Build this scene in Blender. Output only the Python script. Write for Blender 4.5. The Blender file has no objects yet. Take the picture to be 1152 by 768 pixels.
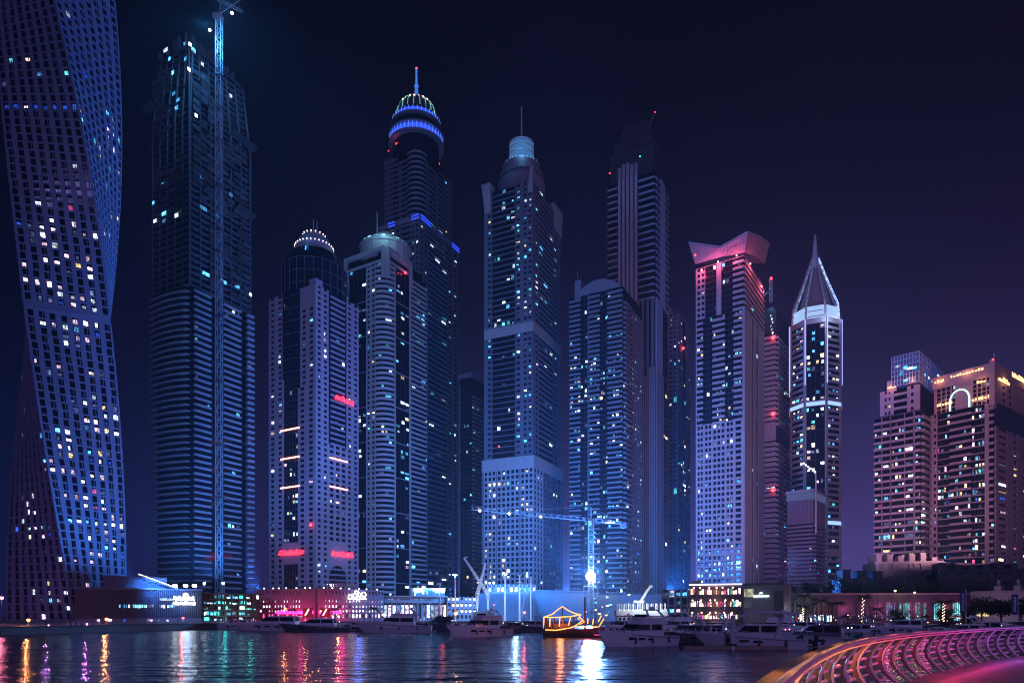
# Marina skyline at night: towers across a harbour basin, moored yachts, curved promenade railing
import bpy, math, random
from mathutils import Vector
R = math.radians
rng = random.Random(11)
S = bpy.context.scene
COL = S.collection

# ------------------------------------------------------------------ camera
F, CX, HZ, CH = 768.0, 576.0, 692.0, 4.2
cam_d = bpy.data.cameras.new('camera')
cam_d.lens = 24.0
cam_d.sensor_width = 36.0
cam_d.sensor_fit = 'HORIZONTAL'
cam_d.shift_y = (HZ - 384.0) / 1152.0
cam_d.clip_start, cam_d.clip_end = 0.1, 6000.0
cam = bpy.data.objects.new('camera', cam_d)
cam.location = (0, 0, CH)
cam.rotation_euler = (R(90), 0, 0)
COL.objects.link(cam)
S.camera = cam

# ------------------------------------------------------------------ night sky
SKY_GAIN = 1.0
world = bpy.data.worlds.new('World')
S.world = world
world.use_nodes = True
wn = world.node_tree.nodes
wl = world.node_tree.links
wn.clear()
w_out = wn.new('ShaderNodeOutputWorld')
w_bg = wn.new('ShaderNodeBackground')
w_tc = wn.new('ShaderNodeTexCoord')
w_sep = wn.new('ShaderNodeSeparateXYZ')
wl.new(w_tc.outputs['Generated'], w_sep.inputs[0])

def wmath(op, a, b=None, clamp=False):
    n = wn.new('ShaderNodeMath')
    n.operation = op
    n.use_clamp = clamp
    for i, v in enumerate((a, b)):
        if v is None:
            continue
        if isinstance(v, (int, float)):
            n.inputs[i].default_value = v
        else:
            wl.new(v, n.inputs[i])
    return n.outputs[0]

def wmix(fac, a, b):
    n = wn.new('ShaderNodeMix')
    n.data_type = 'RGBA'
    wl.new(fac, n.inputs[0])
    for i, v in ((6, a), (7, b)):
        if isinstance(v, tuple):
            n.inputs[i].default_value = (*v, 1)
        else:
            wl.new(v, n.inputs[i])
    return n.outputs[2]

wx, wy, wz = w_sep.outputs
side = wmath('ADD', wmath('MULTIPLY', wx, 0.85), 0.5, True)               # city glow turns from blue (west) to purple (east)
elev = wmath('MAXIMUM', wz, 0.0)
fall = wmath('POWER', wmath('SUBTRACT', 1.0, elev, True), 5.5)
glow = wmix(side, (0.0008, 0.0095, 0.072), (0.12, 0.085, 0.37))
high = wmix(side, (0.0001, 0.0002, 0.0018), (0.0014, 0.0006, 0.0042))
ahead = wmix(fall, high, glow)
back_f = wmath('MULTIPLY', wmath('MULTIPLY', wmath('MAXIMUM', wmath('MULTIPLY', wy, -1.0), 0.0), 1.0), fall)
w_no = wn.new('ShaderNodeTexNoise')
w_no.inputs['Scale'].default_value = 2.2
w_no.inputs['Detail'].default_value = 4
wl.new(w_tc.outputs['Generated'], w_no.inputs['Vector'])
w_cl = wn.new('ShaderNodeMix')                                             # faint uneven cloud in the glow
w_cl.data_type = 'RGBA'
w_cl.blend_type = 'MULTIPLY'
w_cl.inputs[0].default_value = 1.0
w_g = wmath('ADD', wmath('MULTIPLY', w_no.outputs[0], 1.1), 0.45)
wl.new(ahead, w_cl.inputs[6])
wl.new(w_g, w_cl.inputs[7])
ahead = w_cl.outputs[2]
behind = wmix(back_f, ahead, (0.022, 0.019, 0.10))                          # glow of the city behind the camera
w_sky = wn.new('ShaderNodeTexSky')
w_sky.sky_type = 'NISHITA'
w_sky.sun_disc = False
w_sky.sun_elevation = R(12)
w_sky.sun_rotation = R(150)
w_add = wn.new('ShaderNodeMix')
w_add.data_type = 'RGBA'
w_add.blend_type = 'ADD'
w_add.inputs[0].default_value = 0.00004
wl.new(behind, w_add.inputs[6])
wl.new(w_sky.outputs[0], w_add.inputs[7])
wl.new(w_add.outputs[2], w_bg.inputs[0])
w_bg.inputs[1].default_value = SKY_GAIN
wl.new(w_bg.outputs[0], w_out.inputs[0])

# low violet moon / far city light
sun_d = bpy.data.lights.new('sun', 'SUN')
sun_d.energy = 0.46
sun_d.angle = R(8)
sun_d.color = (0.40, 0.31, 1.0)
sun = bpy.data.objects.new('sun', sun_d)
sun.rotation_euler = (R(77), 0, R(-4))      # from behind the camera, low
COL.objects.link(sun)

S.view_settings.view_transform = 'Standard'
S.view_settings.look = 'None'
S.view_settings.exposure = 0.0
S.view_settings.gamma = 1.0
S.view_settings.use_curve_mapping = False
S.render.engine = 'CYCLES'
cy = S.cycles
cy.use_denoising = True
cy.filter_width = 1.1
cy.max_bounces = 5
cy.diffuse_bounces = 2
cy.glossy_bounces = 4
cy.transmission_bounces = 3
cy.volume_bounces = 0
cy.sample_clamp_indirect = 4.0
cy.caustics_reflective = False
cy.caustics_refractive = False

# ------------------------------------------------------------------ materials
MATS = {}

def mat(name, col, rough=0.6, metal=0.0, var=0.18, scale=0.35, spec=0.5, streak=False):
    if name in MATS:
        return MATS[name]
    m = bpy.data.materials.new(name)
    m.use_nodes = True
    nt = m.node_tree
    b = nt.nodes['Principled BSDF']
    b.inputs['Roughness'].default_value = rough
    b.inputs['Metallic'].default_value = metal
    b.inputs['Specular IOR Level'].default_value = spec
    tc = nt.nodes.new('ShaderNodeTexCoord')
    no = nt.nodes.new('ShaderNodeTexNoise')
    no.inputs['Scale'].default_value = scale
    no.inputs['Detail'].default_value = 5
    src = tc.outputs['Object']
    if streak:
        mp = nt.nodes.new('ShaderNodeMapping')
        mp.inputs['Scale'].default_value = (1, 1, 0.12)
        nt.links.new(src, mp.inputs[0])
        src = mp.outputs[0]
    nt.links.new(src, no.inputs['Vector'])
    mx = nt.nodes.new('ShaderNodeMix')
    mx.data_type = 'RGBA'
    mx.inputs[6].default_value = tuple(c * (1 - var) for c in col) + (1,)
    mx.inputs[7].default_value = tuple(min(1, c * (1 + var)) for c in col) + (1,)
    nt.links.new(no.outputs[0], mx.inputs[0])
    nt.links.new(mx.outputs[2], b.inputs['Base Color'])
    MATS[name] = m
    return m

def emit(name, col, strength, vary=True, sample=False, grain=0.0):
    """glass or lamp that gives off light; each pane gets its own brightness"""
    if name in MATS:
        return MATS[name]
    m = bpy.data.materials.new(name)
    m.use_nodes = True
    nt = m.node_tree
    b = nt.nodes['Principled BSDF']
    b.inputs['Base Color'].default_value = (0.03, 0.03, 0.04, 1)
    b.inputs['Roughness'].default_value = 0.3
    b.inputs['Emission Color'].default_value = (*col, 1)
    b.inputs['Emission Strength'].default_value = strength
    if vary:
        oi = nt.nodes.new('ShaderNodeObjectInfo')
        ge = nt.nodes.new('ShaderNodeNewGeometry')
        ad = nt.nodes.new('ShaderNodeMath')
        ad.operation = 'ADD'
        nt.links.new(oi.outputs['Random'], ad.inputs[0])
        nt.links.new(ge.outputs['Random Per Island'], ad.inputs[1])
        fr = nt.nodes.new('ShaderNodeMath')
        fr.operation = 'FRACT'
        nt.links.new(ad.outputs[0], fr.inputs[0])
        pw = nt.nodes.new('ShaderNodeMath')
        pw.operation = 'POWER'
        nt.links.new(fr.outputs[0], pw.inputs[0])
        pw.inputs[1].default_value = 1.6
        mr = nt.nodes.new('ShaderNodeMath')
        mr.operation = 'MULTIPLY_ADD'
        nt.links.new(pw.outputs[0], mr.inputs[0])
        mr.inputs[1].default_value = strength * 1.5
        mr.inputs[2].default_value = strength * 0.18
        out = mr.outputs[0]
        tc = nt.nodes.new('ShaderNodeTexCoord')
        no = nt.nodes.new('ShaderNodeTexNoise')
        no.inputs['Scale'].default_value = 0.9
        no.inputs['Detail'].default_value = 2
        nt.links.new(tc.outputs['Object'], no.inputs['Vector'])
        rp = nt.nodes.new('ShaderNodeMapRange')
        rp.inputs[1].default_value = 0.35
        rp.inputs[2].default_value = 0.65
        rp.inputs[3].default_value = 0.15
        rp.inputs[4].default_value = 1.5
        nt.links.new(no.outputs[0], rp.inputs[0])
        mu = nt.nodes.new('ShaderNodeMath')
        mu.operation = 'MULTIPLY'
        nt.links.new(out, mu.inputs[0])
        nt.links.new(rp.outputs[0], mu.inputs[1])
        nt.links.new(mu.outputs[0], b.inputs['Emission Strength'])
    m.cycles.emission_sampling = 'AUTO' if sample else 'NONE'
    MATS[name] = m
    return m

CONC = mat('pale_concrete', (0.23, 0.22, 0.22), 0.8, streak=True)
CONC_D = mat('raw_concrete', (0.075, 0.072, 0.072), 0.85, var=0.35, streak=True)
STONE = mat('cream_stone', (0.26, 0.24, 0.22), 0.8, streak=True)
ROSE = mat('rose_stone', (0.26, 0.17, 0.185), 0.8, streak=True)
WHITE_W = mat('white_render', (0.36, 0.36, 0.37), 0.7, var=0.1, streak=True)
GREYW = mat('grey_cladding', (0.155, 0.155, 0.17), 0.55, streak=True)
DARKW = mat('dark_cladding', (0.045, 0.045, 0.055), 0.5, streak=True)
NET = mat('scaffold_net', (0.035, 0.027, 0.024), 0.95, var=0.7, scale=0.6)
NET_B = mat('faded_net', (0.055, 0.048, 0.05), 0.95, var=0.6, scale=0.5)
GLASS = mat('dark_glass', (0.006, 0.008, 0.014), 0.12, var=0.3, spec=0.22)
GLASS_B = mat('blue_glass', (0.02, 0.05, 0.11), 0.12, var=0.3)
STEEL = mat('painted_steel', (0.45, 0.45, 0.47), 0.45, 0.3)
STEEL_D = mat('dark_steel', (0.08, 0.08, 0.09), 0.5, 0.3)
CRANE = mat('crane_steel', (0.26, 0.26, 0.25), 0.5, 0.1)
HOARD = mat('hoarding_panel', (0.15, 0.18, 0.22), 0.7, scale=0.15)
GEL = mat('white_gelcoat', (0.80, 0.79, 0.80), 0.18, var=0.05)
GEL_G = mat('grey_gelcoat', (0.55, 0.52, 0.56), 0.25, var=0.08)
GEL_D = mat('navy_gelcoat', (0.09, 0.085, 0.11), 0.2, var=0.1)
BGLASS = mat('tinted_boat_glass', (0.008, 0.008, 0.012), 0.06, var=0.1)
CANVAS = mat('dark_canvas', (0.05, 0.05, 0.07), 0.9)
TEAK = mat('teak', (0.22, 0.13, 0.075), 0.7, scale=2)
WOOD = mat('dhow_wood', (0.12, 0.055, 0.035), 0.6, scale=1.2)
RUBBER = mat('black_rubber', (0.02, 0.02, 0.02), 0.8)
LEAF = mat('leaf', (0.045, 0.075, 0.035), 0.7, var=0.4, scale=1.5)
PALM = mat('palm_frond', (0.06, 0.085, 0.04), 0.65, var=0.3)
BARK = mat('bark', (0.14, 0.10, 0.075), 0.9, var=0.3, scale=2)
RED_P = mat('red_panel', (0.5, 0.02, 0.03), 0.6)
CHROME = mat('brushed_steel', (0.55, 0.55, 0.57), 0.3, 0.9, var=0.08)
PLATE = mat('painted_rib_steel', (0.62, 0.60, 0.60), 0.4, 0.15, var=0.1, scale=1.5)
TIMBER = mat('promenade_timber', (0.30, 0.20, 0.15), 0.6, var=0.25, scale=1.2)

E_COOL = emit('window_cool_white', (0.72, 0.88, 1.0), 3.3)
E_PINK = emit('window_pinkish_white', (1.0, 0.70, 0.92), 2.9)
E_WARM = emit('window_warm', (1.0, 0.74, 0.36), 2.5)
E_CYAN = emit('window_cyan', (0.10, 0.52, 1.0), 2.6)
E_TEAL = emit('window_teal', (0.12, 0.75, 0.80), 1.3)
E_BLUE = emit('window_blue', (0.03, 0.12, 1.0), 1.0)
E_ROSE = emit('window_rose', (1.0, 0.10, 0.35), 1.0)
E_DIM = emit('window_dim', (0.25, 0.35, 0.75), 0.5)
PAL_MIX = [(E_COOL, 6), (E_PINK, 4), (E_WARM, 3), (E_CYAN, 4), (E_TEAL, 2), (E_DIM, 5)]
PAL_BLUE = [(E_COOL, 6), (E_CYAN, 6), (E_TEAL, 3), (E_WARM, 1), (E_DIM, 6), (E_PINK, 1)]
PAL_PINK = [(E_PINK, 6), (E_COOL, 4), (E_WARM, 2), (E_CYAN, 1), (E_ROSE, 0.5), (E_DIM, 4)]
PAL_GOLD = [(E_WARM, 6), (E_COOL, 5), (E_CYAN, 3), (E_TEAL, 3), (E_ROSE, 1), (E_PINK, 3), (E_BLUE, 1), (E_DIM, 6)]

def pick(pal):
    t = rng.uniform(0, sum(w for _, w in pal))
    for m, w in pal:
        t -= w
        if t <= 0:
            return m
    return pal[0][0]

# ------------------------------------------------------------------ mesh helpers
ORG = {}

def PXX(px, Y):
    return (px - CX) / F * Y

def PZ(py, Y):
    return CH + (HZ - py) / F * Y

def P(px, py, Y):
    return Vector((PXX(px, Y), Y, PZ(py, Y)))

def proj(p):
    return CX + F * p[0] / p[1], HZ - F * (p[2] - CH) / p[1]

def tag(o, label=None, cat=None, group=None, kind=None):
    for k, v in (('label', label), ('category', cat), ('group', group), ('kind', kind)):
        if v:
            o[k] = v
    return o

def empty(name, loc, label=None, cat=None, group=None):
    o = bpy.data.objects.new(name, None)
    o.empty_display_size = 1
    o.location = loc
    COL.objects.link(o)
    ORG[o.name] = Vector(loc)
    return tag(o, label, cat, group)

class MB:
    """collects faces in world coordinates and links them as one mesh object"""
    def __init__(s):
        s.v, s.f, s.m = [], [], []
        s.mats = []

    def add(s, pts, faces, m=None):
        k = len(s.v)
        s.v += [tuple(p) for p in pts]
        mi = 0
        if m is not None:
            if m not in s.mats:
                s.mats.append(m)
            mi = s.mats.index(m)
        for f in faces:
            s.f.append(tuple(k + i for i in f))
            s.m.append(mi)

    def hexa(s, p, m=None):
        s.add(p, ((0, 3, 2, 1), (4, 5, 6, 7), (0, 1, 5, 4), (1, 2, 6, 5), (2, 3, 7, 6), (3, 0, 4, 7)), m)

    def box(s, x0, x1, y0, y1, z0, z1, m=None):
        s.hexa([(x0, y0, z0), (x1, y0, z0), (x1, y1, z0), (x0, y1, z0), (x0, y0, z1), (x1, y0, z1), (x1, y1, z1), (x0, y1, z1)], m)

    def fbox(s, fc, u0, u1, z0, z1, d0, d1, m=None):
        s.hexa(fhex(fc, u0, u1, z0, z1, d0, d1), m)

    def prism(s, poly, z0, z1, m=None, cap=True):
        n = len(poly)
        a = z0 if callable(z0) else (lambda p: z0)
        b = z1 if callable(z1) else (lambda p: z1)
        pts = [(p[0], p[1], a(p)) for p in poly] + [(p[0], p[1], b(p)) for p in poly]
        fs = [(i, (i + 1) % n, n + (i + 1) % n, n + i) for i in range(n)]
        if cap:
            fs += [tuple(range(n - 1, -1, -1)), tuple(range(n, 2 * n))]
        s.add(pts, fs, m)

    def loft(s, rings, m=None, close=True, caps=True):
        n = len(rings[0])
        pts = [p for r in rings for p in r]
        fs = []
        for k in range(len(rings) - 1):
            for i in range(n if close else n - 1):
                j = (i + 1) % n
                fs.append((k * n + i, k * n + j, (k + 1) * n + j, (k + 1) * n + i))
        if caps and close:
            fs += [tuple(range(n - 1, -1, -1)), tuple(range((len(rings) - 1) * n, len(rings) * n))]
        s.add(pts, fs, m)

    def lathe(s, prof, c, n=24, a0=0.0, a1=2 * math.pi, m=None):
        full = abs(a1 - a0 - 2 * math.pi) < 1e-6
        k = n if full else n + 1
        rings = []
        for r, z in prof:
            rings.append([(c[0] + r * math.cos(a0 + (a1 - a0) * i / n), c[1] + r * math.sin(a0 + (a1 - a0) * i / n), z) for i in range(k)])
        s.loft(rings, m, close=full, caps=full)

    def tube(s, p0, p1, r, n=6, r2=None, m=None):
        p0, p1 = Vector(p0), Vector(p1)
        d = (p1 - p0)
        if d.length < 1e-6:
            return
        d.normalize()
        a = d.orthogonal().normalized()
        b = d.cross(a)
        r2 = r if r2 is None else r2
        rings = []
        for p, q in ((p0, r), (p1, r2)):
            rings.append([p + (a * math.cos(2 * math.pi * i / n) + b * math.sin(2 * math.pi * i / n)) * q for i in range(n)])
        s.loft(rings, m)

    def path(s, pts, r, n=6, m=None):
        pts = [Vector(p) for p in pts]
        rings = []
        a = None
        for i, p in enumerate(pts):
            d = (pts[min(i + 1, len(pts) - 1)] - pts[max(i - 1, 0)]).normalized()
            if a is None:
                a = d.orthogonal().normalized()
            a = (a - d * a.dot(d)).normalized()
            b = d.cross(a)
            q = r[i] if isinstance(r, (list, tuple)) else r
            rings.append([p + (a * math.cos(2 * math.pi * k / n) + b * math.sin(2 * math.pi * k / n)) * q for k in range(n)])
        s.loft(rings, m)

    def ball(s, c, r, n=8, m=None, sz=1.0):
        prof = [(max(0.001, r * math.sin(math.pi * i / 6)), c[2] - r * sz * math.cos(math.pi * i / 6)) for i in range(7)]
        s.lathe(prof, c, n, m=m)

    def build(s, name, m=None, parent=None, smooth=False, label=None, cat=None, group=None, kind=None, loc=None):
        if not s.f:
            return None
        o_ = ORG.get(parent.name, Vector((0, 0, 0))) if parent is not None else Vector(loc if loc is not None else (0, 0, 0))
        me = bpy.data.meshes.new(name)
        me.from_pydata([(x - o_[0], y - o_[1], z - o_[2]) for x, y, z in s.v], [], s.f)
        if s.mats:
            for q in s.mats:
                me.materials.append(q)
            me.polygons.foreach_set('material_index', s.m)
        elif m is not None:
            me.materials.append(m)
        if smooth:
            me.shade_smooth()
            try:
                me.set_sharp_from_angle(angle=R(40))
            except Exception:
                pass
        o = bpy.data.objects.new(name, me)
        COL.objects.link(o)
        if parent is not None:
            o.parent = parent
        else:
            o.location = o_
        ORG[o.name] = o_
        return tag(o, label, cat, group, kind)

def hexm(h, m=None):
    b = MB()
    b.hexa(h, m)
    return b

class Face:
    """a flat facade plane: u along it (left to right as seen), d outwards, z up"""
    def __init__(s, p0, p1):
        s.o = Vector((p0[0], p0[1]))
        e = Vector((p1[0], p1[1])) - s.o
        s.L = e.length
        s.t = e / s.L
        s.n = Vector((s.t.y, -s.t.x))

    def pt(s, u, d, z):
        q = s.o + s.t * u + s.n * d
        return (q.x, q.y, z)

def fhex(fc, u0, u1, z0, z1, d0, d1):
    return [fc.pt(u0, d1, z0), fc.pt(u1, d1, z0), fc.pt(u1, d0, z0), fc.pt(u0, d0, z0),
            fc.pt(u0, d1, z1), fc.pt(u1, d1, z1), fc.pt(u1, d0, z1), fc.pt(u0, d0, z1)]

def area_seen(h):
    q = [proj(p) for p in (h[0], h[1], h[5], h[4])]
    s = 0
    for i in range(4):
        s += q[i][0] * q[(i + 1) % 4][1] - q[(i + 1) % 4][0] * q[i][1]
    if not (-5 < q[0][0] < 1157 and -5 < q[0][1] < 775):
        return 0.0
    return abs(s)

def parts(root, kind, items, limit=100):
    """items (mesh builder, seen area): the largest become parts of their own, the rest one part of many"""
    items = sorted(items, key=lambda t: -t[1])
    for b, _ in items[:limit]:
        b.build(kind, None, root)
    rest = MB()
    for b, _ in items[limit:]:
        k = len(rest.v)
        rest.v += b.v
        for q in b.mats:
            if q not in rest.mats:
                rest.mats.append(q)
        for f, mi in zip(b.f, b.m):
            rest.f.append(tuple(k + i for i in f))
            rest.m.append(rest.mats.index(b.mats[mi]))
    rest.build(kind, None, root, kind='stuff')

def lamp(name, p, col, watts, radius=0.5, aim=None, cone=130):
    d = bpy.data.lights.new(name, 'SPOT' if aim else 'POINT')
    if aim:
        d.spot_size = R(cone)
        d.spot_blend = 0.6
    d.energy = watts * (1.7 if aim else 1.0)
    d.color = col
    d.shadow_soft_size = radius
    o = bpy.data.objects.new(name, d)
    o.location = p
    if aim:
        o.rotation_euler = Vector(aim).to_track_quat('-Z', 'Y').to_euler()
    COL.objects.link(o)
    return o

class Tower:
    def __init__(s, name, label, pxc, Y, pxl, pxr, th, cat='skyscraper', group='towers of the marina skyline', base=1.6):
        th = R(th)
        s.C = Vector((PXX(pxc, Y), Y))
        s.ex = Vector((math.cos(th), -math.sin(th)))
        s.ey = Vector((math.sin(th), math.cos(th)))
        uL, uR = (pxl - CX) / F, (pxr - CX) / F
        s.a = (s.C.x - uL * Y) / (math.cos(th) + uL * math.sin(th))
        s.b = (uR * Y - s.C.x) / (math.sin(th) - uR * math.cos(th))
        s.base = base
        s.Y = Y
        s.root = empty(name, (s.C.x, s.C.y, base), label, cat, group)
        s.wall, s.wallm = MB(), CONC
        s.balc, s.lit, s.dark = [], [], []
        s.L = Face(s.w(-s.a, 0), s.w(0, 0))
        s.R = Face(s.w(0, 0), s.w(0, s.b))

    def w(s, x, y):
        q = s.C + s.ex * x + s.ey * y
        return (q.x, q.y)

    def rect(s, x0, x1, y0, y1):
        return [s.w(x0, y0), s.w(x1, y0), s.w(x1, y1), s.w(x0, y1)]

    def z(s, py):
        return PZ(py, s.Y)

    def part(s, b, name, m=None, smooth=False, label=None):
        return b.build(name, m, s.root, smooth, label)

    def core(s, z1, z0=None, inset=0.0, m=None, name='glazing', x0=None, x1=0.0, y0=0.0, y1=None):
        b = MB()
        x0 = -s.a if x0 is None else x0
        y1 = s.b if y1 is None else y1
        b.prism(s.rect(x0 + inset, x1 - inset, y0 + inset, y1 - inset), s.base if z0 is None else z0, z1)
        return b.build(name, m or GLASS, s.root)

    def window(s, fc, u0, u1, z0, z1, d=0.03, m=None, pal=None, full=False):
        if not full:
            w, h = u1 - u0, z1 - z0
            k = rng.uniform(0.42, 0.95)
            u0 += w * (1 - k) * rng.random()
            u1 = u0 + w * k
            z1 -= h * rng.uniform(0.05, 0.5)
        h = fhex(fc, u0, u1, z0, z1, d, d + 0.06)
        s.lit.append((hexm(h, m or pick(pal or PAL_MIX)), area_seen(h)))

    def facade(s, fc, z0, z1, nf, bays, p=0.06, pal=None, u0=0.0, u1=None, depth=0.5, pz=None):
        """bays: (type, width share, options) from left to right"""
        u1 = fc.L if u1 is None else u1
        tot = sum(b[1] for b in bays)
        fh = (z1 - z0) / nf
        fl = [rng.uniform(0.2, 1.8) for _ in range(nf)]
        u = u0
        for bay in bays:
            ty, w = bay[0], bay[1] / tot * (u1 - u0)
            o = bay[2] if len(bay) > 2 else {}
            a, b = u, u + w
            u = b
            pp = o.get('p', p)
            mm = o.get('m') or s.wallm
            wal = s.wall
            dep = o.get('d', depth)
            n = o.get('n', 2)
            if ty == 'p':
                wal.fbox(fc, a, b, z0, z1, -0.1, dep, mm)
                continue
            if ty == 'w':
                cw = w / n
                pw = cw * o.get('pier', 0.5)
                for i in range(n + 1):
                    c = a + i * cw
                    wal.fbox(fc, max(a, c - pw / 2), min(b, c + pw / 2), z0, z1, -0.1, dep, mm)
                sh = fh * o.get('span', 0.5)
                for k in range(nf):
                    wal.fbox(fc, a, b, z0 + k * fh, z0 + k * fh + sh, -0.1, dep - 0.06, mm)
                cells = [(a + i * cw + pw / 2, a + (i + 1) * cw - pw / 2, z0 + k * fh + sh, z0 + (k + 1) * fh, k) for i in range(n) for k in range(nf)]
            elif ty == 'b':
                bd = o.get('bd', 1.5)
                ph = fh * o.get('ph', 0.4)
                g = o.get('gap', 0.0) * w
                bm_ = o.get('bm', s.wallm)
                for k in range(nf):
                    zz = z0 + k * fh
                    q = MB()
                    q.fbox(fc, a + g, b - g, zz, zz + 0.3, -0.05, bd - 0.15, bm_)
                    q.fbox(fc, a + g, b - g, zz - 0.05, zz + ph, bd - 0.15, bd, bm_)
                    if o.get('side', True):
                        q.fbox(fc, a + g, a + g + 0.15, zz + 0.3, zz + ph - 0.05, 0, bd - 0.15, bm_)
                        q.fbox(fc, b - g - 0.15, b - g, zz + 0.3, zz + ph - 0.05, 0, bd - 0.15, bm_)
                    s.balc.append((q, area_seen(fhex(fc, a, b, zz, zz + ph, 0, bd))))
                m2 = o.get('n', max(1, int(w / 3.2)))
                cells = [(a + (i + .1) * w / m2, a + (i + .9) * w / m2, z0 + k * fh + ph * .8, z0 + (k + .95) * fh, k) for i in range(m2) for k in range(nf)]
            elif ty == 'g':
                m2 = o.get('n', max(1, int(w / 2.5)))
                for i in range(1, m2):
                    c = a + i * w / m2
                    wal.fbox(fc, c - 0.06, c + 0.06, z0, z1, -0.05, 0.12, o.get('mm', DARKW))
                e = o.get('every', 1)
                for k in range(0, nf, e):
                    wal.fbox(fc, a, b, z0 + k * fh, z0 + k * fh + o.get('sh', 0.3), -0.05, o.get('sd', 0.18), o.get('sm') or DARKW)
                cells = [(a + (i + .08) * w / m2, a + (i + .92) * w / m2, z0 + (k + .2) * fh, z0 + (k + .9) * fh, k) for i in range(m2) for k in range(nf)]
            elif ty == 'f':
                cw = w / n
                for i in range(n):
                    wal.fbox(fc, a + (i + .2) * cw, a + (i + .8) * cw, z0, z1, -0.1, dep, mm)
                cells = []
            was = {}
            for (c0, c1, e0, e1, k) in cells:
                zz = (e0 + e1) / 2
                q = 1.5 * pp * fl[k] * (pz(zz) if pz else 1.0)
                if was.get(k) and q > 0:                       # rooms of one flat light up together
                    q = max(q, .36)
                was[k] = rng.random() < q
                if was[k]:
                    s.window(fc, c0, c1, e0, e1, pal=o.get('pal', pal))

    def lights_from(s, cells, px_list, pal):
        for (x, y) in px_list:
            best = min(cells, key=lambda c: (c[5][0] - x) ** 2 + (c[5][1] - y) ** 2)
            fc, a, b, z0, z1, q = best
            if (q[0] - x) ** 2 + (q[1] - y) ** 2 < 60:
                s.window(fc, a, b, z0, z1, d=0.05, pal=pal)

    def beacon(s, p, r=0.9, m=None, watts=160, col=(1, 0.05, 0.1)):
        b = MB()
        b.ball(p, r, 8)
        b.build('beacon_light', m or E_RED, s.root, True)
        if watts:
            lamp('beacon_glow', (p[0], p[1] - 1.5 - r, p[2]), col, watts, 0.6)

    def finish(s):
        s.wall.build('wall', s.wallm, s.root)
        parts(s.root, 'balcony', s.balc)
        parts(s.root, 'window', s.lit)

E_RED = emit('red_beacon', (1.0, 0.03, 0.04), 9, vary=False)
E_NEON = emit('red_neon', (1.0, 0.014, 0.03), 6, vary=False, sample=True)
E_WHITE = emit('white_flood', (0.85, 0.93, 1.0), 20, vary=False)
E_SIGN = emit('white_sign', (0.88, 0.93, 1.0), 4, vary=False)
E_AMBER = emit('amber_bulb', (1.0, 0.30, 0.05), 16, vary=False)
E_LINE = emit('coral_light_line', (1.0, 0.36, 0.28), 5, vary=False)
E_LEDB = emit('blue_led', (0.02, 0.06, 1.0), 1.7, vary=False, sample=True)
E_LEDW = emit('ice_led', (0.30, 0.48, 1.0), 1.5, vary=False)
E_DHOW = emit('amber_rope_light', (1.0, 0.42, 0.09), 2.2, vary=False)
E_PINKL = emit('pink_led', (1.0, 0.08, 0.32), 3, vary=False)
E_GOLD = emit('gold_wash', (1.0, 0.55, 0.25), 2.2, vary=False)
E_GREEN = emit('green_led', (0.05, 1.0, 0.6), 2.5, vary=False)

# ------------------------------------------------------------------ ground, water
def setting():
    b = MB()
    b.add([(-2500, 60, -6), (2500, 60, -6), (2500, 2400, -6), (-2500, 2400, -6)], [(0, 1, 2, 3)])
    edge = [(-2400, 70), (-700, 95), (-110, 147), (-89, 228), (-62, 288), (45, 292), (49, 216), (420, 196), (2400, 150)]
    poly = edge + [(2400, 2300), (-2400, 2300)]
    g = MB()
    g.prism(poly, -6, 1.6)
    tag(g.build('ground', mat('quay_paving', (0.16, 0.15, 0.15), 0.8, scale=0.4)), kind='structure')
    w = MB()
    w.add([(-2450, -60, 0), (2450, -60, 0), (2450, 300, 0), (-2450, 300, 0)], [(0, 1, 2, 3)])
    m = bpy.data.materials.new('harbour_water')
    m.use_nodes = True
    nt = m.node_tree
    p = nt.nodes['Principled BSDF']
    p.inputs['Base Color'].default_value = (0.005, 0.018, 0.05, 1)
    p.inputs['Roughness'].default_value = 0.17
    p.inputs['IOR'].default_value = 1.33
    tc = nt.nodes.new('ShaderNodeTexCoord')
    mp = nt.nodes.new('ShaderNodeMapping')
    mp.inputs['Scale'].default_value = (0.45, 1.0, 1)
    nt.links.new(tc.outputs['Object'], mp.inputs[0])
    hs = None
    for sc, wt in ((0.10, 3.6), (0.40, 2.6), (1.4, 0.9), (5.0, 0.08)):
        n = nt.nodes.new('ShaderNodeTexNoise')
        n.inputs['Scale'].default_value = sc
        n.inputs['Detail'].default_value = 2
        nt.links.new(mp.outputs[0], n.inputs['Vector'])
        mu = nt.nodes.new('ShaderNodeMath')
        mu.operation = 'MULTIPLY_ADD'
        nt.links.new(n.outputs[0], mu.inputs[0])
        mu.inputs[1].default_value = wt
        if hs is None:
            mu.inputs[2].default_value = 0
        else:
            nt.links.new(hs, mu.inputs[2])
        hs = mu.outputs[0]
    bp = nt.nodes.new('ShaderNodeBump')
    bp.inputs['Strength'].default_value = 1.0
    bp.inputs['Distance'].default_value = 0.16
    nt.links.new(hs, bp.inputs['Height'])
    nt.links.new(bp.outputs[0], p.inputs['Normal'])
    tag(w.build('water', m), kind='structure')
    # quay edge: coping stone
    c = MB()
    for (p0, p1) in zip(edge, edge[1:]):
        a, e = Vector(p0), Vector(p1)
        t = (e - a).normalized()
        n = Vector((t.y, -t.x))
        q = [a + n * .25, e + n * .25, e - n * .6, a - n * .6]
        c.hexa([(*v, 1.55) for v in q] + [(*v, 1.85) for v in q])
    tag(c.build('quay_coping', CONC_D), kind='structure')

setting()

def cyl_glow():
    pass

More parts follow.
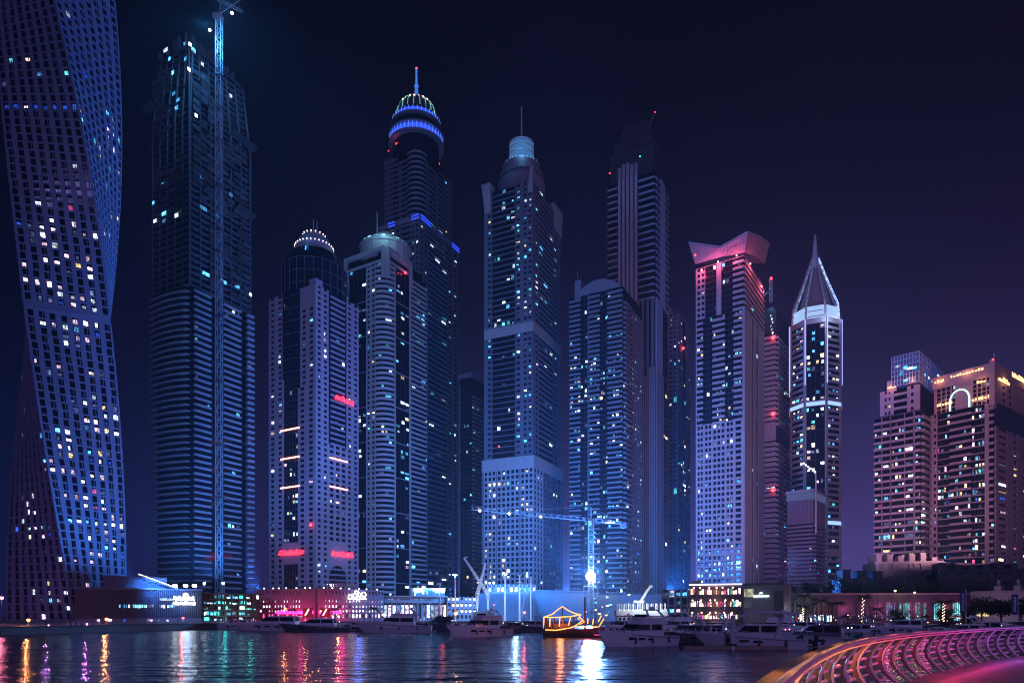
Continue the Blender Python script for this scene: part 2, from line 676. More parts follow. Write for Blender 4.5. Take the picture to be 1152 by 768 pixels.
# ------------------------------------------------------------------ twisted tower, far left
def twisted_tower():
    X0, Y0, A, B, ph0, rate = -195.0, 300.0, 31.0, 32.0, 1.4519, -0.00666
    root = empty('twisted_tower', (X0, Y0, 1.6), 'tall twisting tower with square punched windows rising out of the left edge', 'skyscraper', 'towers of the marina skyline')

    class TF:
        def __init__(s, i):
            s.i = i
            s.L = A if i % 2 == 0 else B

        def pt(s, u, d, z):
            t = ph0 + rate * z + s.i * math.pi / 2
            w, h = (A, B) if s.i % 2 == 0 else (B, A)
            x, y = u - w / 2, -h / 2 - d
            g = max(0.0, z - 150.0) / 125.0
            x, y = x * (1 + .05 * g), y * (1 + .05 * g)
            return (X0 - 5.5 * g * g + x * math.cos(t) - y * math.sin(t), Y0 + x * math.sin(t) + y * math.cos(t), z)
    fs = [TF(i) for i in range(4)]
    z0, nf, fh = 2.0, 90, 3.36
    core = MB()
    rings = [[f.pt(0.46, -0.46, z0 + k * fh) for f in fs] for k in range(nf + 1)]
    core.loft(rings)
    core.build('glazing', GLASS, root)
    wall = MB()
    cells = []
    for f in fs:
        n = 8
        cw = f.L / n
        for k in range(nf):
            a, b = z0 + k * fh, z0 + (k + 1) * fh
            solid = k in (38,)                              # plant floor
            wall.fbox(f, 0, f.L, a, a + (fh if solid else 0.62), -0.5, 0.0)
            if solid:
                continue
            for i in range(n):
                j = rng.uniform(-0.18, 0.18)
                e0, e1 = i * cw + cw * 0.27 + j, i * cw + cw * 0.78 + j
                s0 = 0 if i == 0 else prev
                wall.hexa(fhex(f, s0, e0, a + 0.62, b, -0.5, 0.03))
                prev = e1
                cells.append((f, e0, e1, a + 0.75, b - 0.15, None))
                # slim mullion in front of part of the opening
                if rng.random() < .5:
                    wall.hexa(fhex(f, e0 + cw * .3, e0 + cw * .36, a + 0.62, b, -0.4, -0.1))
            wall.hexa(fhex(f, prev, f.L, a + 0.62, b, -0.5, 0.03))
    wall.build('wall', mat('twist_cladding', (0.125, 0.14, 0.20), 0.55, streak=True), root)
    vis = []
    for c in cells:
        f, a, b, e0, e1, _ = c
        p = f.pt((a + b) / 2, 0, (e0 + e1) / 2)
        t = ph0 + rate * p[2] + f.i * math.pi / 2
        nx, ny = math.sin(t), -math.cos(t)
        if nx * -p[0] + ny * -p[1] > 6:
            vis.append((f, a, b, e0, e1, proj(p)))
    k = 3.84
    r1 = [(48,265),(132,258),(270,295),(175,300),(20,345),(35,448),(60,448),(100,448),(165,447),(198,447),(228,448),(265,450),(297,450),(372,310),(295,57),(475,495),(490,515),(475,535),(490,550),(472,570),(490,585),(512,605),(410,600),(422,628),(440,680),(475,640),(492,660),(475,712),(508,745),(345,480),(355,495),(335,720)]
    r2 = [(155,118),(228,125),(295,135),(85,182),(132,195),(168,195),(202,195),(235,198),(335,208),(135,225),(172,228),(313,245),(343,248),(388,255),(140,262),(213,270),(218,308),(222,345),(258,345),(288,350),(328,355),(358,355),(120,362),(305,390),(335,395),(365,397),(403,403),(120,435),(163,440),(200,447),(242,490),(273,497),(308,500),(348,505),(378,510),(323,535),(353,540),(385,543),(323,572),(358,577),(390,578),(178,550),(213,555),(252,562),(335,608),(363,613),(393,617),(190,625),(225,630),(340,643),(268,670),(295,675),(345,680),(373,685),(403,690),(270,705),(312,715),(475,45),(472,155),(497,160),(510,160),(438,210),(450,228),(462,243)]
    r3 = [(172,30),(252,42),(220,72),(255,77),(97,95),(395,60),(425,68),(310,190),(340,193),(378,200),(410,207),(445,210),(478,215),(310,225),(455,245),(485,252),(393,272),(418,278),(453,278),(395,312),(415,315),(453,318),(493,318),(257,325),(293,330),(262,360),(298,365),(270,400),(300,402),(273,432),(308,438),(410,415),(435,417),(463,420),(410,450),(437,452),(467,458),(240,462),(240,500),(283,505),(318,508),(420,520),(445,523),(353,545),(390,588),(430,593),(450,595),(483,600),(300,608),(332,613),(363,618),(368,653),(400,645),(432,655),(530,690),(345,718),(378,722),(408,727),(437,728),(463,732),(495,732),(530,742),(318,718),(385,760),(108,240),(95,345),(175,355),(190,463),(200,500),(95,595),(135,620),(115,625),(118,655),(138,655),(95,695),(78,738),(125,760),(185,755),(208,755)]
    r4 = [(348,30),(375,30),(408,38),(437,38),(495,25),(530,45),(125,68),(140,66),(187,65),(210,65),(388,70),(445,95),(455,140),(478,145),(500,115),(395,165),(423,180),(340,205),(400,205),(540,178),(178,170),(255,200),(213,282),(143,320),(172,350),(195,352),(220,350),(250,355),(275,345),(280,382),(205,428),(378,280)]
    pts = [(x / k, y / k) for x, y in r1] + [(x / k, 200 + y / k) for x, y in r2] + [(x / k, 400 + y / k) for x, y in r3] + [(x / k, 580 + y / k) for x, y in r4]
    lit = []
    used = set()
    for n, (x, y) in enumerate(pts):
        i = min(range(len(vis)), key=lambda q: (vis[q][5][0] - x) ** 2 + (vis[q][5][1] - y) ** 2 + (1e9 if q in used else 0))
        f, a, b, e0, e1, q = vis[i]
        if (q[0] - x) ** 2 + (q[1] - y) ** 2 > 90:
            continue
        used.add(i)
        blue = n in (5, 6, 35) or 8 <= n <= 12 or rng.random() < .05
        m = E_BLUE if blue else pick(PAL_PINK if y > 200 else PAL_MIX)
        h = fhex(f, a + rng.uniform(0, .5), b - rng.uniform(0, .6), e0 + rng.uniform(0, .6), e1 - rng.uniform(.2, 1.1), -0.44, -0.3)
        lit.append((hexm(h, m), area_seen(h)))
    parts(root, 'window', lit)
    # dark panes behind the openings belong to the glazing; entrance plinth
    b = MB()
    rr = [[f.pt(-1.2, 1.2, z) for f in fs] for z in (1.6, 2.0)]
    b.loft(rr)
    b.build('plinth', CONC_D, root)

twisted_tower()

# ------------------------------------------------------------------ tower under construction
def construction_tower():
    T = Tower('unfinished_tower', 'dark unfinished tower wrapped in scaffold netting behind a lattice crane mast', 213, 420, 169, 284, 28)
    T.wallm = CONC_D
    zt, zm = T.z(40), T.z(318)
    T.core(T.z(110), inset=3.0)
    T.core(zt, z0=T.z(110), inset=6.2, name='upper_core')
    zc = T.z(100)
    nf = int((zm - 2) / 3.9)
    fh = (zm - 2) / nf
    # lower storeys: bowed slabs on the left face, two balcony stacks on the right face
    a = T.a
    for k in range(nf):
        z = 2 + k * fh
        q = MB()
        arc = []
        for i in range(9):
            u = a * i / 8 * 0.93
            arc.append((u, 2.2 * math.sin(math.pi * min(1, (i / 8) * 0.92 + .08))))
        for (u0, d0), (u1, d1) in zip(arc, arc[1:]):
            f = T.L
            q.hexa([f.pt(u0, d0, z), f.pt(u1, d1, z), f.pt(u1, -2.6, z), f.pt(u0, -2.6, z), f.pt(u0, d0, z + .4), f.pt(u1, d1, z + .4), f.pt(u1, -2.6, z + .4), f.pt(u0, -2.6, z + .4)], CONC)
            q.hexa([f.pt(u0, d0, z + .4), f.pt(u1, d1, z + .4), f.pt(u1, d1 - .15, z + .4), f.pt(u0, d0 - .15, z + .4), f.pt(u0, d0, z + .95), f.pt(u1, d1, z + .95), f.pt(u1, d1 - .15, z + .95), f.pt(u0, d0 - .15, z + .95)], CONC_D)
        T.balc.append((q, area_seen(fhex(T.L, 0, a, z, z + 1.4, 0, 1))))
    T.facade(T.R, 2, zm, nf, [('g', .06, {'n': 1, 'every': 3, 'p': 0}), ('b', .26, {'ph': .3, 'bm': CONC, 'p': .012}), ('g', .2, {'n': 1, 'every': 3, 'p': .0}), ('b', .30, {'ph': .3, 'bm': CONC, 'p': .012}), ('g', .1, {'n': 1, 'every': 3, 'p': 0}), ('b', .12, {'ph': .35, 'bm': CONC, 'bd': 2.2, 'p': .05})], pal=PAL_BLUE)
    # bare frame above
    nu = int((zt - zm) / 3.9)
    slabs = []
    fu = (zt - zm) / nu
    for k in range(nu + 1):
        z = zm + k * fu
        e = .4 + 4.5 * (k / nu) ** 2.5
        q = MB()
        q.prism(T.rect(-T.a + e, -e, e, T.b - e), z, z + .45, CONC_D)
        slabs.append((q, 1))
    for f in (T.L, T.R):
        n = max(3, int(f.L / 7))
        for i in range(n + 1):
            u = .8 + (f.L - 1.6) * i / n
            q = MB()
            q.fbox(f, u - .4, u + .4, zm, zm + (zt - zm) * .7, -1.6, -.75, CONC_D)
            pw = (u / f.L - .5) * 6
            q.hexa([f.pt(u - .4, -.75, zm + (zt - zm) * .7), f.pt(u + .4, -.75, zm + (zt - zm) * .7), f.pt(u + .4, -1.6, zm + (zt - zm) * .7), f.pt(u - .4, -1.6, zm + (zt - zm) * .7), f.pt(u - .4 - pw, -4.9, zt), f.pt(u + .4 - pw, -4.9, zt), f.pt(u + .4 - pw, -5.8, zt), f.pt(u - .4 - pw, -5.8, zt)])
            q.build('column', CONC_D, T.root)
    parts(T.root, 'floor_slab', slabs)
    # site lighting behind the bare slabs
    for (x, y, w, fc) in ((195,105,3,'L'),(200,112,3,'L'),(190,122,3,'L'),(198,121,3,'L'),(208,78,2,'R'),(193,82,4,'L'),(208,66,2,'L'),(207,49,1.5,'L'),(214,50,2,'R'),(186,56,4,'L'),(190,66,2,'L'),(218,56,3,'R'),(228,72,2,'R'),(226,198,4,'R'),(229,234,5,'R'),(243,225,2,'R'),(260,219,2.5,'R'),(245,243,2,'R'),(232,308,5,'R'),(252,317,4,'R'),(267,322,3.5,'R'),(282,331,2,'R'),(183,206,3,'L'),(172,228,2,'L'),(184,240,4,'L'),(198,242,3,'L'),(174,248,3,'L'),(184,248,3,'L'),(221,130,2,'R'),(260,108,2,'R')):
        f = T.L if fc == 'L' else T.R
        # solve u on the face for this column
        best = min(range(201), key=lambda i: abs(proj(f.pt(f.L * i / 200, 0, 100))[0] - x))
        u = f.L * best / 200
        Yq = f.pt(u, 0, 0)[1]
        z = PZ(y, Yq)
        h = fhex(f, u - w * .5, u + w * .5, z - 1.1, z + 1.1, -.3, -.2)
        T.lit.append((hexm(h, E_CYAN if rng.random() < .65 else E_COOL), area_seen(h) + 50))
    # netting and safety decks
    net = []
    for f, bits in ((T.L, ((0.05, .55, T.z(150), T.z(60)), (.1, .9, T.z(230), T.z(170)))), (T.R, ((.05, .9, T.z(215), T.z(125)), (.3, .95, T.z(310), T.z(225)), (.05, .5, T.z(120), T.z(70))))):
        for (q0, q1, e0, e1) in bits:
            nz, nx = int((e1 - e0) / 4), int((q1 - q0) * f.L / 5)
            for i in range(nx):
                for k in range(nz):
                    if rng.random() < .72:
                        u0, u1 = f.L * (q0 + (q1 - q0) * i / nx), f.L * (q0 + (q1 - q0) * (i + 1) / nx)
                        z0, z1 = e0 + (e1 - e0) * k / nz, e0 + (e1 - e0) * (k + rng.uniform(.6, 1)) / nz
                        a, c = rng.uniform(-.1, .7), rng.uniform(-.1, .7)
                        q = MB()
                        q.hexa([f.pt(u0, a, z0), f.pt(u1, c, z0), f.pt(u1, c - .1, z0), f.pt(u0, a - .1, z0), f.pt(u0, c, z1), f.pt(u1, a, z1), f.pt(u1, a - .1, z1), f.pt(u0, c - .1, z1)], NET if rng.random() < .6 else NET_B)
                        net.append((q, 1))
    parts(T.root, 'scaffold_netting', net)
    deck = MB()
    for f, (q0, q1), py in ((T.L, (-.08, .3), 103), (T.R, (.62, 1.02), 118), (T.R, (.2, .5), 205), (T.R, (.7, 1.0), 203)):
        z = T.z(py)
        deck.hexa([f.pt(q0 * f.L, 4.2, z + 2.2), f.pt(q1 * f.L, 4.2, z + 2.2), f.pt(q1 * f.L, 0, z), f.pt(q0 * f.L, 0, z), f.pt(q0 * f.L, 4.2, z + 2.6), f.pt(q1 * f.L, 4.2, z + 2.6), f.pt(q1 * f.L, 0, z + .4), f.pt(q0 * f.L, 0, z + .4)])
    T.part(deck, 'safety_deck', NET)
    top = MB()
    for i in range(14):
        f = T.L if i % 2 else T.R
        u = rng.uniform(.05, .95) * f.L
        top.fbox(f, u - .25, u + .25, zt - 2, zt + rng.uniform(1, 6), -rng.uniform(1, 6) - .6, -.6)
    top.prism(T.rect(-T.a * .7, -T.a * .2, T.b * .2, T.b * .7), zt, zt + 7)
    T.part(top, 'column_starter', CONC_D)
    T.finish()
    # lattice tower crane beside it
    Yc = 415
    x = PXX(246.5, Yc)
    c = empty('tower_crane', (x, Yc, 1.6), 'tall purple lit lattice tower crane tied to the dark unfinished tower', 'tower crane', 'cranes on the building sites')
    hw = 1.55
    zt2 = PZ(22, Yc)
    mst = MB()
    lattice(mst, (x, Yc), hw, 1.6, zt2, 4.2, .2)
    mst.build('mast', CRANE, c)
    tie = MB()
    for py in (85, 122, 160, 211, 260, 285, 357, 430, 500, 560):
        z = PZ(py, Yc)
        tie.box(x - 2.2, x + 2.2, Yc - 2.1, Yc + 2.1, z - .5, z + .5)
        tie.tube((x - 1.5, Yc + 1.5, z), (x - 9, Yc + 14, z), .25)
        tie.tube((x + 1.5, Yc + 1.5, z), (x + 2, Yc + 18, z), .25)
    tie.build('tie_collar', STEEL_D, c)
    hd = MB()
    hd.box(x - 2, x + 2, Yc - 2, Yc + 2, zt2, zt2 + 2.5)
    hd.box(x - 3.6, x - 2, Yc - 1.2, Yc + 1, zt2 + .5, zt2 + 3.2)
    for i in range(10):
        t0, t1 = i / 10, (i + 1) / 10
        q0 = Vector((x - 8 + 24 * t0, Yc - 4 * t0, zt2 + 16 - 15 * t0))
        q1 = Vector((x - 8 + 24 * t1, Yc - 4 * t1, zt2 + 16 - 15 * t1))
        hd.tube(q0 + Vector((0, 0, .8)), q1 + Vector((0, 0, .8)), .2)
        hd.tube(q0 - Vector((0, 0, .8)), q1 - Vector((0, 0, .8)), .2)
        hd.tube(q0 - Vector((0, 0, .8)), q1 + Vector((0, 0, .8)), .14)
    hd.tube((x, Yc, zt2 + 2), (x + 2, Yc, zt2 + 24), .35)
    hd.tube((x + 2, Yc, zt2 + 24), (x + 16, Yc - 4, zt2 + 1), .1)
    hd.tube((x, Yc, zt2 + 3), (x + 20, Yc - 4, zt2 + 12), .3)
    hd.build('jib', CRANE, c)
    for (px, py, w) in ((236, 34, 55000), (261, 15, 55000)):
        p = P(px, py, Yc - 5)
        b = MB()
        b.ball(p, .75)
        b.build('work_lamp', E_WHITE, c, True)
        lamp('crane_lamp_glow', (p.x, p.y - 7, p.z), (.05, .36, 1.0), w, .5, (0, .25, -1), 172)

def lattice(mb, c, hw, z0, z1, step, r, m=None):
    n = max(1, int(round((z1 - z0) / step)))
    st = (z1 - z0) / n
    cs = [(-hw, -hw), (hw, -hw), (hw, hw), (-hw, hw)]
    for (x, y) in cs:
        mb.tube((c[0] + x, c[1] + y, z0), (c[0] + x, c[1] + y, z1), r * 1.4, 4, m=m)
    for k in range(n):
        z = z0 + k * st
        for i in range(4):
            a, b = cs[i], cs[(i + 1) % 4]
            if k % 2:
                a, b = b, a
            mb.tube((c[0] + a[0], c[1] + a[1], z), (c[0] + b[0], c[1] + b[1], z + st), r * .8, 4, m=m)
            mb.tube((c[0] + a[0], c[1] + a[1], z), (c[0] + b[0], c[1] + b[1], z), r * .8, 4, m=m)

construction_tower()

# ------------------------------------------------------------------ script-like neon lettering
def script_sign(mb, fc, u0, u1, z0, z1, d, r, seed):
    """joined, flowing strokes: a lit script whose letters cannot be read at this size"""
    q = random.Random(seed)
    n = max(4, int((u1 - u0) / ((z1 - z0) * .55)))
    h = z1 - z0
    pts = []
    for i in range(n * 4 + 1):
        t = i / (n * 4)
        ph = i % 4
        y = (.18, .5, .3, .12)[ph] + q.uniform(-.08, .1)
        pts.append(fc.pt(u0 + (u1 - u0) * t, d, z0 + h * y))
    mb.path(pts, r, 5)
    for i in range(n):
        t = (i + q.uniform(.2, .8)) / n
        u = u0 + (u1 - u0) * t
        k = q.random()
        if k < .55:
            mb.tube(fc.pt(u, d, z0 + h * .2), fc.pt(u + h * q.uniform(-.1, .1), d, z0 + h * q.uniform(.7, 1)), r, 5)
        elif k < .8:
            c = [fc.pt(u + h * .2 * math.cos(a * .785), d, z0 + h * (.55 + .22 * math.sin(a * .785))) for a in range(9)]
            mb.path(c, r, 5)
        else:
            mb.ball(fc.pt(u, d, z0 + h * .85), r * 1.5, 6)

# ------------------------------------------------------------------ rose stone tower with a drum
def drum_tower():
    T = Tower('rose_tower', 'rose stone tower with dark glass drum, small lit dome and red neon signs', 355, 440, 303, 403, 31)
    T.wallm = ROSE
    zt, nf = T.z(319), 60
    T.core(zt - .6, inset=.05)
    za = T.z(602)
    n0 = 10
    zl = 2 + (za - 2) * 1.0
    fh = (zt - 2) / nf
    ka = int((za - 2) / fh)
    za = 2 + ka * fh
    W = lambda n, **k: {'n': n, 'pier': .52, 'span': .46, **k}
    # left face
    gl = {'n': 5, 'every': 1, 'p': .05, 'sh': .25}
    T.facade(T.L, 2, za - 4 * fh, ka - 4, [('w', .33, W(2)), ('g', .31, {'n': 5, 'every': 6, 'p': .02}), ('w', .36, W(2))], p=.02, pal=PAL_PINK)
    T.facade(T.L, za - 4 * fh, za, 4, [('w', .33, W(2)), ('p', .31), ('w', .36, W(2))], p=.02, pal=PAL_PINK)
    T.facade(T.L, za, zt - 18 * fh, nf - ka - 18, [('w', .33, W(2)), ('g', .31, gl), ('w', .36, W(2))], p=.05, pal=PAL_MIX)
    T.facade(T.L, zt - 18 * fh, zt - 4 * fh, 14, [('w', .33, W(2)), ('g', .36, gl), ('w', .31, W(2))], p=.04, pal=PAL_MIX)
    T.facade(T.L, zt - 4 * fh, zt, 4, [('w', .33, W(2)), ('g', .36, gl), ('p', .31)], p=.04, pal=PAL_MIX)
    # right face
    T.facade(T.R, 2, za - 4 * fh, ka - 4, [('w', .28, W(2)), ('g', .42, {'n': 5, 'every': 1, 'p': .01, 'sm': ROSE, 'sd': .2, 'sh': 1.1}), ('w', .30, W(2))], p=.03, pal=PAL_PINK)
    T.facade(T.R, za - 4 * fh, za, 4, [('w', .28, W(2)), ('p', .42), ('w', .30, W(2))], p=.03, pal=PAL_PINK)
    T.facade(T.R, za, za + 18 * fh, 18, [('w', .28, W(2)), ('w', .42, {'n': 3, 'pier': .35, 'span': .4}), ('w', .30, W(2))], p=.03, pal=PAL_PINK)
    T.facade(T.R, za + 18 * fh, zt, nf - ka - 18, [('w', .28, W(2)), ('b', .42, {'bd': .9, 'gap': .1, 'ph': .3, 'n': 3, 'bm': ROSE}), ('w', .30, W(2))], p=.05, pal=PAL_MIX)
    # arch over the right entrance
    ar = MB()
    u0, u1 = T.R.L * .29, T.R.L * .69
    zz = za - 4 * fh
    um = (u0 + u1) / 2
    rr = (u1 - u0) / 2
    for i in range(12):
        a0, a1 = math.pi * i / 12, math.pi * (i + 1) / 12
        q = [(um + rr * math.cos(a), zz - rr - .5 + rr * math.sin(a)) for a in (a0, a1)]
        top = zz + .02
        f = T.R
        ar.hexa([f.pt(q[1][0], .7, q[1][1]), f.pt(q[0][0], .7, q[0][1]), f.pt(q[0][0], .2, q[0][1]), f.pt(q[1][0], .2, q[1][1]),
                 f.pt(q[1][0], .7, top), f.pt(q[0][0], .7, top), f.pt(q[0][0], .2, top), f.pt(q[1][0], .2, top)])
    T.part(ar, 'entrance_arch', ROSE)
    # drum and dome
    c = T.w(-T.a / 2, T.b / 2)
    Yd = c[1]
    r = 35.5 / F * Yd
    zd = PZ(288, Yd - r)
    d = MB()
    d.lathe([(r, T.z(418)), (r, zd), (r * .96, zd + .1), (r * .92, zd + 5), (r * .78, zd + 5.1), (r * .70, PZ(276, Yd - r * .7))], c, 40)
    T.part(d, 'drum', GLASS, True)
    fr = MB()
    for k in range(10):
        z = T.z(412) + (zd - T.z(412)) * k / 9
        fr.lathe([(r + .02, z), (r + .3, z), (r + .3, z + .35), (r + .02, z + .35)], c, 40)
    for i in range(24):
        a = 2 * math.pi * i / 24
        fr.box(c[0] + r * math.cos(a) - .18, c[0] + r * math.cos(a) + .18, c[1] + r * math.sin(a) - .18, c[1] + r * math.sin(a) + .18, zt, zd)
    T.part(fr, 'drum_frame', DARKW)
    pier = MB()
    f = Face(T.w(-7.5, 6.5), T.w(0, 0))
    g0 = Face(T.w(-9, 0), T.w(0, 0))
    pier.prism([T.w(-6, .2), T.w(.0, .2), T.w(.0, 6), T.w(-3, 6), T.w(-6, 3)], zt, PZ(312, 440))
    T.part(pier, 'corner_pier', ROSE)
    zb = PZ(277, Yd - r * .7)
    rd = 22.5 / F * Yd
    zc = PZ(262, Yd)
    hd = zc - zb
    dm = MB()
    dm.lathe([(rd, zb), (rd, zb + .6), (rd * .93, zb + hd * .35), (rd * .75, zb + hd * .65), (rd * .5, zb + hd * .86), (rd * .2, zb + hd * .97), (.05, zc)], c, 28)
    dome = T.part(dm, 'dome', mat('dome_sheet', (.2, .17, .2), .4), True)
    for rr_, zz_, nn in ((rd + .1, zb + .5, 34), (rd * .93, zb + hd * .38, 30), (rd * .55, zb + hd * .86, 16)):
        lb = MB()
        for i in range(nn):
            a = 2 * math.pi * i / nn
            p = (c[0] + rr_ * math.cos(a), c[1] + rr_ * math.sin(a), zz_)
            lb.ball(p, .42, 5)
        lb.build('bulb_ring', emit('dome_bulb', (1, .72, .72), 3.5, vary=False), dome)
    an = MB()
    for dx, py, q in ((-.6, 247, .45), (1.9, 249, .35)):
        an.tube((c[0] + dx, c[1], zc - 1), (c[0] + dx, c[1], PZ(py, Yd)), q, 6, q * .4)
    T.part(an, 'antenna', STEEL)
    # neon signs, coral lines, beacon
    for fc, q0, q1, py0, py1, nm in ((T.L, .24, .76, 622.6, 616.2, 1), (T.R, .34, .86, 623.4, 617, 2), (T.R, .42, .86, 442, 434.5, 3)):
        zz0, zz1 = T.z(py0), T.z(py1)
        b = MB()
        script_sign(b, fc, fc.L * q0, fc.L * q1, zz0, zz1, .9, .42, nm)
        T.part(b, 'neon_sign', E_NEON, label='red neon script sign')
    lines = MB()
    for fc, q0, q1, py in ((T.L, .27, .68, 478), (T.L, .27, .68, 511), (T.L, .27, .68, 544.5), (T.R, .3, .72, 511), (T.R, .3, .72, 544)):
        z = T.z(py)
        b = MB()
        b.fbox(fc, fc.L * q0, fc.L * q1, z, z + .8, .5, 1.0)
        T.part(b, 'light_line', E_LINE)
        lamp('light_line_glow', fc.pt(fc.L * (q0 + q1) / 2, 3, z), (1, .3, .4), 70, 2)
    p = T.L.pt(T.L.L * .93, 1.2, T.z(590))
    T.beacon(p, 1.0)
    lamp('neon_glow', T.L.pt(T.L.L * .5, 4, T.z(619)), (1, .02, .2), 420, 2)
    lamp('neon_glow', T.R.pt(T.R.L * .55, 4, T.z(621)), (1, .02, .2), 420, 2)
    lamp('neon_glow', T.R.pt(T.R.L * .6, 4, T.z(438)), (1, .02, .2), 300, 2)
    T.finish()

drum_tower()

# ------------------------------------------------------------------ portico tower with low stone dome
def portico_tower():
    T = Tower('portico_tower', 'blue lit tower with rounded corner balconies and low stone dome, right of the rose tower', 434, 480, 388, 479, 30)
    T.wallm = STONE
    nf = 70
    zt = T.z(292)
    ch = 9.0
    fh = (zt - 2) / nf
    b = MB()
    b.prism([T.w(-T.a, 0), T.w(-ch, 0), T.w(-ch * .35, ch * .3), T.w(0, ch), T.w(0, T.b), T.w(-T.a, T.b)], T.base, zt + 2)
    T.part(b, 'glazing', GLASS)
    La = T.a - ch
    T.facade(T.L, 2, zt, nf, [('w', .14, {'n': 1, 'pier': .5}), ('g', .56, {'n': 4, 'every': 7, 'sh': .5, 'p': .05, 'sm': STONE}), ('w', .30, {'n': 2, 'pier': .45, 'span': .45})], p=.06, pal=PAL_BLUE, u1=La)
    T.facade(T.R, 2, zt, nf, [('p', .04), ('g', .42, {'n': 3, 'every': 7, 'sh': .5, 'p': .10, 'sm': STONE}), ('p', .05), ('b', .49, {'bd': 1.3, 'ph': .35, 'n': 3, 'bm': STONE})], p=.07, pal=PAL_BLUE, u0=ch)
    c = T.w(-ch, ch)
    th = math.atan2(T.ex.y, T.ex.x)
    for k in range(nf):
        z = 2 + k * fh
        q = MB()
        n = 7
        r0, r1 = ch - .3, ch + 1.4
        a0, a1 = th - math.pi / 2, th
        prof = [(r0, z), (r1, z - .05), (r1, z + fh * .42), (r1 - .2, z + fh * .42), (r1 - .25, z + .35), (r0, z + .35)]
        q.lathe(prof + [prof[0]], c, n, a0, a1, m=STONE)
        T.balc.append((q, 40 + (nf - k)))
        if rng.random() < .28:
            i = rng.randrange(0, 4)
            aa = a0 + (a1 - a0) * (.1 + .2 * i)
            w = MB()
            w.lathe([(ch * .93, z + fh * .45), (ch * .93 + .05, z + fh * .45), (ch * .93 + .05, z + fh * .95), (ch * .93, z + fh * .95)], c, 3, aa, aa + rng.uniform(.2, .6), m=pick(PAL_BLUE))
            T.lit.append((w, 14))
    inner = MB()
    inner.lathe([(ch * .9, 2), (ch * .9, zt)], c, 8, a0, a1)
    T.part(inner, 'corner_bay', GLASS)
    # big frame around the top of each face
    fr = MB()
    for fc, q0, q1 in ((T.L, .0, .97), (T.R, .03, .62)):
        e0, e1 = fc.L * q0, fc.L * q1
        ztop = T.z(276)
        zl = T.z(310)
        fr.fbox(fc, e0, e0 + 2, zl, ztop, -2, 1.2)
        fr.fbox(fc, e1 - 2, e1, zl, ztop, -2, 1.2)
        fr.fbox(fc, e0 + 2, e1 - 2, ztop - 2.4, ztop, -2, 1.15)
        fr.fbox(fc, e0 + 2, e1 - 2, ztop - 10.5, ztop - 9, -1, .9)
    T.part(fr, 'roof_frame', STONE)
    rf = MB()
    rf.prism(T.rect(-T.a + 2, -2, 2, T.b - 2), zt + 2, zt + 8)
    T.part(rf, 'roof_block', GLASS)
    cc = T.w(-T.a * .42, T.b * .40)
    rd = 30 / F * cc[1] * .96
    zb = PZ(268, cc[1] - rd)
    zc = zb + 13.4
    d = MB()
    d.lathe([(rd * .96, zt + 6), (rd * .96, zb), (rd, zb + .2), (rd, zb + 2.2), (rd * .9, zb + 2.3), (rd * .88, zb + 4.4), (rd * .72, zb + 4.5), (rd * .69, zb + 6.6), (rd * .56, zb + 6.8), (rd * .50, zb + 9.5), (rd * .36, zb + 11.8), (rd * .15, zb + 13), (.05, zc)], c=cc, n=20)
    dome = T.part(d, 'dome', STONE, False)
    for rr, zz in ((rd * .9, zb + 3.0), (rd * .72, zb + 4.9)):
        lb = MB()
        for i in range(20):
            aa = 2 * math.pi * i / 20
            e = .11
            p0 = (cc[0] + (rr + .1) * math.cos(aa), cc[1] + (rr + .1) * math.sin(aa))
            p1 = (cc[0] + (rr + .1) * math.cos(aa + e * 1.6), cc[1] + (rr + .1) * math.sin(aa + e * 1.6))
            lb.add([(*p0, zz), (*p1, zz), (*p1, zz + 1.3), (*p0, zz + 1.3)], [(0, 1, 2, 3)])
        lb.build('cornice_lighting', emit('dome_wash', (.28, .75, .95), 1.3, vary=True), dome)
    s = MB()
    s.tube((cc[0] - 6, cc[1], zc - 6), (cc[0] - 6, cc[1], PZ(238, cc[1])), .45, 6, .2)
    T.part(s, 'antenna', STEEL)
    T.beacon(T.R.pt(T.R.L * .42, 1.8, T.z(294)), .9, watts=320)
    lamp('dome_glow', (cc[0] + 4, cc[1] - rd - 8, zb + 4), (.25, .7, 1), 9000, 2)
    T.finish()

portico_tower()

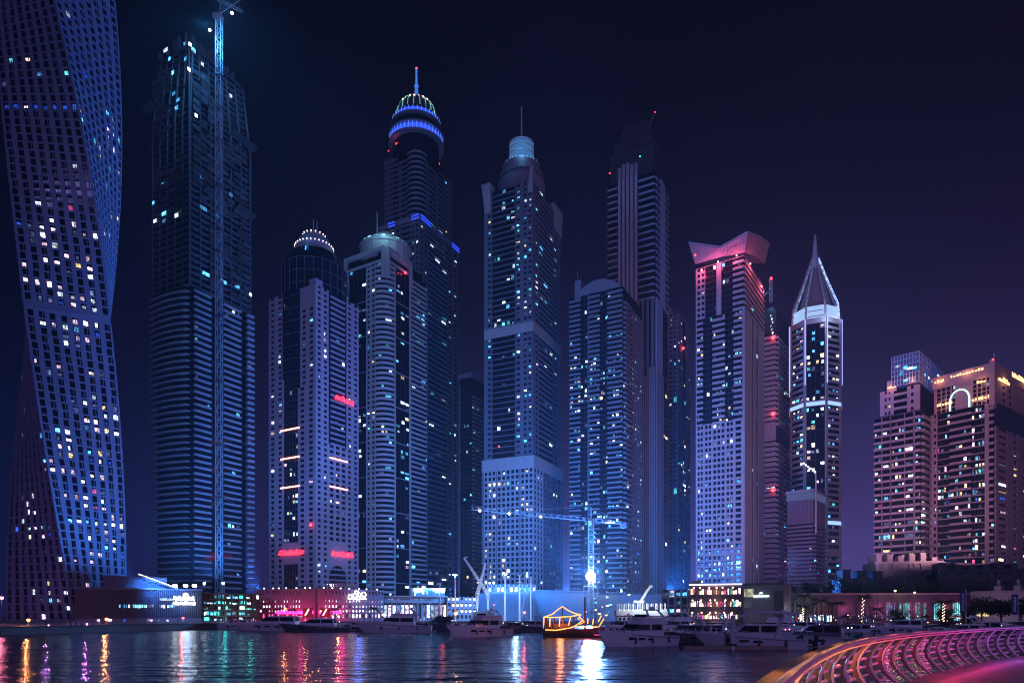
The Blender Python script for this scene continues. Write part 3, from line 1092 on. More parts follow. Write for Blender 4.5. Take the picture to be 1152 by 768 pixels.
# ------------------------------------------------------------------ tallest tower, blue rings and dome
def dome_tower():
    Y = 560
    T = Tower('domed_tower', 'tallest tower, crowned by two blue lit rings, ribbed dome and spire', 472, Y, 424, 515, 27)
    T.wallm = mat('slate_cladding', (0.095, 0.095, 0.11), 0.6, streak=True)
    zs = T.z(245)
    nf = 74
    T.core(zs - .5)
    T.facade(T.L, 2, zs, nf, [('w', .2, {'n': 2}), ('b', .22, {'n': 2}), ('w', .16, {'n': 1}), ('b', .22, {'n': 2}), ('w', .2, {'n': 2})], p=.02, pal=PAL_BLUE)
    T.facade(T.R, 2, zs, nf, [('w', .2, {'n': 2}), ('b', .5, {'n': 3, 'ph': .35}), ('w', .3, {'n': 2, 'pal': PAL_BLUE})], p=.055, pal=PAL_BLUE)
    # upper shaft
    in_ = 3.0
    FL = Face(T.w(-T.a + in_ + 3, in_), T.w(-in_, in_))
    FR = Face(T.w(-in_, in_), T.w(-in_, T.b - in_ - 4))
    zu = PZ(166, Y + 4)
    zp = PZ(154, Y + 4)
    nu = int((zu - zs) / 4.2)
    T.core(zu, z0=zs - .5, name='upper_glazing', x0=-T.a + in_ + 3, x1=-in_, y0=in_, y1=T.b - in_ - 4)
    T.facade(FL, zs, zu, nu, [('w', .24, {'n': 2}), ('b', .2, {'n': 1, 'bd': 1.0}), ('p', .06), ('b', .2, {'n': 1, 'bd': 1.0}), ('w', .3, {'n': 2})], p=.01, pal=PAL_BLUE)
    T.facade(FR, zs, zu, nu, [('w', .3, {'n': 2}), ('b', .22, {'n': 1, 'bd': 1.0}), ('p', .06), ('b', .2, {'n': 1, 'bd': 1.0}), ('w', .22, {'n': 2})], p=.05, pal=PAL_BLUE)
    cor = T.w(-in_ - 5.5, in_ + 5.5)
    pb = MB()
    pb.lathe([(8.4, zs), (8.4, zp - 6), (7.6, zp - 3), (0.1, zp - 1)], cor, 16)
    T.part(pb, 'corner_bay', GLASS)
    for k in range(nu):
        z = zs + k * (zu - zs) / nu
        q = MB()
        q.lathe([(8.0, z), (8.9, z), (8.9, z + 1.6), (8.6, z + 1.6), (8.6, z + .3), (8.0, z + .3), (8.0, z)], cor, 16, m=GREYW)
        T.balc.append((q, 60 + k))
    for k in range(nf):
        z = 2 + k * (zs - 2) / nf
    # led chevrons at the setback
    for fc, q0, q1 in ((T.L, .84, 1.005), (T.R, -.005, .24), (T.R, .80, 1.0), (T.L, 0.3, .45)):
        for dz in (0, 2.6):
            b = MB()
            b.fbox(fc, fc.L * q0, fc.L * q1, zs - 1 + dz, zs + dz - .1, 1.5, 1.9)
            T.part(b, 'led_strip', E_LEDB)
    par = MB()
    for fc in (T.L, T.R):
        par.fbox(fc, 0, fc.L, zs - 1.4, zs + 2.4, -.6, 1.45)
    T.part(par, 'setback_parapet', GREYW)
    # rings
    c = T.w(-T.a * .5, T.b * .42)
    c = (PXX(468.5, Y + 26), Y + 26)
    Yc = c[1]
    r1 = 31 / F * Yc
    r2 = 28 / F * Yc
    za = PZ(152, Yc - r1 * .2)

    def zring(py, r):
        return PZ(py, Yc - r)
    b = MB()
    b.lathe([(r1 * .82, zu - 6), (r1 * .82, zring(150, r1)), (r1 * .86, zring(131, r1)), (r2 * .84, zring(131, r1)), (r2 * .84, zring(116, r2)), (.1, zring(116, r2))], c, 48)
    T.part(b, 'crown_drum', GLASS, True)
    rg = MB()
    for r, p0, p1 in ((r1, 145, 142.4), (r1 * 1.0, 134.6, 133), (r2, 124.5, 122.5)):
        rg.lathe([(r * .8, zring(p0, r)), (r, zring(p0, r)), (r, zring(p1, r)), (r * .8, zring(p1, r))], c, 48)
    T.part(rg, 'crown_slab', GREYW, True)
    for r, p0, p1, n in ((r1 * .985, 142.2, 134.8, 40), (r2 * .99, 122, 117.2, 36)):
        g = MB()
        z0, z1 = zring(p0, r), zring(p1, r)
        g.lathe([(r * .9, z0), (r * .9, z1)], c, 60)
        gl = T.part(g, 'blue_ring', E_LEDB, True)
        v = MB()
        for i in range(n):
            a = 2 * math.pi * i / n
            v.tube((c[0] + r * .94 * math.cos(a), c[1] + r * .94 * math.sin(a), z0), (c[0] + r * .97 * math.cos(a), c[1] + r * .97 * math.sin(a), z1), .32, 5)
        v.build('ring_fin', emit('ring_fin_led', (.12, .26, 1.0), 1.1, vary=False), gl)
    zb = zring(116.5, r2 * .8)
    zt = PZ(112.5, Yc)
    rd = 22 / F * Yc
    d = MB()
    prof = [(rd * math.cos(t * math.pi / 2 * .97), zb + (zt - zb) * math.sin(t * math.pi / 2)) for t in (0, .15, .3, .45, .6, .75, .9, 1.0)]
    d.lathe(prof, c, 28)
    dome = T.part(d, 'dome', DARKW, True)
    rb = MB()
    for i in range(20):
        a = 2 * math.pi * i / 20
        pts = [(c[0] + (r + .25) * math.cos(a), c[1] + (r + .25) * math.sin(a), z + .2) for r, z in prof]
        rb.path(pts, .32, 5)
    rb.build('dome_rib', emit('dome_rib_light', (.30, .80, .70), .6), dome)
    g = MB()
    for i in range(22):
        a = 2 * math.pi * (i + .5) / 22
        g.ball((c[0] + rd * .8 * math.cos(a), c[1] + rd * .8 * math.sin(a), zb + (zt - zb) * .62), .8, 6)
    g.build('dome_lamp', emit('dome_lamp_warm', (1, .65, .5), 2.2), dome)
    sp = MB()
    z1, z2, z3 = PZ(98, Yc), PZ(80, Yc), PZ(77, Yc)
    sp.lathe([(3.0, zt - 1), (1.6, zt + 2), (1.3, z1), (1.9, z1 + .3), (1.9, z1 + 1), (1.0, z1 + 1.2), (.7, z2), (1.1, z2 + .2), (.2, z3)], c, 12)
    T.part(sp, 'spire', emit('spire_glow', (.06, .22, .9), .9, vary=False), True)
    T.beacon((c[0], c[1], z3), .8, watts=0)
    for fc, u, py in ((FL, .34, 155.5), (FR, .62, 163), (FL, .1, 160), (FR, .9, 171)):
        p = fc.pt(fc.L * u, -.5, PZ(py, Y + 8))
        T.beacon(p, .9 if u in (.34, .62) else .45, watts=260 if u in (.34, .62) else 0)
    T.finish()

dome_tower()

# ------------------------------------------------------------------ dark tower with slab edges, between
def slab_tower():
    T = Tower('slab_tower', 'dark tower with pale floor slabs, half hidden between two taller towers', 531, 600, 517, 548, 28)
    T.wallm = GREYW
    zt = T.z(424)
    T.core(zt)
    nf = 54
    T.facade(T.L, 2, zt - 6, nf, [('p', .06), ('g', .9, {'n': 4, 'p': .03})], pal=PAL_BLUE)
    T.facade(T.R, 2, zt - 14, nf, [('b', 1, {'n': 4, 'ph': .45, 'p': .05})], pal=PAL_BLUE)
    cr = MB()
    cr.prism(T.rect(-T.a - 1, 1, -1, T.b * .6), zt, zt + 4)
    T.part(cr, 'roof_block', GREYW)
    for k in range(0, 40):
        z = T.z(650) + k * 5.0
        h = fhex(T.L, .1, .7, z, z + .8, .55, .65)
        T.lit.append((hexm(h, E_DIM), area_seen(h)))
    T.finish()

slab_tower()
# ------------------------------------------------------------------ tall tower with glowing drum and antenna
def lantern_tower():
    Y = 480
    T = Tower('lantern_tower', 'tall blue tower with glowing glass lantern on the roof and gridded lower third', 599, Y, 545, 630, 26)
    T.wallm = MATS['slate_cladding']
    zt = T.z(203)
    zg = T.z(512)
    T.core(zt)
    n1 = int((T.z(372) - zg) / 3.9)
    n2 = int((zt - T.z(361)) / 3.9)
    Lb = [('p', .05), ('w', .12, {'n': 1, 'pier': .45, 'p': .12}), ('b', .48, {'bd': 1.2, 'ph': .12, 'n': 5, 'side': False, 'p': .07}), ('w', .13, {'n': 1, 'pier': .4, 'p': .35}), ('p', .03), ('w', .19, {'n': 2, 'pier': .4, 'p': .2})]
    Rb = [('p', .06), ('w', .14, {'n': 1, 'pier': .4, 'p': .15}), ('b', .52, {'bd': 1.2, 'ph': .3, 'n': 3, 'p': .09}), ('w', .18, {'n': 1, 'pier': .4, 'p': .15}), ('p', .1)]
    hot = lambda z: 0.6 if z < T.z(420) else 1.2
    for fc, bays in ((T.L, Lb), (T.R, Rb)):
        T.facade(fc, zg, T.z(372), n1, bays, pal=PAL_BLUE, pz=hot)
        T.wall.fbox(fc, 0, fc.L, T.z(372), T.z(361), -.1, .6, STONE)
        T.facade(fc, T.z(361), zt, n2, bays, pal=PAL_BLUE, pz=hot)
    # wider gridded base
    x0, x1 = -T.a - 1.2, 1.2
    b = MB()
    b.prism(T.rect(x0, x1, -1.2, T.b + 1.2), T.base, zg)
    T.part(b, 'base_glazing', GLASS)
    FL, FR = Face(T.w(x0, -1.2), T.w(x1, -1.2)), Face(T.w(x1, -1.2), T.w(x1, T.b + 1.2))
    T.L2, T.R2 = FL, FR
    nb = int((zg - 10) / 4.1)
    G = lambda n, **k: {'n': n, 'pier': .34, 'span': .36, 'm': STONE, **k}
    T.facade(FL, 6, zg - 9, nb, [('p', .04), ('w', .24, G(3)), ('p', .02), ('w', .44, G(5)), ('p', .02), ('w', .24, G(3))], p=.11, pal=[(E_COOL, 4), (E_WARM, 5), (E_PINK, 2), (E_CYAN, 2)])
    T.facade(FR, 6, zg - 9, nb, [('w', .3, G(3)), ('p', .02), ('w', .6, {'n': 6, 'pier': .4, 'span': .4}), ('p', .06)], p=.05, pal=PAL_BLUE)
    for fc in (FL, FR):
        T.wall.fbox(fc, 0, fc.L, zg - 9, zg, -.1, .62, STONE)
        T.wall.fbox(fc, 0, fc.L, T.base, 6, -.1, .62, STONE)
    # stepped, bowed roof and corner wings
    cr = MB()
    for fc, q0, q1, e in ((T.L, -.02, .14, T.z(192)), (T.R, .72, 1.04, T.z(197))):
        u0, u1 = fc.L * q0, fc.L * q1
        cw_ = MB()
        cw_.hexa([fc.pt(u0 + 1.5, .6, zt - 14), fc.pt(u1, .6, zt - 14), fc.pt(u1, -6, zt - 14), fc.pt(u0 + 1.5, -6, zt - 14), fc.pt(u0 - 1, 1.6, e), fc.pt(u1, 1.6, e), fc.pt(u1, -6, e), fc.pt(u0 - 1, -6, e)])
        T.part(cw_, 'corner_wing', STONE)
    cr.hexa([T.L.pt(T.L.L - 3.5, .7, zt - 8), T.L.pt(T.L.L + .4, .7, zt - 8), T.w(.4, 5), T.w(-4, 5)] [:2] + [(*T.w(.4, 5), zt - 8), (*T.w(-4, 5), zt - 8)] + [T.L.pt(T.L.L - 1.4, .7, zt + 10), T.L.pt(T.L.L, .7, zt + 10), (*T.w(0, 2), zt + 10), (*T.w(-1.5, 2), zt + 10)])
    T.part(cr, 'corner_pinnacle', STONE)
    c = T.w(-T.a * .5, T.b * .44)
    Yc = c[1]
    r = 19 / F * Yc
    ra = T.a * .46
    z1, z2, z3 = PZ(192, Yc - ra), PZ(175, Yc - r), PZ(166, Yc - r * .8)
    d = MB()
    d.lathe([(ra, zt - 4), (ra, z1), (ra * .9, z1 + .1), (ra * .84, z1 + 4), (r * 1.32, z1 + 4.1), (r * 1.26, z1 + 7), (r * 1.12, z1 + 7.2), (r * 1.1, z2 - 1)], c, 36)
    T.part(d, 'roof_drum', GREYW, True)
    g = MB()
    g.lathe([(r * 1.02, z2 - 3), (r * 1.02, z2), (r * .82, z2 + .5), (r * .72, z3), (r * .7, PZ(156, Yc - r * .7)), (.1, PZ(155, Yc - r * .7))], c, 32)
    ln = T.part(g, 'glass_lantern', emit('lantern_glass', (.10, .36, .85), .42, vary=False), False)
    v = MB()
    for i in range(26):
        a = 2 * math.pi * i / 26
        v.tube((c[0] + r * .72 * math.cos(a), c[1] + r * .72 * math.sin(a), z3), (c[0] + r * .72 * math.cos(a), c[1] + r * .72 * math.sin(a), PZ(154, Yc - r * .7)), .22, 4)
    for z in (z3, (z3 + PZ(154, Yc - r * .7)) / 2, PZ(154, Yc - r * .7)):
        v.lathe([(r * .71, z - .3), (r * .74, z - .3), (r * .74, z + .3), (r * .71, z + .3)], c, 26)
    v.build('lantern_frame', STEEL, ln)
    e = MB()
    for i in range(30):
        a = 2 * math.pi * i / 30
        e.ball((c[0] + r * 1.04 * math.cos(a), c[1] + r * 1.04 * math.sin(a), z2 - .5), .5, 5)
    e.build('lantern_lamp', E_LEDW, ln)
    s = MB()
    s.tube((c[0], c[1], z3), (c[0], c[1], PZ(120, Yc)), .75, 6, .45)
    T.part(s, 'antenna', STEEL)
    lamp('lantern_glow', (c[0], c[1] - r - 4, z2 + 3), (.15, .5, 1), 5000, 2)
    T.beacon(T.L.pt(T.L.L * .33, 1.6, T.z(498)), .55, watts=0)
    T.finish()

lantern_tower()

# ------------------------------------------------------------------ balcony tower with rounded roof
def rounded_tower():
    Y = 470
    T = Tower('balcony_tower', 'broad dark tower with zigzag balconies, shallow rounded roof and bands of cyan windows', 701, Y, 641, 722, 28)
    T.wallm = GREYW
    zt = T.z(322)
    T.core(zt)
    nf = 66
    cy = lambda z: 3.0 if T.z(445) < z < T.z(402) else (1.2 if z < T.z(402) else .5)
    B = lambda n, **k: {'n': n, 'bd': 1.5, 'ph': .3, **k}
    T.facade(T.L, 2, zt, nf, [('b', .21, B(3)), ('g', .13, {'n': 2}), ('w', .03, {'n': 1, 'p': 0}), ('b', .2, B(3, bd=2.0)), ('g', .14, {'n': 3}), ('b', .27, B(4, bd=2.2))], p=.10, pal=PAL_BLUE, pz=cy)
    T.facade(T.R, 2, zt - 8, nf - 2, [('b', .3, B(2, bd=2.2)), ('g', .12, {'n': 1}), ('w', .58, {'n': 4, 'p': .12})], p=.08, pal=PAL_BLUE, pz=cy)
    rf = MB()
    f = T.L
    seg = 10
    for i in range(seg):
        u0, u1 = f.L * (.18 + .76 * i / seg), f.L * (.18 + .76 * (i + 1) / seg)
        h0, h1 = 8.5 * math.sin(math.pi * (.12 + .8 * i / seg)), 8.5 * math.sin(math.pi * (.12 + .8 * (i + 1) / seg))
        rf.hexa([f.pt(u0, 1, zt), f.pt(u1, 1, zt), f.pt(u1, -T.b * .7, zt), f.pt(u0, -T.b * .7, zt), f.pt(u0, 1, zt + h0), f.pt(u1, 1, zt + h1), f.pt(u1, -T.b * .7, zt + h1), f.pt(u0, -T.b * .7, zt + h0)])
    T.part(rf, 'roof', GREYW)
    tw = MB()
    tw.fbox(f, f.L * .1, f.L * .22, zt - 2, T.z(303), -8, .5)
    tw.tube(f.pt(f.L * .12, -3, T.z(303)), f.pt(f.L * .12, -3, T.z(290)), .3)
    T.part(tw, 'stair_tower', GREYW)
    T.finish()

rounded_tower()

# ------------------------------------------------------------------ finned tower under dark crown
def finned_tower():
    Y = 540
    T = Tower('finned_tower', 'very tall tower with pale vertical fins and slab edges under an unlit stepped crown', 737, Y, 684, 751, 29)
    T.wallm = WHITE_W
    zt = T.z(192)
    zl = T.z(335)
    T.core(zt)
    nf = int((zt - zl) / 5.2)
    T.facade(T.L, zl, zt, nf, [('b', .22, {'bd': 1.6, 'ph': .16, 'side': False, 'p': 0}), ('f', .44, {'n': 5, 'd': 2.2}), ('b', .34, {'bd': 1.6, 'ph': .16, 'side': False, 'p': 0})])
    T.facade(T.R, zl, zt, nf, [('b', .34, {'bd': 1.2, 'ph': .16, 'side': False, 'p': 0}), ('f', .36, {'n': 4, 'd': 1.4}), ('b', .30, {'bd': 1.6, 'ph': .16, 'side': False, 'p': 0})])
    f = T.L
    T.wall.fbox(f, f.L * .22, f.L * .64, zt, zt + 9, -3, .3, DARKW)
    for i in range(5):
        u = f.L * (.22 + .44 * (i + .5) / 5)
        T.wall.fbox(f, u - 1.3, u + 1.3, zt, zt + 10 + 2 * (i in (1, 2)), .3, 2.0, STONE)
    # lower shaft: plain piers and one wing with fins
    T.facade(T.L, 2, zl, 60, [('f', .5, {'n': 4, 'd': 1.2}), ('p', .1, {'m': DARKW}), ('f', .4, {'n': 4, 'd': .8, 'm': GREYW})])
    T.facade(T.R, 2, zl, 60, [('f', .55, {'n': 4, 'd': 1.0}), ('g', .45, {'n': 2})])
    w = MB()
    q = T.rect(-T.a * .36, 1.6, -3.5, T.b * .5)
    zw = T.z(418)
    w.prism(q, T.base, zw - 2)
    T.part(w, 'lower_wing', DARKW)
    fw = Face(q[0], q[1])
    for i in range(9):
        T.wall.fbox(fw, fw.L * (i + .2) / 9, fw.L * (i + .75) / 9, 2, zw + (3 if i > 4 else -4), -.1, .9, STONE)
    fr = Face(q[1], q[2])
    for i in range(6):
        T.wall.fbox(fr, fr.L * (i + .2) / 6, fr.L * (i + .75) / 6, 2, zw, -.1, .7, STONE)
    c = T.w(-T.a * .5, T.b * .5)
    cr = MB()
    zc = [zt, PZ(176, Y + 18), PZ(160, Y + 18), PZ(147, Y + 18), PZ(138, Y + 18)]
    ws = [.47, .43, .34, .26, .2]
    for i in range(4):
        h0, h1 = ws[i], ws[i + 1] * 1.08
        p0 = [T.w(-T.a * (.5 + h0), T.b * (.5 - h0)), T.w(-T.a * (.5 - h0), T.b * (.5 - h0)), T.w(-T.a * (.5 - h0), T.b * (.5 + h0)), T.w(-T.a * (.5 + h0), T.b * (.5 + h0))]
        p1 = [T.w(-T.a * (.5 + h1), T.b * (.5 - h1)), T.w(-T.a * (.5 - h1), T.b * (.5 - h1)), T.w(-T.a * (.5 - h1), T.b * (.5 + h1)), T.w(-T.a * (.5 + h1), T.b * (.5 + h1))]
        cr.loft([[(*p, zc[i]) for p in p0], [(*p, zc[i + 1]) for p in p1]])
    for i in range(6):
        u = -T.a * (.32 + .07 * i)
        cr.tube((*T.w(u, T.b * .4), zc[4] - 2), (*T.w(u, T.b * .4), zc[4] + (5 if i in (0, 4) else 2.5)), .5, 5)
    T.part(cr, 'crown', NET)
    for (px, py, m) in ((686, 195, E_RED), (734, 181, E_RED), (720, 176, E_GREEN)):
        b = MB()
        b.ball(P(px, py, Y - 1 if px < 720 else Y + 4), .55, 6)
        T.part(b, 'beacon_light', m, True)
    T.finish()
    k = empty('roof_crane', P(729, 148, Y + 22), 'slim derrick crane with red tip lamp leaning from the dark tower crown', 'crane', 'cranes on the building sites')
    b = MB()
    b.tube(P(729, 148, Y + 22), P(736.5, 127, Y + 20), .8, 4, .35)
    b.tube(P(729, 148, Y + 22), P(729, 139, Y + 22), .7, 4)
    b.tube(P(729, 139, Y + 22), P(736.5, 127, Y + 20), .15, 4)
    b.build('boom', STEEL_D, k)
    b = MB()
    b.ball(P(736.7, 126.3, Y + 20), .55, 6)
    b.build('tip_lamp', E_RED, k, True)

finned_tower()

# ------------------------------------------------------------------ narrow purple tower
def stepped_tower():
    Y = 600
    T = Tower('stepped_tower', 'narrow mauve tower with stepped roof and one red beacon, behind the finned tower', 762, Y, 742, 776, 30)
    T.wallm = ROSE
    zt = T.z(352)
    T.core(zt)
    nf = 68
    T.facade(T.L, 2, zt, nf, [('p', .35), ('w', .15, {'n': 1, 'p': .12, 'pal': PAL_BLUE}), ('w', .5, {'n': 2, 'pier': .5})], p=.03)
    T.facade(T.R, 2, zt, nf, [('w', .4, {'n': 2}), ('g', .25, {'n': 2, 'p': .1}), ('w', .35, {'n': 2})], p=.05)
    r = MB()
    r.prism(T.rect(-T.a * .75, -T.a * .35, 1, T.b * .6), zt, T.z(344))
    r.prism(T.rect(-T.a * .35, -.5, T.b * .25, T.b * .8), zt, T.z(347))
    T.part(r, 'roof_block', ROSE)
    T.beacon(T.R.pt(T.R.L * .34, 1.5, T.z(386)), 1.1, watts=260)
    T.beacon(P(751, 344, Y - 2), .5, watts=0)
    for py in (452, 555):
        h = fhex(T.L, T.L.L * .82, T.L.L * .98, T.z(py), T.z(py - 6), .5, .7)
        T.lit.append((hexm(h, E_TEAL), area_seen(h)))
    T.finish()

stepped_tower()

# ------------------------------------------------------------------ tower with flared pink crown
def flared_tower():
    Y = 430
    T = Tower('flared_tower', 'tower with flared pink lit rooftop canopy above blue glass and a blank mauve side wall', 837, Y, 783, 859, 34)
    T.wallm = STONE
    zt = T.z(288)
    T.core(zt)
    nf = 62
    fh = (zt - 2) / nf
    n0 = int((T.z(468) - 2) / fh)
    za = 2 + n0 * fh
    n1 = int((T.z(343) - za) / fh)
    zb = za + n1 * fh
    W = lambda n, **k: {'n': n, 'pier': .3, 'span': .4, **k}
    Lb0 = [('p', .03), ('w', .13, W(2)), ('p', .03), ('w', .15, W(2)), ('p', .02), ('w', .26, W(3)), ('p', .02), ('w', .15, W(2)), ('p', .02), ('w', .16, W(1)), ('p', .03)]
    purp = [(E_BLUE, 6), (E_COOL, 2), (E_CYAN, 3), (E_DIM, 3)]
    T.facade(T.L, 2, 2 + 14 * fh, 14, Lb0, p=.6, pal=purp)
    T.facade(T.L, 2 + 14 * fh, za, n0 - 14, Lb0, p=.10, pal=PAL_BLUE)
    T.wall.fbox(T.L, 0, T.L.L, za, za + .9, .5, .8, STONE)
    T.facade(T.L, za, zb, n1, [('p', .02), ('b', .14, {'n': 2, 'ph': .35}), ('g', .20, {'n': 3, 'p': .1}), ('b', .26, {'n': 4, 'ph': .35}), ('g', .18, {'n': 3, 'p': .12}), ('b', .17, {'n': 2, 'ph': .35}), ('p', .03)], p=.14, pal=PAL_BLUE)
    T.facade(T.L, zb, zt, nf - n0 - n1, [('p', .02), ('w', .18, W(2)), ('g', .24, {'n': 3, 'p': .08}), ('p', .1), ('g', .24, {'n': 3, 'p': .1}), ('b', .22, {'n': 2, 'ph': .4, 'bd': 1.0})], p=.08, pal=PAL_MIX)
    # right wall: almost blank with two slots
    k = zb
    T.facade(T.R, 2, k, n0 + n1, [('p', .36), ('g', .08, {'n': 1, 'every': 8, 'p': .02}), ('p', .14), ('g', .1, {'n': 1, 'every': 8, 'p': .02}), ('p', .32)])
    T.facade(T.R, k, zt, nf - n0 - n1, [('b', .5, {'n': 2, 'ph': .4, 'bd': .8}), ('b', .5, {'n': 2, 'ph': .4, 'bd': .8})], p=.06)
    # flared canopy
    cr = MB()
    a, b = T.a, T.b
    z0 = T.z(297)
    outer0 = [(-a - .2, -.6), (-a * .45, -.6), (.6, -.6), (.6, b * .5), (.6, b + .4), (-a - .2, b + .4)]
    outer1 = [(-a - 3.5, -3.4), (-a * .45, -3.0), (3.2, -3.6), (3.8, b * .5), (3.0, b + 3.5), (-a - 3, b + 3)]
    tops = [274, 279, 262, 267, 275, 279]
    bot = [297, 289, 284, 288, 296, 296]
    n = 6
    pin = [(*T.w(*q), PZ(z, T.w(*q)[1])) for q, z in zip(outer0, bot)]
    pou = [(*T.w(*q), PZ(z, T.w(*q)[1])) for q, z in zip(outer1, tops)]
    th = .8
    pin2 = [(p[0], p[1] + .3, p[2] + th) for p in pin]
    pou2 = [(p[0], p[1] + .5, p[2] + th * 1.4) for p in pou]
    cr.loft([pin, pou, pou2, pin2], caps=False)
    cr.prism(T.rect(-a, 0, 0, b), zt, zt + .5)
    T.part(cr, 'roof_canopy', mat('canopy_panel', (.26, .18, .19), .6, var=.3, scale=.4))
    seam = MB()
    for i in range(n):
        j = (i + 1) % n
        for k in range(8):
            t = k / 8
            a_, b_ = Vector(pin[i]).lerp(Vector(pin[j]), t), Vector(pou[i]).lerp(Vector(pou[j]), t)
            seam.tube(a_, b_, .22, 4)
        m0, m1 = Vector(pin[i]).lerp(Vector(pou[i]), .55), Vector(pin[j]).lerp(Vector(pou[j]), .55)
        seam.tube(m0, m1, .2, 4)
    T.part(seam, 'canopy_rib', ROSE)
    edge = MB()
    for i in range(n):
        j = (i + 1) % n
        edge.tube(pou2[i], pou2[j], .35, 5)
    T.part(edge, 'canopy_rim', WHITE_W)
    for (u, fc, py, w) in ((.14, T.L, 288, 3200), (.48, T.L, 284, 4400), (.86, T.L, 283, 4400), (.22, T.R, 286, 5200), (.8, T.R, 292, 4400)):
        p = fc.pt(fc.L * u, 4.6, T.z(py + 7))
        bb = MB()
        bb.ball(fc.pt(fc.L * u, 1.1, T.z(py + 3)), .45, 6)
        T.part(bb, 'canopy_lamp', emit('canopy_lamp', (1, .35, .3), 10, vary=False), True)
        lamp('canopy_glow', p, (1, .10, .22), w * 1.3, 1)
    T.beacon(P(782, 287, Y - 2), .6, watts=0)
    T.finish()

flared_tower()

# ------------------------------------------------------------------ slab edged tower with three red beacons
def beacon_tower():
    Y = 500
    T = Tower('beacon_tower', 'pale banded tower carrying three red beacons, tucked right of the flared crown tower', 873, Y, 855, 889, 36)
    T.wallm = WHITE_W
    zt = T.z(375)
    T.core(zt)
    nf = 56
    fh = (zt - 2) / nf
    k0 = int((T.z(491) - 2) / fh)
    for (a, n) in ((2, k0), (2 + (k0 + 3) * fh, nf - k0 - 3)):
        T.facade(T.L, a, a + n * fh, n, [('b', 1, {'n': 3, 'ph': .7, 'bd': .9})], p=.05, pal=PAL_BLUE)
        T.facade(T.R, a, a + n * fh, n, [('b', .4, {'n': 2, 'ph': .5, 'bd': 1.6}), ('p', .1), ('b', .5, {'n': 2, 'ph': .5, 'bd': 1.6})], p=.08, pal=PAL_MIX)
    T.wall.fbox(T.L, 0, T.L.L, 2 + k0 * fh, 2 + (k0 + 3) * fh, -.1, 1.0, WHITE_W)
    T.wall.fbox(T.R, 0, T.R.L, 2 + k0 * fh, 2 + (k0 + 3) * fh, -.1, .2, DARKW)
    up = MB()
    up.prism(T.rect(-T.a * 1.0, -T.a * .08, T.b * .1, T.b * .95), zt, T.z(345))
    up.prism(T.rect(-T.a * .9, -T.a * .3, T.b * .2, T.b * .8), T.z(345), T.z(339))
    T.part(up, 'upper_block', DARKW)
    f = Face(T.w(-T.a, T.b * .1), T.w(-T.a * .08, T.b * .1))
    for i in range(6):
        h = fhex(f, f.L * (.6 + .06 * (i % 3)), f.L * (.68 + .06 * (i % 3)), T.z(352 + i * 4), T.z(350 + i * 4), .1, .2)
        T.lit.append((hexm(h, E_COOL), 3))
    for py in (380, 465.5, 551):
        T.beacon(T.L.pt(T.L.L * .86, 1.9, T.z(py)), 1.45, watts=260)
    T.finish()
    k = empty('roof_crane', P(864, 340, Y + 12), 'small tower crane with red top lamp and blue work lamp above the banded tower', 'crane', 'cranes on the building sites')
    b = MB()
    p = P(867, 340, Y + 10)
    lattice(b, (p.x, p.y), .8, p.z, PZ(314, p.y), 2.6, .14)
    b.tube(P(867, 326, Y + 10), P(855, 336, Y), .35, 4)
    b.build('mast', CRANE, k)
    b = MB()
    b.ball(P(867.5, 313, Y + 9), .9, 6)
    b.build('top_lamp', E_RED, k, True)
    b = MB()
    b.ball(P(858.5, 327.5, Y + 5), 1.0, 6)
    b.build('work_lamp', E_WHITE, k, True)
    lamp('work_lamp_glow', P(858.5, 327.5, Y + 1), (.1, .4, 1), 9000, .6)

beacon_tower()

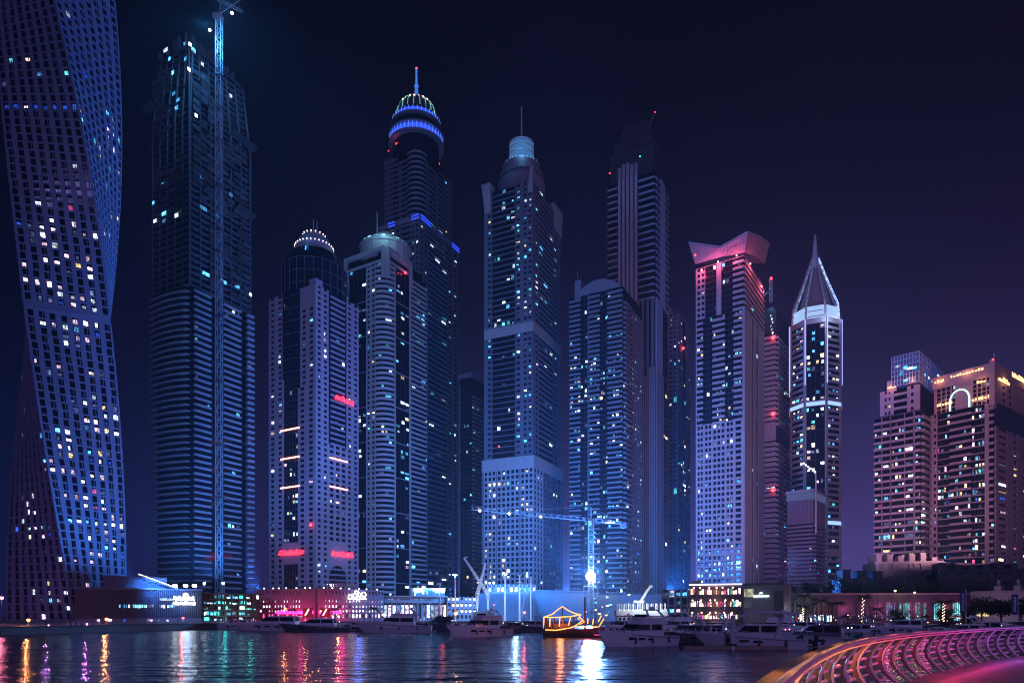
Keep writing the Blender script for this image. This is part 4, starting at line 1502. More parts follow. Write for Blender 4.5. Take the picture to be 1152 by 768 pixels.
# ------------------------------------------------------------------ octagonal tower with spire
def spire_tower():
    Y = 480
    px = 917
    c = Vector((PXX(px, Y), Y))
    r = 27.3 / F * Y
    root = empty('spire_tower', (c.x, c.y, 1.6), 'white lit octagonal tower tapering to a ribbed pyramid and needle spire', 'skyscraper', 'towers of the marina skyline')
    T = Tower.__new__(Tower)
    T.root, T.base, T.Y = root, 1.6, Y
    T.wall, T.wallm, T.balc, T.lit, T.dark = MB(), STONE, [], [], []
    T.C, T.ex, T.ey = c, Vector((1, 0)), Vector((0, 1))
    rot = R(22.5 - 23)
    poly = [(c.x + r * math.cos(rot + R(45) * i), c.y + r * math.sin(rot + R(45) * i)) for i in range(8)]
    zt = T.z(368)
    b = MB()
    b.prism(poly, 1.6, zt)
    T.part(b, 'glazing', GLASS)
    zs = [2, T.z(622), T.z(588), T.z(458), zt]
    hot = lambda z: 1.5
    for i in range(8):
        p0, p1 = poly[i], poly[(i + 1) % 8]
        mx, my = (p0[0] + p1[0]) / 2 - c.x, (p0[1] + p1[1]) / 2 - c.y
        if mx * -c.x + my * -c.y < -3000:
            continue
        f = Face(p0, p1)
        odd = i % 2
        for a, e in zip(zs[:-1], zs[1:]):
            n = max(3, int((e - a - 4) / 3.9))
            bays = [('p', .06), ('g', .88, {'n': 4, 'every': 5, 'p': .22}), ('p', .06)] if odd else [('p', .1), ('b', .8, {'n': 3, 'ph': .4, 'bd': .9, 'p': .24}), ('p', .1)]
            T.facade(f, a, e - 3.6, n, bays, pal=PAL_MIX, depth=.6)
            T.wall.fbox(f, 0, f.L, e - 3.6, e, -.1, .9, STONE)
            if e in (T.z(588), T.z(458)):
                q = MB()
                q.fbox(f, .6, f.L - .6, e - 3.3, e - .8, .92, 1.05)
                T.part(q, 'light_band', E_LEDW)
        q = MB()
        q.fbox(f, -.3, .3, T.z(440), zt, .9, 1.3)
        T.part(q, 'edge_light', emit('edge_led', (.38, .42, 1.0), 1.6, vary=False))
    # crown: lit rings, ribbed pyramid, needle
    rr = 26 / F * Y
    rg = MB()
    for py in (368, 362, 356):
        z = T.z(py)
        q = [(c.x + rr * math.cos(rot + R(45) * i), c.y + rr * math.sin(rot + R(45) * i)) for i in range(8)]
        rg.prism(q, z, z + 1.6)
        rr *= .985
    T.part(rg, 'lit_cornice', emit('cornice_led', (.42, .62, 1.0), .9, vary=False))
    zc, zp = T.z(352), T.z(296)
    ci = MB()
    q0 = [(c.x + rr * .78 * math.cos(rot + R(45) * i), c.y + rr * .78 * math.sin(rot + R(45) * i), zt) for i in range(8)]
    q1 = [(c.x + rr * .74 * math.cos(rot + R(45) * i), c.y + rr * .74 * math.sin(rot + R(45) * i), zc) for i in range(8)]
    q2 = [(c.x + 1.4 * math.cos(rot + R(45) * i), c.y + 1.4 * math.sin(rot + R(45) * i), zp + 3) for i in range(8)]
    ci.loft([q0, q1, q2])
    T.part(ci, 'pyramid', GREYW)
    for i in range(8):
        a = rot + R(45) * i
        rb = MB()
        rb.path([(c.x + r * .98 * math.cos(a), c.y + r * .98 * math.sin(a), zt - 8), (c.x + rr * .98 * math.cos(a), c.y + rr * .98 * math.sin(a), zc + 2), (c.x + rr * .5 * math.cos(a), c.y + rr * .5 * math.sin(a), (zc + zp) / 2 + 4), (c.x + 2.4 * math.cos(a), c.y + 2.4 * math.sin(a), T.z(292))], [.8, .8, .7, .6], 5)
        T.part(rb, 'crown_rib', emit('crown_rib_led', (.34, .50, 1.0), 1.1) if i % 2 else STEEL)
    s = MB()
    s.lathe([(3.4, zp - 6), (2.6, T.z(291)), (1.7, T.z(284)), (1.1, T.z(272)), (.25, T.z(263))], c, 10)
    T.part(s, 'spire', STEEL, True)
    lamp('crown_glow', (c.x, c.y - r - 6, T.z(372)), (.4, .55, 1), 7000, 2)
    lamp('crown_glow', (c.x + 14, c.y - r + 2, T.z(362)), (.5, .5, 1), 5000, 2)
    T.finish()

spire_tower()

# ------------------------------------------------------------------ low purple slab block with lit glass roof band
def purple_block():
    Y = 400
    T = Tower('slab_block', 'purple slab fronted block with a lit glass band on top, below the spired tower', 915, Y, 886, 928, 40, cat='apartment block')
    T.wallm = mat('mauve_cladding', (0.085, 0.065, 0.09), 0.6, streak=True)
    z1, z0 = T.z(588), T.z(561)
    T.core(z0)
    nf = 24
    T.facade(T.L, 2, z1, nf, [('b', 1, {'n': 5, 'ph': .5, 'bd': 1.4})], p=.02)
    T.facade(T.R, 2, z1, nf, [('b', 1, {'n': 4, 'ph': .5, 'bd': 1.4})], p=.04)
    T.wall.fbox(T.L, 0, T.L.L, z1, z0, -.1, .3, T.wallm)
    T.wall.fbox(T.R, 0, T.R.L, z1, z0, -.1, .3, T.wallm)
    for i in range(9):
        for fc in (T.L, T.R):
            T.wall.fbox(fc, fc.L * i / 9, fc.L * i / 9 + .25, z1, z0, .3, .5, DARKW)
    b = MB()
    b.prism(T.rect(-T.a - .5, .5, -.5, T.b + .5), z0, z0 + 4.2)
    T.part(b, 'glass_attic', emit('attic_glass', (.26, .34, .75), .2, vary=False))
    b = MB()
    b.prism(T.rect(-T.a - .8, .8, -.8, T.b + .8), z0 + 4.3, z0 + 6)
    T.part(b, 'roof', GREYW)
    T.finish()
    c = empty('light_mast', P(918, 600, 395), 'slender bent mast strung with white lamps in front of the spired tower', 'mast')
    b = MB()
    b.path([P(918, 600, 395), P(918, 545, 395), P(917.5, 533, 395), P(912, 527, 395), P(904, 521, 395)], .45, 5)
    b.build('arm', CRANE, c)
    for i in range(6):
        p = P(904 + i * 2.6, 521 + i * 1.9, 394)
        q = MB()
        q.ball(p, .55, 6)
        q.build('lamp_head', emit('lamp_head_white', (.75, .9, 1), 3, vary=False), c, True)

purple_block()

# ------------------------------------------------------------------ pair of terraced towers at the right
def terraced_towers():
    Y = 355
    T = Tower('terraced_tower', 'terraced apartment tower with blue lit balconies and glowing blue glass rooftop box', 1036, Y, 984, 1066, 46, cat='apartment tower', group='terraced apartment towers')
    T.wallm = mat('blush_stone', (0.25, 0.20, 0.21), 0.8, streak=True)
    zt = T.z(462)
    T.core(zt)
    nf = int((zt - 2) / 3.45)
    B = lambda n, **k: {'n': n, 'ph': .34, 'bd': 1.6, **k}
    T.facade(T.L, 2, zt, nf, [('b', .16, B(2)), ('p', .015), ('w', .2, {'n': 1, 'pier': .08, 'span': .3, 'p': .22, 'd': 1.8}), ('b', .3, B(4, bd=.9)), ('w', .2, {'n': 1, 'pier': .08, 'span': .3, 'p': .22, 'd': 1.8}), ('p', .015), ('b', .12, B(2))], p=.14, pal=PAL_GOLD)
    T.facade(T.R, 2, zt, nf, [('b', .5, B(3)), ('p', .5)], p=.08, pal=PAL_GOLD)
    # stepped upper storeys
    x = -T.a
    zu = T.z(430)
    T.core(zu, z0=zt, name='upper_glazing', x0=x + 2, x1=-1, y0=2.5)
    f = Face(T.w(x + 2, 2.5), T.w(-1, 2.5))
    T.facade(f, zt, zu, 4, [('p', .1), ('w', .2, {'n': 2, 'p': .02}), ('p', .06), ('b', .34, B(2, bd=.8)), ('p', .06), ('w', .14, {'n': 1}), ('p', .12)], p=.02)
    g = MB()
    g.fbox(f, f.L * .18, f.L * .43, zu - 1, T.z(419), -3, .6)
    g.fbox(f, f.L * .62, f.L * 1.0, zu + 1, T.z(413), -3, .6)
    T.part(g, 'crown_parapet', ROSE)
    for q0, q1, py in ((.2, .42, 428), (.64, .97, 423)):
        for i in range(6):
            q = MB()
            a_, b_ = q0 + (q1 - q0) * i / 6, q0 + (q1 - q0) * (i + .7) / 6
            q.fbox(f, f.L * a_, f.L * b_, T.z(py), T.z(py - rng.uniform(1, 2.6)), .7, .85)
            T.part(q, 'gold_light', E_GOLD)
        lamp('gold_glow', f.pt(f.L * (q0 + q1) / 2, 3.5, T.z(py)), (1, .4, .25), 800, 1)
    bx = MB()
    x0, x1 = x + .36 * T.a, x + .66 * T.a
    bx.prism(T.rect(x0, -1.2, 1.4, T.b * .9), T.z(427), T.z(394))
    gb = T.part(bx, 'glass_box', emit('rooftop_glass', (.05, .16, .85), .55, vary=True))
    fr = MB()
    fl = Face(T.w(x0, 1.4), T.w(-1.2, 1.4))
    f2 = Face(T.w(-1.2, 1.4), T.w(-1.2, T.b * .9))
    for ff in (fl, f2):
        n = 9
        for i in range(n + 1):
            fr.fbox(ff, ff.L * i / n - .12, ff.L * i / n + .12, T.z(427), T.z(393), 0, .3)
        for i in range(7):
            z = T.z(427) + (T.z(393) - T.z(427)) * i / 6
            fr.fbox(ff, 0, ff.L, z - .12, z + .12, 0, .25)
    fr.build('mullion_grid', STEEL, gb)
    for i in range(16):
        ff = fl if i < 9 else f2
        u = rng.uniform(.02, .9) * ff.L
        z = T.z(rng.uniform(425, 397))
        q = MB()
        q.fbox(ff, u, u + 2.2, z, z + 1.2, .31, .36)
        q.build('lit_pane', E_CYAN if i % 3 else E_COOL, gb)
    T.finish()

    Y = 340
    T = Tower('terraced_tower', 'large terraced tower with gold lit crown and a white glowing arch high on its face', 1119, Y, 1046, 1168, 54, cat='apartment tower', group='terraced apartment towers')
    T.wallm = ROSE
    zt = T.z(452)
    T.core(zt)
    nf = int((zt - 2) / 3.45)
    L1 = [('p', .05), ('w', .08, {'n': 1}), ('g', .2, {'n': 4, 'p': .22, 'sm': ROSE, 'sh': .5}), ('b', .33, B(5, bd=1.0)), ('g', .2, {'n': 4, 'p': .24, 'sm': ROSE, 'sh': .5}), ('p', .06), ('b', .08, B(1))]
    T.facade(T.L, 2, zt, nf, L1, p=.12, pal=PAL_GOLD)
    T.facade(T.R, 2, zt - 12, nf - 3, [('w', .3, {'n': 1, 'pier': .4, 'span': .6}), ('w', .26, {'n': 1, 'pier': .7, 'span': .6}), ('w', .3, {'n': 2, 'pier': .6, 'span': .6}), ('p', .14)], p=.16, pal=PAL_GOLD)
    zu = T.z(408)
    T.core(zu, z0=zt, name='upper_glazing', x0=-T.a * .94, x1=-.8, y0=1.2)
    f = Face(T.w(-T.a * .94, 1.2), T.w(-.8, 1.2))
    f2 = Face(T.w(-.8, 1.2), T.w(-.8, T.b))
    T.facade(f, zt, zu - 6, 6, [('p', .04), ('w', .34, {'n': 4, 'pier': .25, 'span': .2, 'd': .25}), ('p', .28, {'d': .3}), ('w', .30, {'n': 4, 'pier': .25, 'span': .2, 'd': .25}), ('p', .04)], p=.03, pal=PAL_BLUE)
    T.facade(f2, zt - 12, zu - 6, 8, [('p', .12), ('w', .3, {'n': 2, 'pier': .5, 'span': .5}), ('p', .2), ('w', .38, {'n': 3, 'pier': .5, 'span': .5})], p=.12, pal=PAL_GOLD, depth=.6)
    cr = MB()
    cr.fbox(f, -.6, f.L + .8, zu - 6, zu + .6, -2, 1.0)
    cr.fbox(f2, .9, f2.L, zu - 6, zu + .3, -2, 1.0)
    cr.fbox(f, f.L - 1.5, f.L + .9, zt - 3, zu + 2, -1.2, 1.5)
    T.part(cr, 'crown_parapet', ROSE)
    for fc, q0, q1, py, hh in ((f, .02, .2, 432, 4), (f, .3, .86, 425.5, 3), (f, .74, .9, 432, 3), (f, .06, .34, 458, 3.5), (f, .66, .97, 452, 4), (f2, .05, .3, 428, 6), (f2, .35, .95, 424, 6)):
        zz = PZ(py, fc.pt(fc.L * q0, 0, 0)[1])
        n_ = int(fc.L * (q1 - q0) / 1.5) + 1
        for i in range(n_):
            q = MB()
            a_, b_ = q0 + (q1 - q0) * i / n_, q0 + (q1 - q0) * (i + rng.uniform(.5, .85)) / n_
            q.fbox(fc, fc.L * a_, fc.L * b_, zz, zz + hh * rng.uniform(.2, .45), 1.02, 1.15)
            T.part(q, 'gold_light', E_GOLD)
        lamp('gold_glow', fc.pt(fc.L * (q0 + q1) / 2, 3.0, zz + .5), (1, .42, .2), 700, 1)
    ar = MB()
    um, rr = f.L * .45, f.L * .165
    zc = T.z(441)
    pts = [f.pt(um - rr, .9, T.z(451))] + [f.pt(um + rr * math.cos(a), .9, zc + rr * 1.25 * math.sin(a)) for a in [math.pi * (1 - i / 14) for i in range(15)]] + [f.pt(um + rr, .9, T.z(451))]
    ar.path(pts, .42, 6)
    T.part(ar, 'arch_light', emit('arch_light', (.62, .85, .95), 1.5, vary=False), True)
    an = MB()
    an.tube(f.pt(f.L + .2, .2, zu + 2), f.pt(f.L + .2, .2, zu + 5), .2)
    T.part(an, 'antenna', STEEL)
    T.beacon(P(1117, 404, Y), .4, watts=0)
    T.finish()
    b = MB()

terraced_towers()
# ------------------------------------------------------------------ waterfront buildings
def block(name, label, pxl, Yl, pxr, Yr, py_top, depth, cat='building', m=None, core=GLASS, pxref=None):
    """long low building with its front between two points; returns a tower-like builder"""
    T = Tower.__new__(Tower)
    p0 = (PXX(pxl, Yl), Yl)
    p1 = (PXX(pxr, Yr), Yr)
    T.L = Face(p0, p1)
    T.root = empty(name, (p0[0], p0[1], 1.6), label, cat)
    T.base, T.Y = 1.6, (Yl + Yr) / 2
    T.wall, T.wallm, T.balc, T.lit, T.dark = MB(), m or CONC, [], [], []
    n = T.L.n
    T.back = [(p1[0] - n.x * depth, p1[1] - n.y * depth), (p0[0] - n.x * depth, p0[1] - n.y * depth)]
    T.top = PZ(py_top, T.Y)
    b = MB()
    b.prism([p0, p1] + T.back, 1.6, T.top - .05)
    T.corep = T.part(b, 'glazing', core)
    return T

def row_windows(T, fc, u0, u1, z0, z1, n, pal, frac=.62, d=.5, p=1.0, m=None):
    for i in range(n):
        if rng.random() > p:
            continue
        w = (u1 - u0) / n
        a = u0 + w * i + w * (1 - frac) / 2
        T.window(fc, a, a + w * frac, z0, z1, d=d, pal=pal, m=m, full=True)

def podiums():
    # dark ribbed hall at the foot of the twisted tower
    T = block('ribbed_hall', 'low dark ribbed hall with white rooftop sign and floodlights beside the twisted tower', 84, 240, 227, 262, 661.5, 30, m=DARKW, core=DARKW)
    f = T.L
    for i in range(64):
        u = f.L * (i + .5) / 64
        T.wall.fbox(f, u - .09, u + .09, 3.2, T.top, -.05, .32)
    T.wall.fbox(f, -.3, f.L + .3, T.top - .5, T.top + .15, -.4, .6, GREYW)
    T.wall.fbox(f, 0, f.L, 1.6, 3.2, -.05, .35, GREYW)
    for i in range(26):
        u = f.L * (.33 + .45 * i / 26)
        if rng.random() < .75:
            T.window(f, u, u + f.L * .017 * rng.uniform(.4, 1), 7.2 - .3 * rng.random(), 8.2, d=.34, pal=[(E_COOL, 3), (E_CYAN, 3), (E_DIM, 2)], full=True)
    for i in range(22):
        if rng.random() < .5:
            u = f.L * (.02 + .95 * rng.random())
            T.window(f, u, u + .8, 2, 2 + rng.uniform(.6, 1.1), d=.37, pal=[(E_ROSE, 2), (E_PINK, 2), (E_BLUE, 2), (E_DIM, 3)], full=True)
    up = MB()
    q0, q1 = f.L * .22, f.L * .72
    z1 = PZ(648, T.Y + 6)
    up.hexa([f.pt(q0, -5, T.top), f.pt(q1, -5, T.top), f.pt(q1, -20, T.top), f.pt(q0, -20, T.top), f.pt(q0, -5, z1), f.pt(q1, -5, z1 - .6), f.pt(q1, -20, z1 - .6), f.pt(q0, -20, z1)])
    for i in range(30):
        u = q0 + (q1 - q0) * (i + .5) / 30
        up.fbox(f, u - .12, u + .12, T.top, z1 - .1, -5, -4.7)
    T.part(up, 'upper_gallery', HOARD)
    st = MB()
    a, b = f.L * .49, f.L * .80
    za, zb = z1 + .3, T.top + .2
    st.hexa([f.pt(a, -2.5, za - 1.1), f.pt(b, -2.5, zb - .4), f.pt(b, -4.5, zb - .4), f.pt(a, -4.5, za - 1.1), f.pt(a, -2.5, za - .3), f.pt(b, -2.5, zb + .2), f.pt(b, -4.5, zb + .2), f.pt(a, -4.5, za - .3)])
    stair = T.part(st, 'stair', STEEL_D)
    lb = MB()
    for i in range(22):
        t = i / 21
        lb.ball(f.pt(a + (b - a) * t, -2.4, za + (zb - za) * t + .25), .16 + .1 * rng.random(), 5)
    lb.build('stair_lamp', emit('stair_bulb', (.9, .9, .75), 4, vary=False), stair)
    sg = MB()
    script_sign(sg, f, f.L * .765, f.L * .935, PZ(674.6, 258), PZ(670.6, 258), .55, .30, 21)
    script_sign(sg, f, f.L * .755, f.L * .94, PZ(680, 258), PZ(676, 258), .55, .32, 22)
    zc = PZ(669.5, 258)
    um = f.L * .862
    sg.path([f.pt(um + .75 * math.cos(i * .785), .55, zc + .9 * math.sin(i * .785)) for i in range(8)], .28, 5)
    sg.ball(f.pt(um - .1, .55, zc + .15), .35, 6)
    T.part(sg, 'roof_sign', E_SIGN, label='white illuminated two line sign under a round emblem')
    sg = MB()
    script_sign(sg, f, f.L * .65, f.L * .76, PZ(675.5, 256), PZ(672, 256), .55, .16, 23)
    T.part(sg, 'wall_script', emit('dim_sign', (.6, .8, 1), 1.0, vary=False))
    lamp('sign_glow', f.pt(um, 4, PZ(676, 258)), (.35, .6, 1), 1500, 1.5)
    for px in (197, 209, 219, 230):
        k = MB()
        p = P(px, 658.5 if px < 225 else 656, 262)
        k.tube((p.x, p.y + .5, T.top), (p.x, p.y + .5, p.z), .12, 5, m=STEEL_D)
        k.lathe([(.1, p.z - .5), (.85 if px < 225 else .4, p.z - .35), (.85 if px < 225 else .4, p.z + .35), (.1, p.z + .5)], (p.x, p.y - .2), 8, m=E_WHITE)
        k.build('floodlight', None, T.root)
        if px in (197, 219):
            lamp('floodlight_glow', (p.x, p.y + 2, p.z + 1), (.04, .26, 1.0), 120000, .8, (-.5, .5, 1), 150)
            lamp('hall_glow', (p.x - 2, p.y - 12, p.z + 1), (.05, .22, 1.0), 9000, .5, (-.5, 1, -.5), 120)
    T.finish()
    o = empty('unseen_site_flood', (PXX(251, 398), 398, 1.6), 'unseen white floodlight on a short lattice stand at the foot of the unfinished tower', 'floodlight')  # unseen lamp added to light the tower foot and the haze
    p = P(251, 655.5, 398)
    b = MB()
    lattice(b, (p.x, p.y), .6, 1.6, p.z, 2, .1)
    b.build('stand', CRANE, o)
    b = MB()
    b.ball(p, .7, 8)
    b.build('lamp_head', E_WHITE, o, True)
    lamp('site_glow', (p.x, p.y - 8, p.z + 2), (.04, .24, 1), 160000, .6, (-.2, -.1, 1), 172)
    lamp('site_glow', (p.x, p.y - 14, p.z + 2), (.03, .20, 1), 420000, .6, (-.5, -.3, .9), 70)  # extra beam added to make the haze glow before the tower

    # unseen floodlights added in the gaps behind the front towers to light the haze
    for px, Yp, w, lab in ((636, 560, 500000, 'unseen floodlight mast deep in the gap right of the lantern tower'), (752, 500, 520000, 'unseen floodlight mast before the finned tower, left of the flared crown tower'), (521, 690, 450000, 'unseen floodlight mast in the gap left of the slab edged tower'), (160, 470, 260000, 'unseen floodlight mast behind the ribbed hall, left of the unfinished tower'), (292, 500, 320000, 'unseen floodlight mast in the gap between the unfinished and rose towers')):
        p = P(px, 668, Yp)
        o = empty('unseen_flood_mast', (p.x, Yp, 1.6), lab, 'floodlight', 'unseen floodlight masts behind the towers')
        b = MB()
        lattice(b, (p.x, Yp), .5, 1.6, p.z, 2.4, .09)
        b.build('mast', CRANE, o)
        b = MB()
        b.box(p.x - 1.6, p.x + 1.6, Yp - .3, Yp + .3, p.z, p.z + 1.2)
        b.build('lamp_head', E_WHITE, o)
        lamp('unseen_flood_glow', (p.x, Yp, p.z + 3), (.03, .20, 1), w * 2, .8, (0, -1, .22), 46)

    # railing of the left quay
    r = MB()
    a, b = Vector((-113, 152)), Vector((-88, 232))
    for i in range(56):
        q = a + (b - a) * i / 55
        r.box(q.x - .05, q.x + .05, q.y - .05, q.y + .05, 1.6, 2.75)
    for z in (1.95, 2.3, 2.7):
        r.tube((a.x, a.y, z), (b.x, b.y, z), .045, 5)
    tag(r.build('quay_railing', STEEL_D, loc=(a.x, a.y, 1.6)), 'thin post railing along the quay edge before the ribbed hall', 'railing')

    # open decked pavilion with teal light
    T = block('teal_pavilion', 'open decked pavilion lit teal and blue, between the ribbed hall and rose podium', 227, 268, 291, 285, 668, 22, m=STEEL_D, core=DARKW)
    f = T.L
    nf = 5
    fh = (T.top - 1.6) / nf
    for k in range(nf + 1):
        T.wall.fbox(f, 0, f.L, 1.6 + k * fh, 1.9 + k * fh, -.2, 2.6)
    for i in range(9):
        u = f.L * i / 8
        T.wall.fbox(f, max(0, u - .2), min(f.L, u + .2), 1.6, T.top, .3, .7)
    for k in range(nf):
        for i in range(18):
            if rng.random() < .62:
                u = f.L * i / 18 + rng.random()
                z = 1.95 + k * fh
                T.window(f, u, u + rng.uniform(.4, 2.2), z + .2, z + rng.uniform(.5, fh - .5), d=.1, pal=[(E_TEAL, 6), (E_CYAN, 4), (E_COOL, 2), (E_GREEN, 1.2), (E_WARM, .8)], full=True)
    T.finish()
    for u, w, col in ((.3, 7000, (.06, .8, .8)), (.75, 6000, (.06, .9, .6))):
        lamp('pavilion_glow', f.pt(f.L * u, 5, 5), col, w * .06, .6)

    # rose stone podium, two wings and a corner
    T = block('rose_podium', 'long rose stone podium with rows of small lit windows, left wing beside red banners', 289, 300, 356, 292, 664, 30, m=ROSE, core=mat('podium_core', (.03, .02, .03), .4))
    T2 = block('rose_podium', 'rose stone podium wing with white script sign and bright window rows', 356, 292, 431, 318, 664.5, 30, m=ROSE, core=MATS['podium_core'])
    for t, n, lev in ((T, 15, 1), (T2, 18, 2)):
        f = t.L
        zz = [1.6, PZ(690.5, t.Y), PZ(685.5, t.Y), PZ(680.5, t.Y), PZ(675, t.Y), t.top]
        solid = .25 if lev == 1 else .1
        g = f.L * (1 - solid) if lev == 1 else f.L
        g0 = 0 if lev == 1 else f.L * .1
        for k in range(5):
            h = zz[k + 1] - zz[k]
            t.facade(f, zz[k], zz[k + 1], 1, [('w', 1, {'n': n, 'pier': .45 if k < 3 else .62, 'span': .5 if k < 3 else .62, 'p': 0})], u0=g0, u1=g)
            if k < 4:
                fr = (.55, .55, .45, .3)[k]
                row_windows(t, f, g0, g, zz[k] + h * .5, zz[k] + h * .98, n, [(E_PINK, 5), (E_COOL, 5), (E_WARM, 1)] if k < 3 else PAL_PINK, fr, .1, (.7, .92, .9, .7)[k] if lev == 2 else (.6, .7, .6, .6)[k], m=E_PINKL if k == 0 and lev == 1 else None)
        if lev == 1:
            t.wall.fbox(f, g, f.L, 1.6, t.top, -.1, .9)
        else:
            t.wall.fbox(f, 0, g0, 1.6, t.top, -.1, .9)
        t.wall.fbox(f, -.2, f.L + .2, t.top - .1, t.top + .8, -.4, .9)
    f = T2.L
    sg = MB()
    a, b = f.L * .42, f.L * .70
    z0, z1 = PZ(674.5, 303), PZ(664, 303)
    sg.path([f.pt(a + (b - a) * t, 1.6, z0 + (z1 - z0) * (.12 + .06 * math.sin(9 * t))) for t in [i / 12 for i in range(13)]], .22, 5)
    for (x, y, rad, s0, s1) in ((.12, .35, .10, 0, 6), (.42, .5, .16, 0, 8), (.58, .55, .12, 1, 7), (.85, .62, .13, 0, 8), (.74, .3, .09, 0, 5)):
        sg.path([f.pt(a + (b - a) * x + rad * (b - a) * math.cos(i * .785), 1.6, z0 + (z1 - z0) * (y + .26 * math.sin(i * .785))) for i in range(s0, s1 + 1)], .24, 5)
    for (x, y0, y1) in ((.36, .6, 1.0), (.5, .3, .9), (.66, .2, .7), (.92, .1, .5), (.2, .1, .5)):
        sg.tube(f.pt(a + (b - a) * x, 1.6, z0 + (z1 - z0) * y0), f.pt(a + (b - a) * (x + .03), 1.6, z0 + (z1 - z0) * y1), .22, 5)
    for (x, y) in ((.45, 1.02), (.55, .98), (.3, -.1), (.62, -.12)):
        sg.ball(f.pt(a + (b - a) * x, 1.6, z0 + (z1 - z0) * y), .3, 6)
    T2.part(sg, 'script_sign', emit('script_white', (.86, .92, 1), 3.2, vary=False), label='white flowing script sign with blue halo')
    lamp('script_glow', f.pt((a + b) / 2, 3.2, (z0 + z1) / 2), (.05, .12, 1), 2200, 1.5)
    for t, q0, q1 in ((T, .35, .98), (T2, .02, .34)):
        n_ = 6
        for i in range(n_):
            a_, b_ = q0 + (q1 - q0) * i / n_, q0 + (q1 - q0) * (i + .9) / n_
            b_o = MB()
            b_o.fbox(t.L, t.L.L * a_, t.L.L * b_, 5.0, 6.2, .95, 1.1)
            t.part(b_o, 'light_strip', emit('magenta_strip', (1, .015, .26), 13, vary=False))
        for q in (.25, .75):
            lamp('strip_glow', t.L.pt(t.L.L * (q0 + (q1 - q0) * q), 5, 5), (1, .02, .32), 1500, 1.8)
    # colonnade on the roof
    co = MB()
    for i in range(11):
        u = f.L * (.24 + .40 * i / 10)
        co.fbox(f, u - .28, u + .28, T2.top + .8, T2.top + 3.0, -4, -3.4)
    co.fbox(f, f.L * .22, f.L * .66, T2.top + 3.0, T2.top + 3.6, -5, -3.2)
    T2.part(co, 'colonnade', ROSE)
    for i in range(10):
        u = f.L * (.26 + .40 * i / 10)
        lb = MB()
        lb.fbox(f, u - .2, u + .2, T2.top + .9, T2.top + 2.7, -4.6, -4.4)
        T2.part(lb, 'colonnade_lamp', E_WARM)
    for t in (T, T2):
        for i in range(7):
            u = t.L.L * (.1 + .8 * (i + rng.uniform(-.2, .2)) / 6)
            lb = MB()
            lb.ball(t.L.pt(u, -1, t.top + 1.1), .34, 6)
            t.part(lb, 'roof_lamp', E_SIGN)
    T.finish()
    T2.finish()
    for t, q in ((T, .5), (T2, .25), (T2, .8)):
        lamp('roof_lamp_glow', t.L.pt(t.L.L * q, -4, t.top + 2), (.55, .36, 1), 36000, .4, (0, .6, 1), 150)
    for (px, nm) in ((346, 'left of the arched door'), (366, 'right of the arched door')):
        Yb = 288
        x = PXX(px, Yb)
        b = MB()
        b.box(x - 1.9, x + 1.9, Yb - .2, Yb, 3.4, 7.4, RED_P)
        o = empty('banner', (x, Yb, 1.6), 'red backlit banner with pale emblem on the podium wall, ' + nm, 'banner', 'red banners on the podium')
        b.build('cloth', emit('red_banner_lit', (1, .012, .05), 2.4, vary=False), o)
        e = MB()
        e.path([(x - .9 + .3 * i, Yb - .3, 4.2 + .55 * i + .2 * math.sin(3 * i)) for i in range(6)], .3, 5)
        e.build('emblem', emit('banner_white', (.9, .85, 1), 1.8, vary=False), o)
        p = MB()
        for q in (-2, 2):
            p.tube((x + q, Yb, 1.6), (x + q, Yb, 7.6), .12, 6)
        p.build('pole', STEEL_D, o)
    lamp('banner_glow', (PXX(356, 270), 270, 4), (1, .04, .2), 4500, 1)

    # blue arcade below the portico tower
    T = block('glass_arcade', 'pale arcade with tall lit glass bays below the portico tower', 431, 322, 503, 330, 671, 24, m=STONE, core=DARKW)
    f = T.L
    T.facade(f, 1.6, T.top - 3, 1, [('w', 1, {'n': 15, 'pier': .34, 'span': .02})])
    T.wall.fbox(f, 0, f.L, T.top - 3, T.top, -.1, .9)
    T.wall.fbox(f, -.5, f.L + .5, T.top - .1, T.top + .5, -.3, 1.5)
    row_windows(T, f, 0, f.L, 3.2, T.top - 4, 15, [(E_COOL, 2), (E_DIM, 3), (E_PINK, 2)], .6, .05, .85)
    row_windows(T, f, f.L * .05, f.L * .8, T.top - 1.6, T.top - .9, 4, [(E_CYAN, 1), (E_DIM, 1)], .8, .92)
    up = MB()
    up.fbox(f, f.L * .5, f.L * 1.0, T.top + .5, T.top + 4.5, -16, -6)
    T.part(up, 'roof_pavilion', CONC)
    row_windows(T, f, f.L * .55, f.L, T.top + 1.5, T.top + 3, 7, [(E_TEAL, 2), (E_WARM, 1)], .5, -5.95, .8)
    for q in (.12, .5, .9):
        b = MB()
        b.ball(f.pt(f.L * q, -3, T.top + 1.2), .4, 6)
        T.part(b, 'roof_lamp', E_SIGN)
        lamp('roof_lamp_glow', f.pt(f.L * q, -3, T.top + 3), (.10, .38, 1), 70000, .4, (0, .6, 1), 155)
    T.finish()

    T = block('white_office', 'small pale office block with bright square windows behind the mobile crane', 503, 316, 536, 318, 671, 18, m=WHITE_W, core=DARKW)
    f = T.L
    T.facade(f, 1.6, T.top, 4, [('w', 1, {'n': 7, 'pier': .4, 'span': .45, 'p': 0})])
    for k in range(1, 4):
        z = 1.6 + k * (T.top - 1.6) / 4
        row_windows(T, f, 0, f.L, z + 1.1, z + 2.2, 7, [(E_COOL, 4), (E_WARM, 1)], .55, .05, .85)
    T.finish()

    # building site: patterned shed, plain hoarding, long hut
    T = block('site_shed', 'patterned site shed with a lit strip of windows along its roof', 538, 322, 601, 322, 667, 16, cat='site shed', m=HOARD, core=HOARD)
    f = T.L
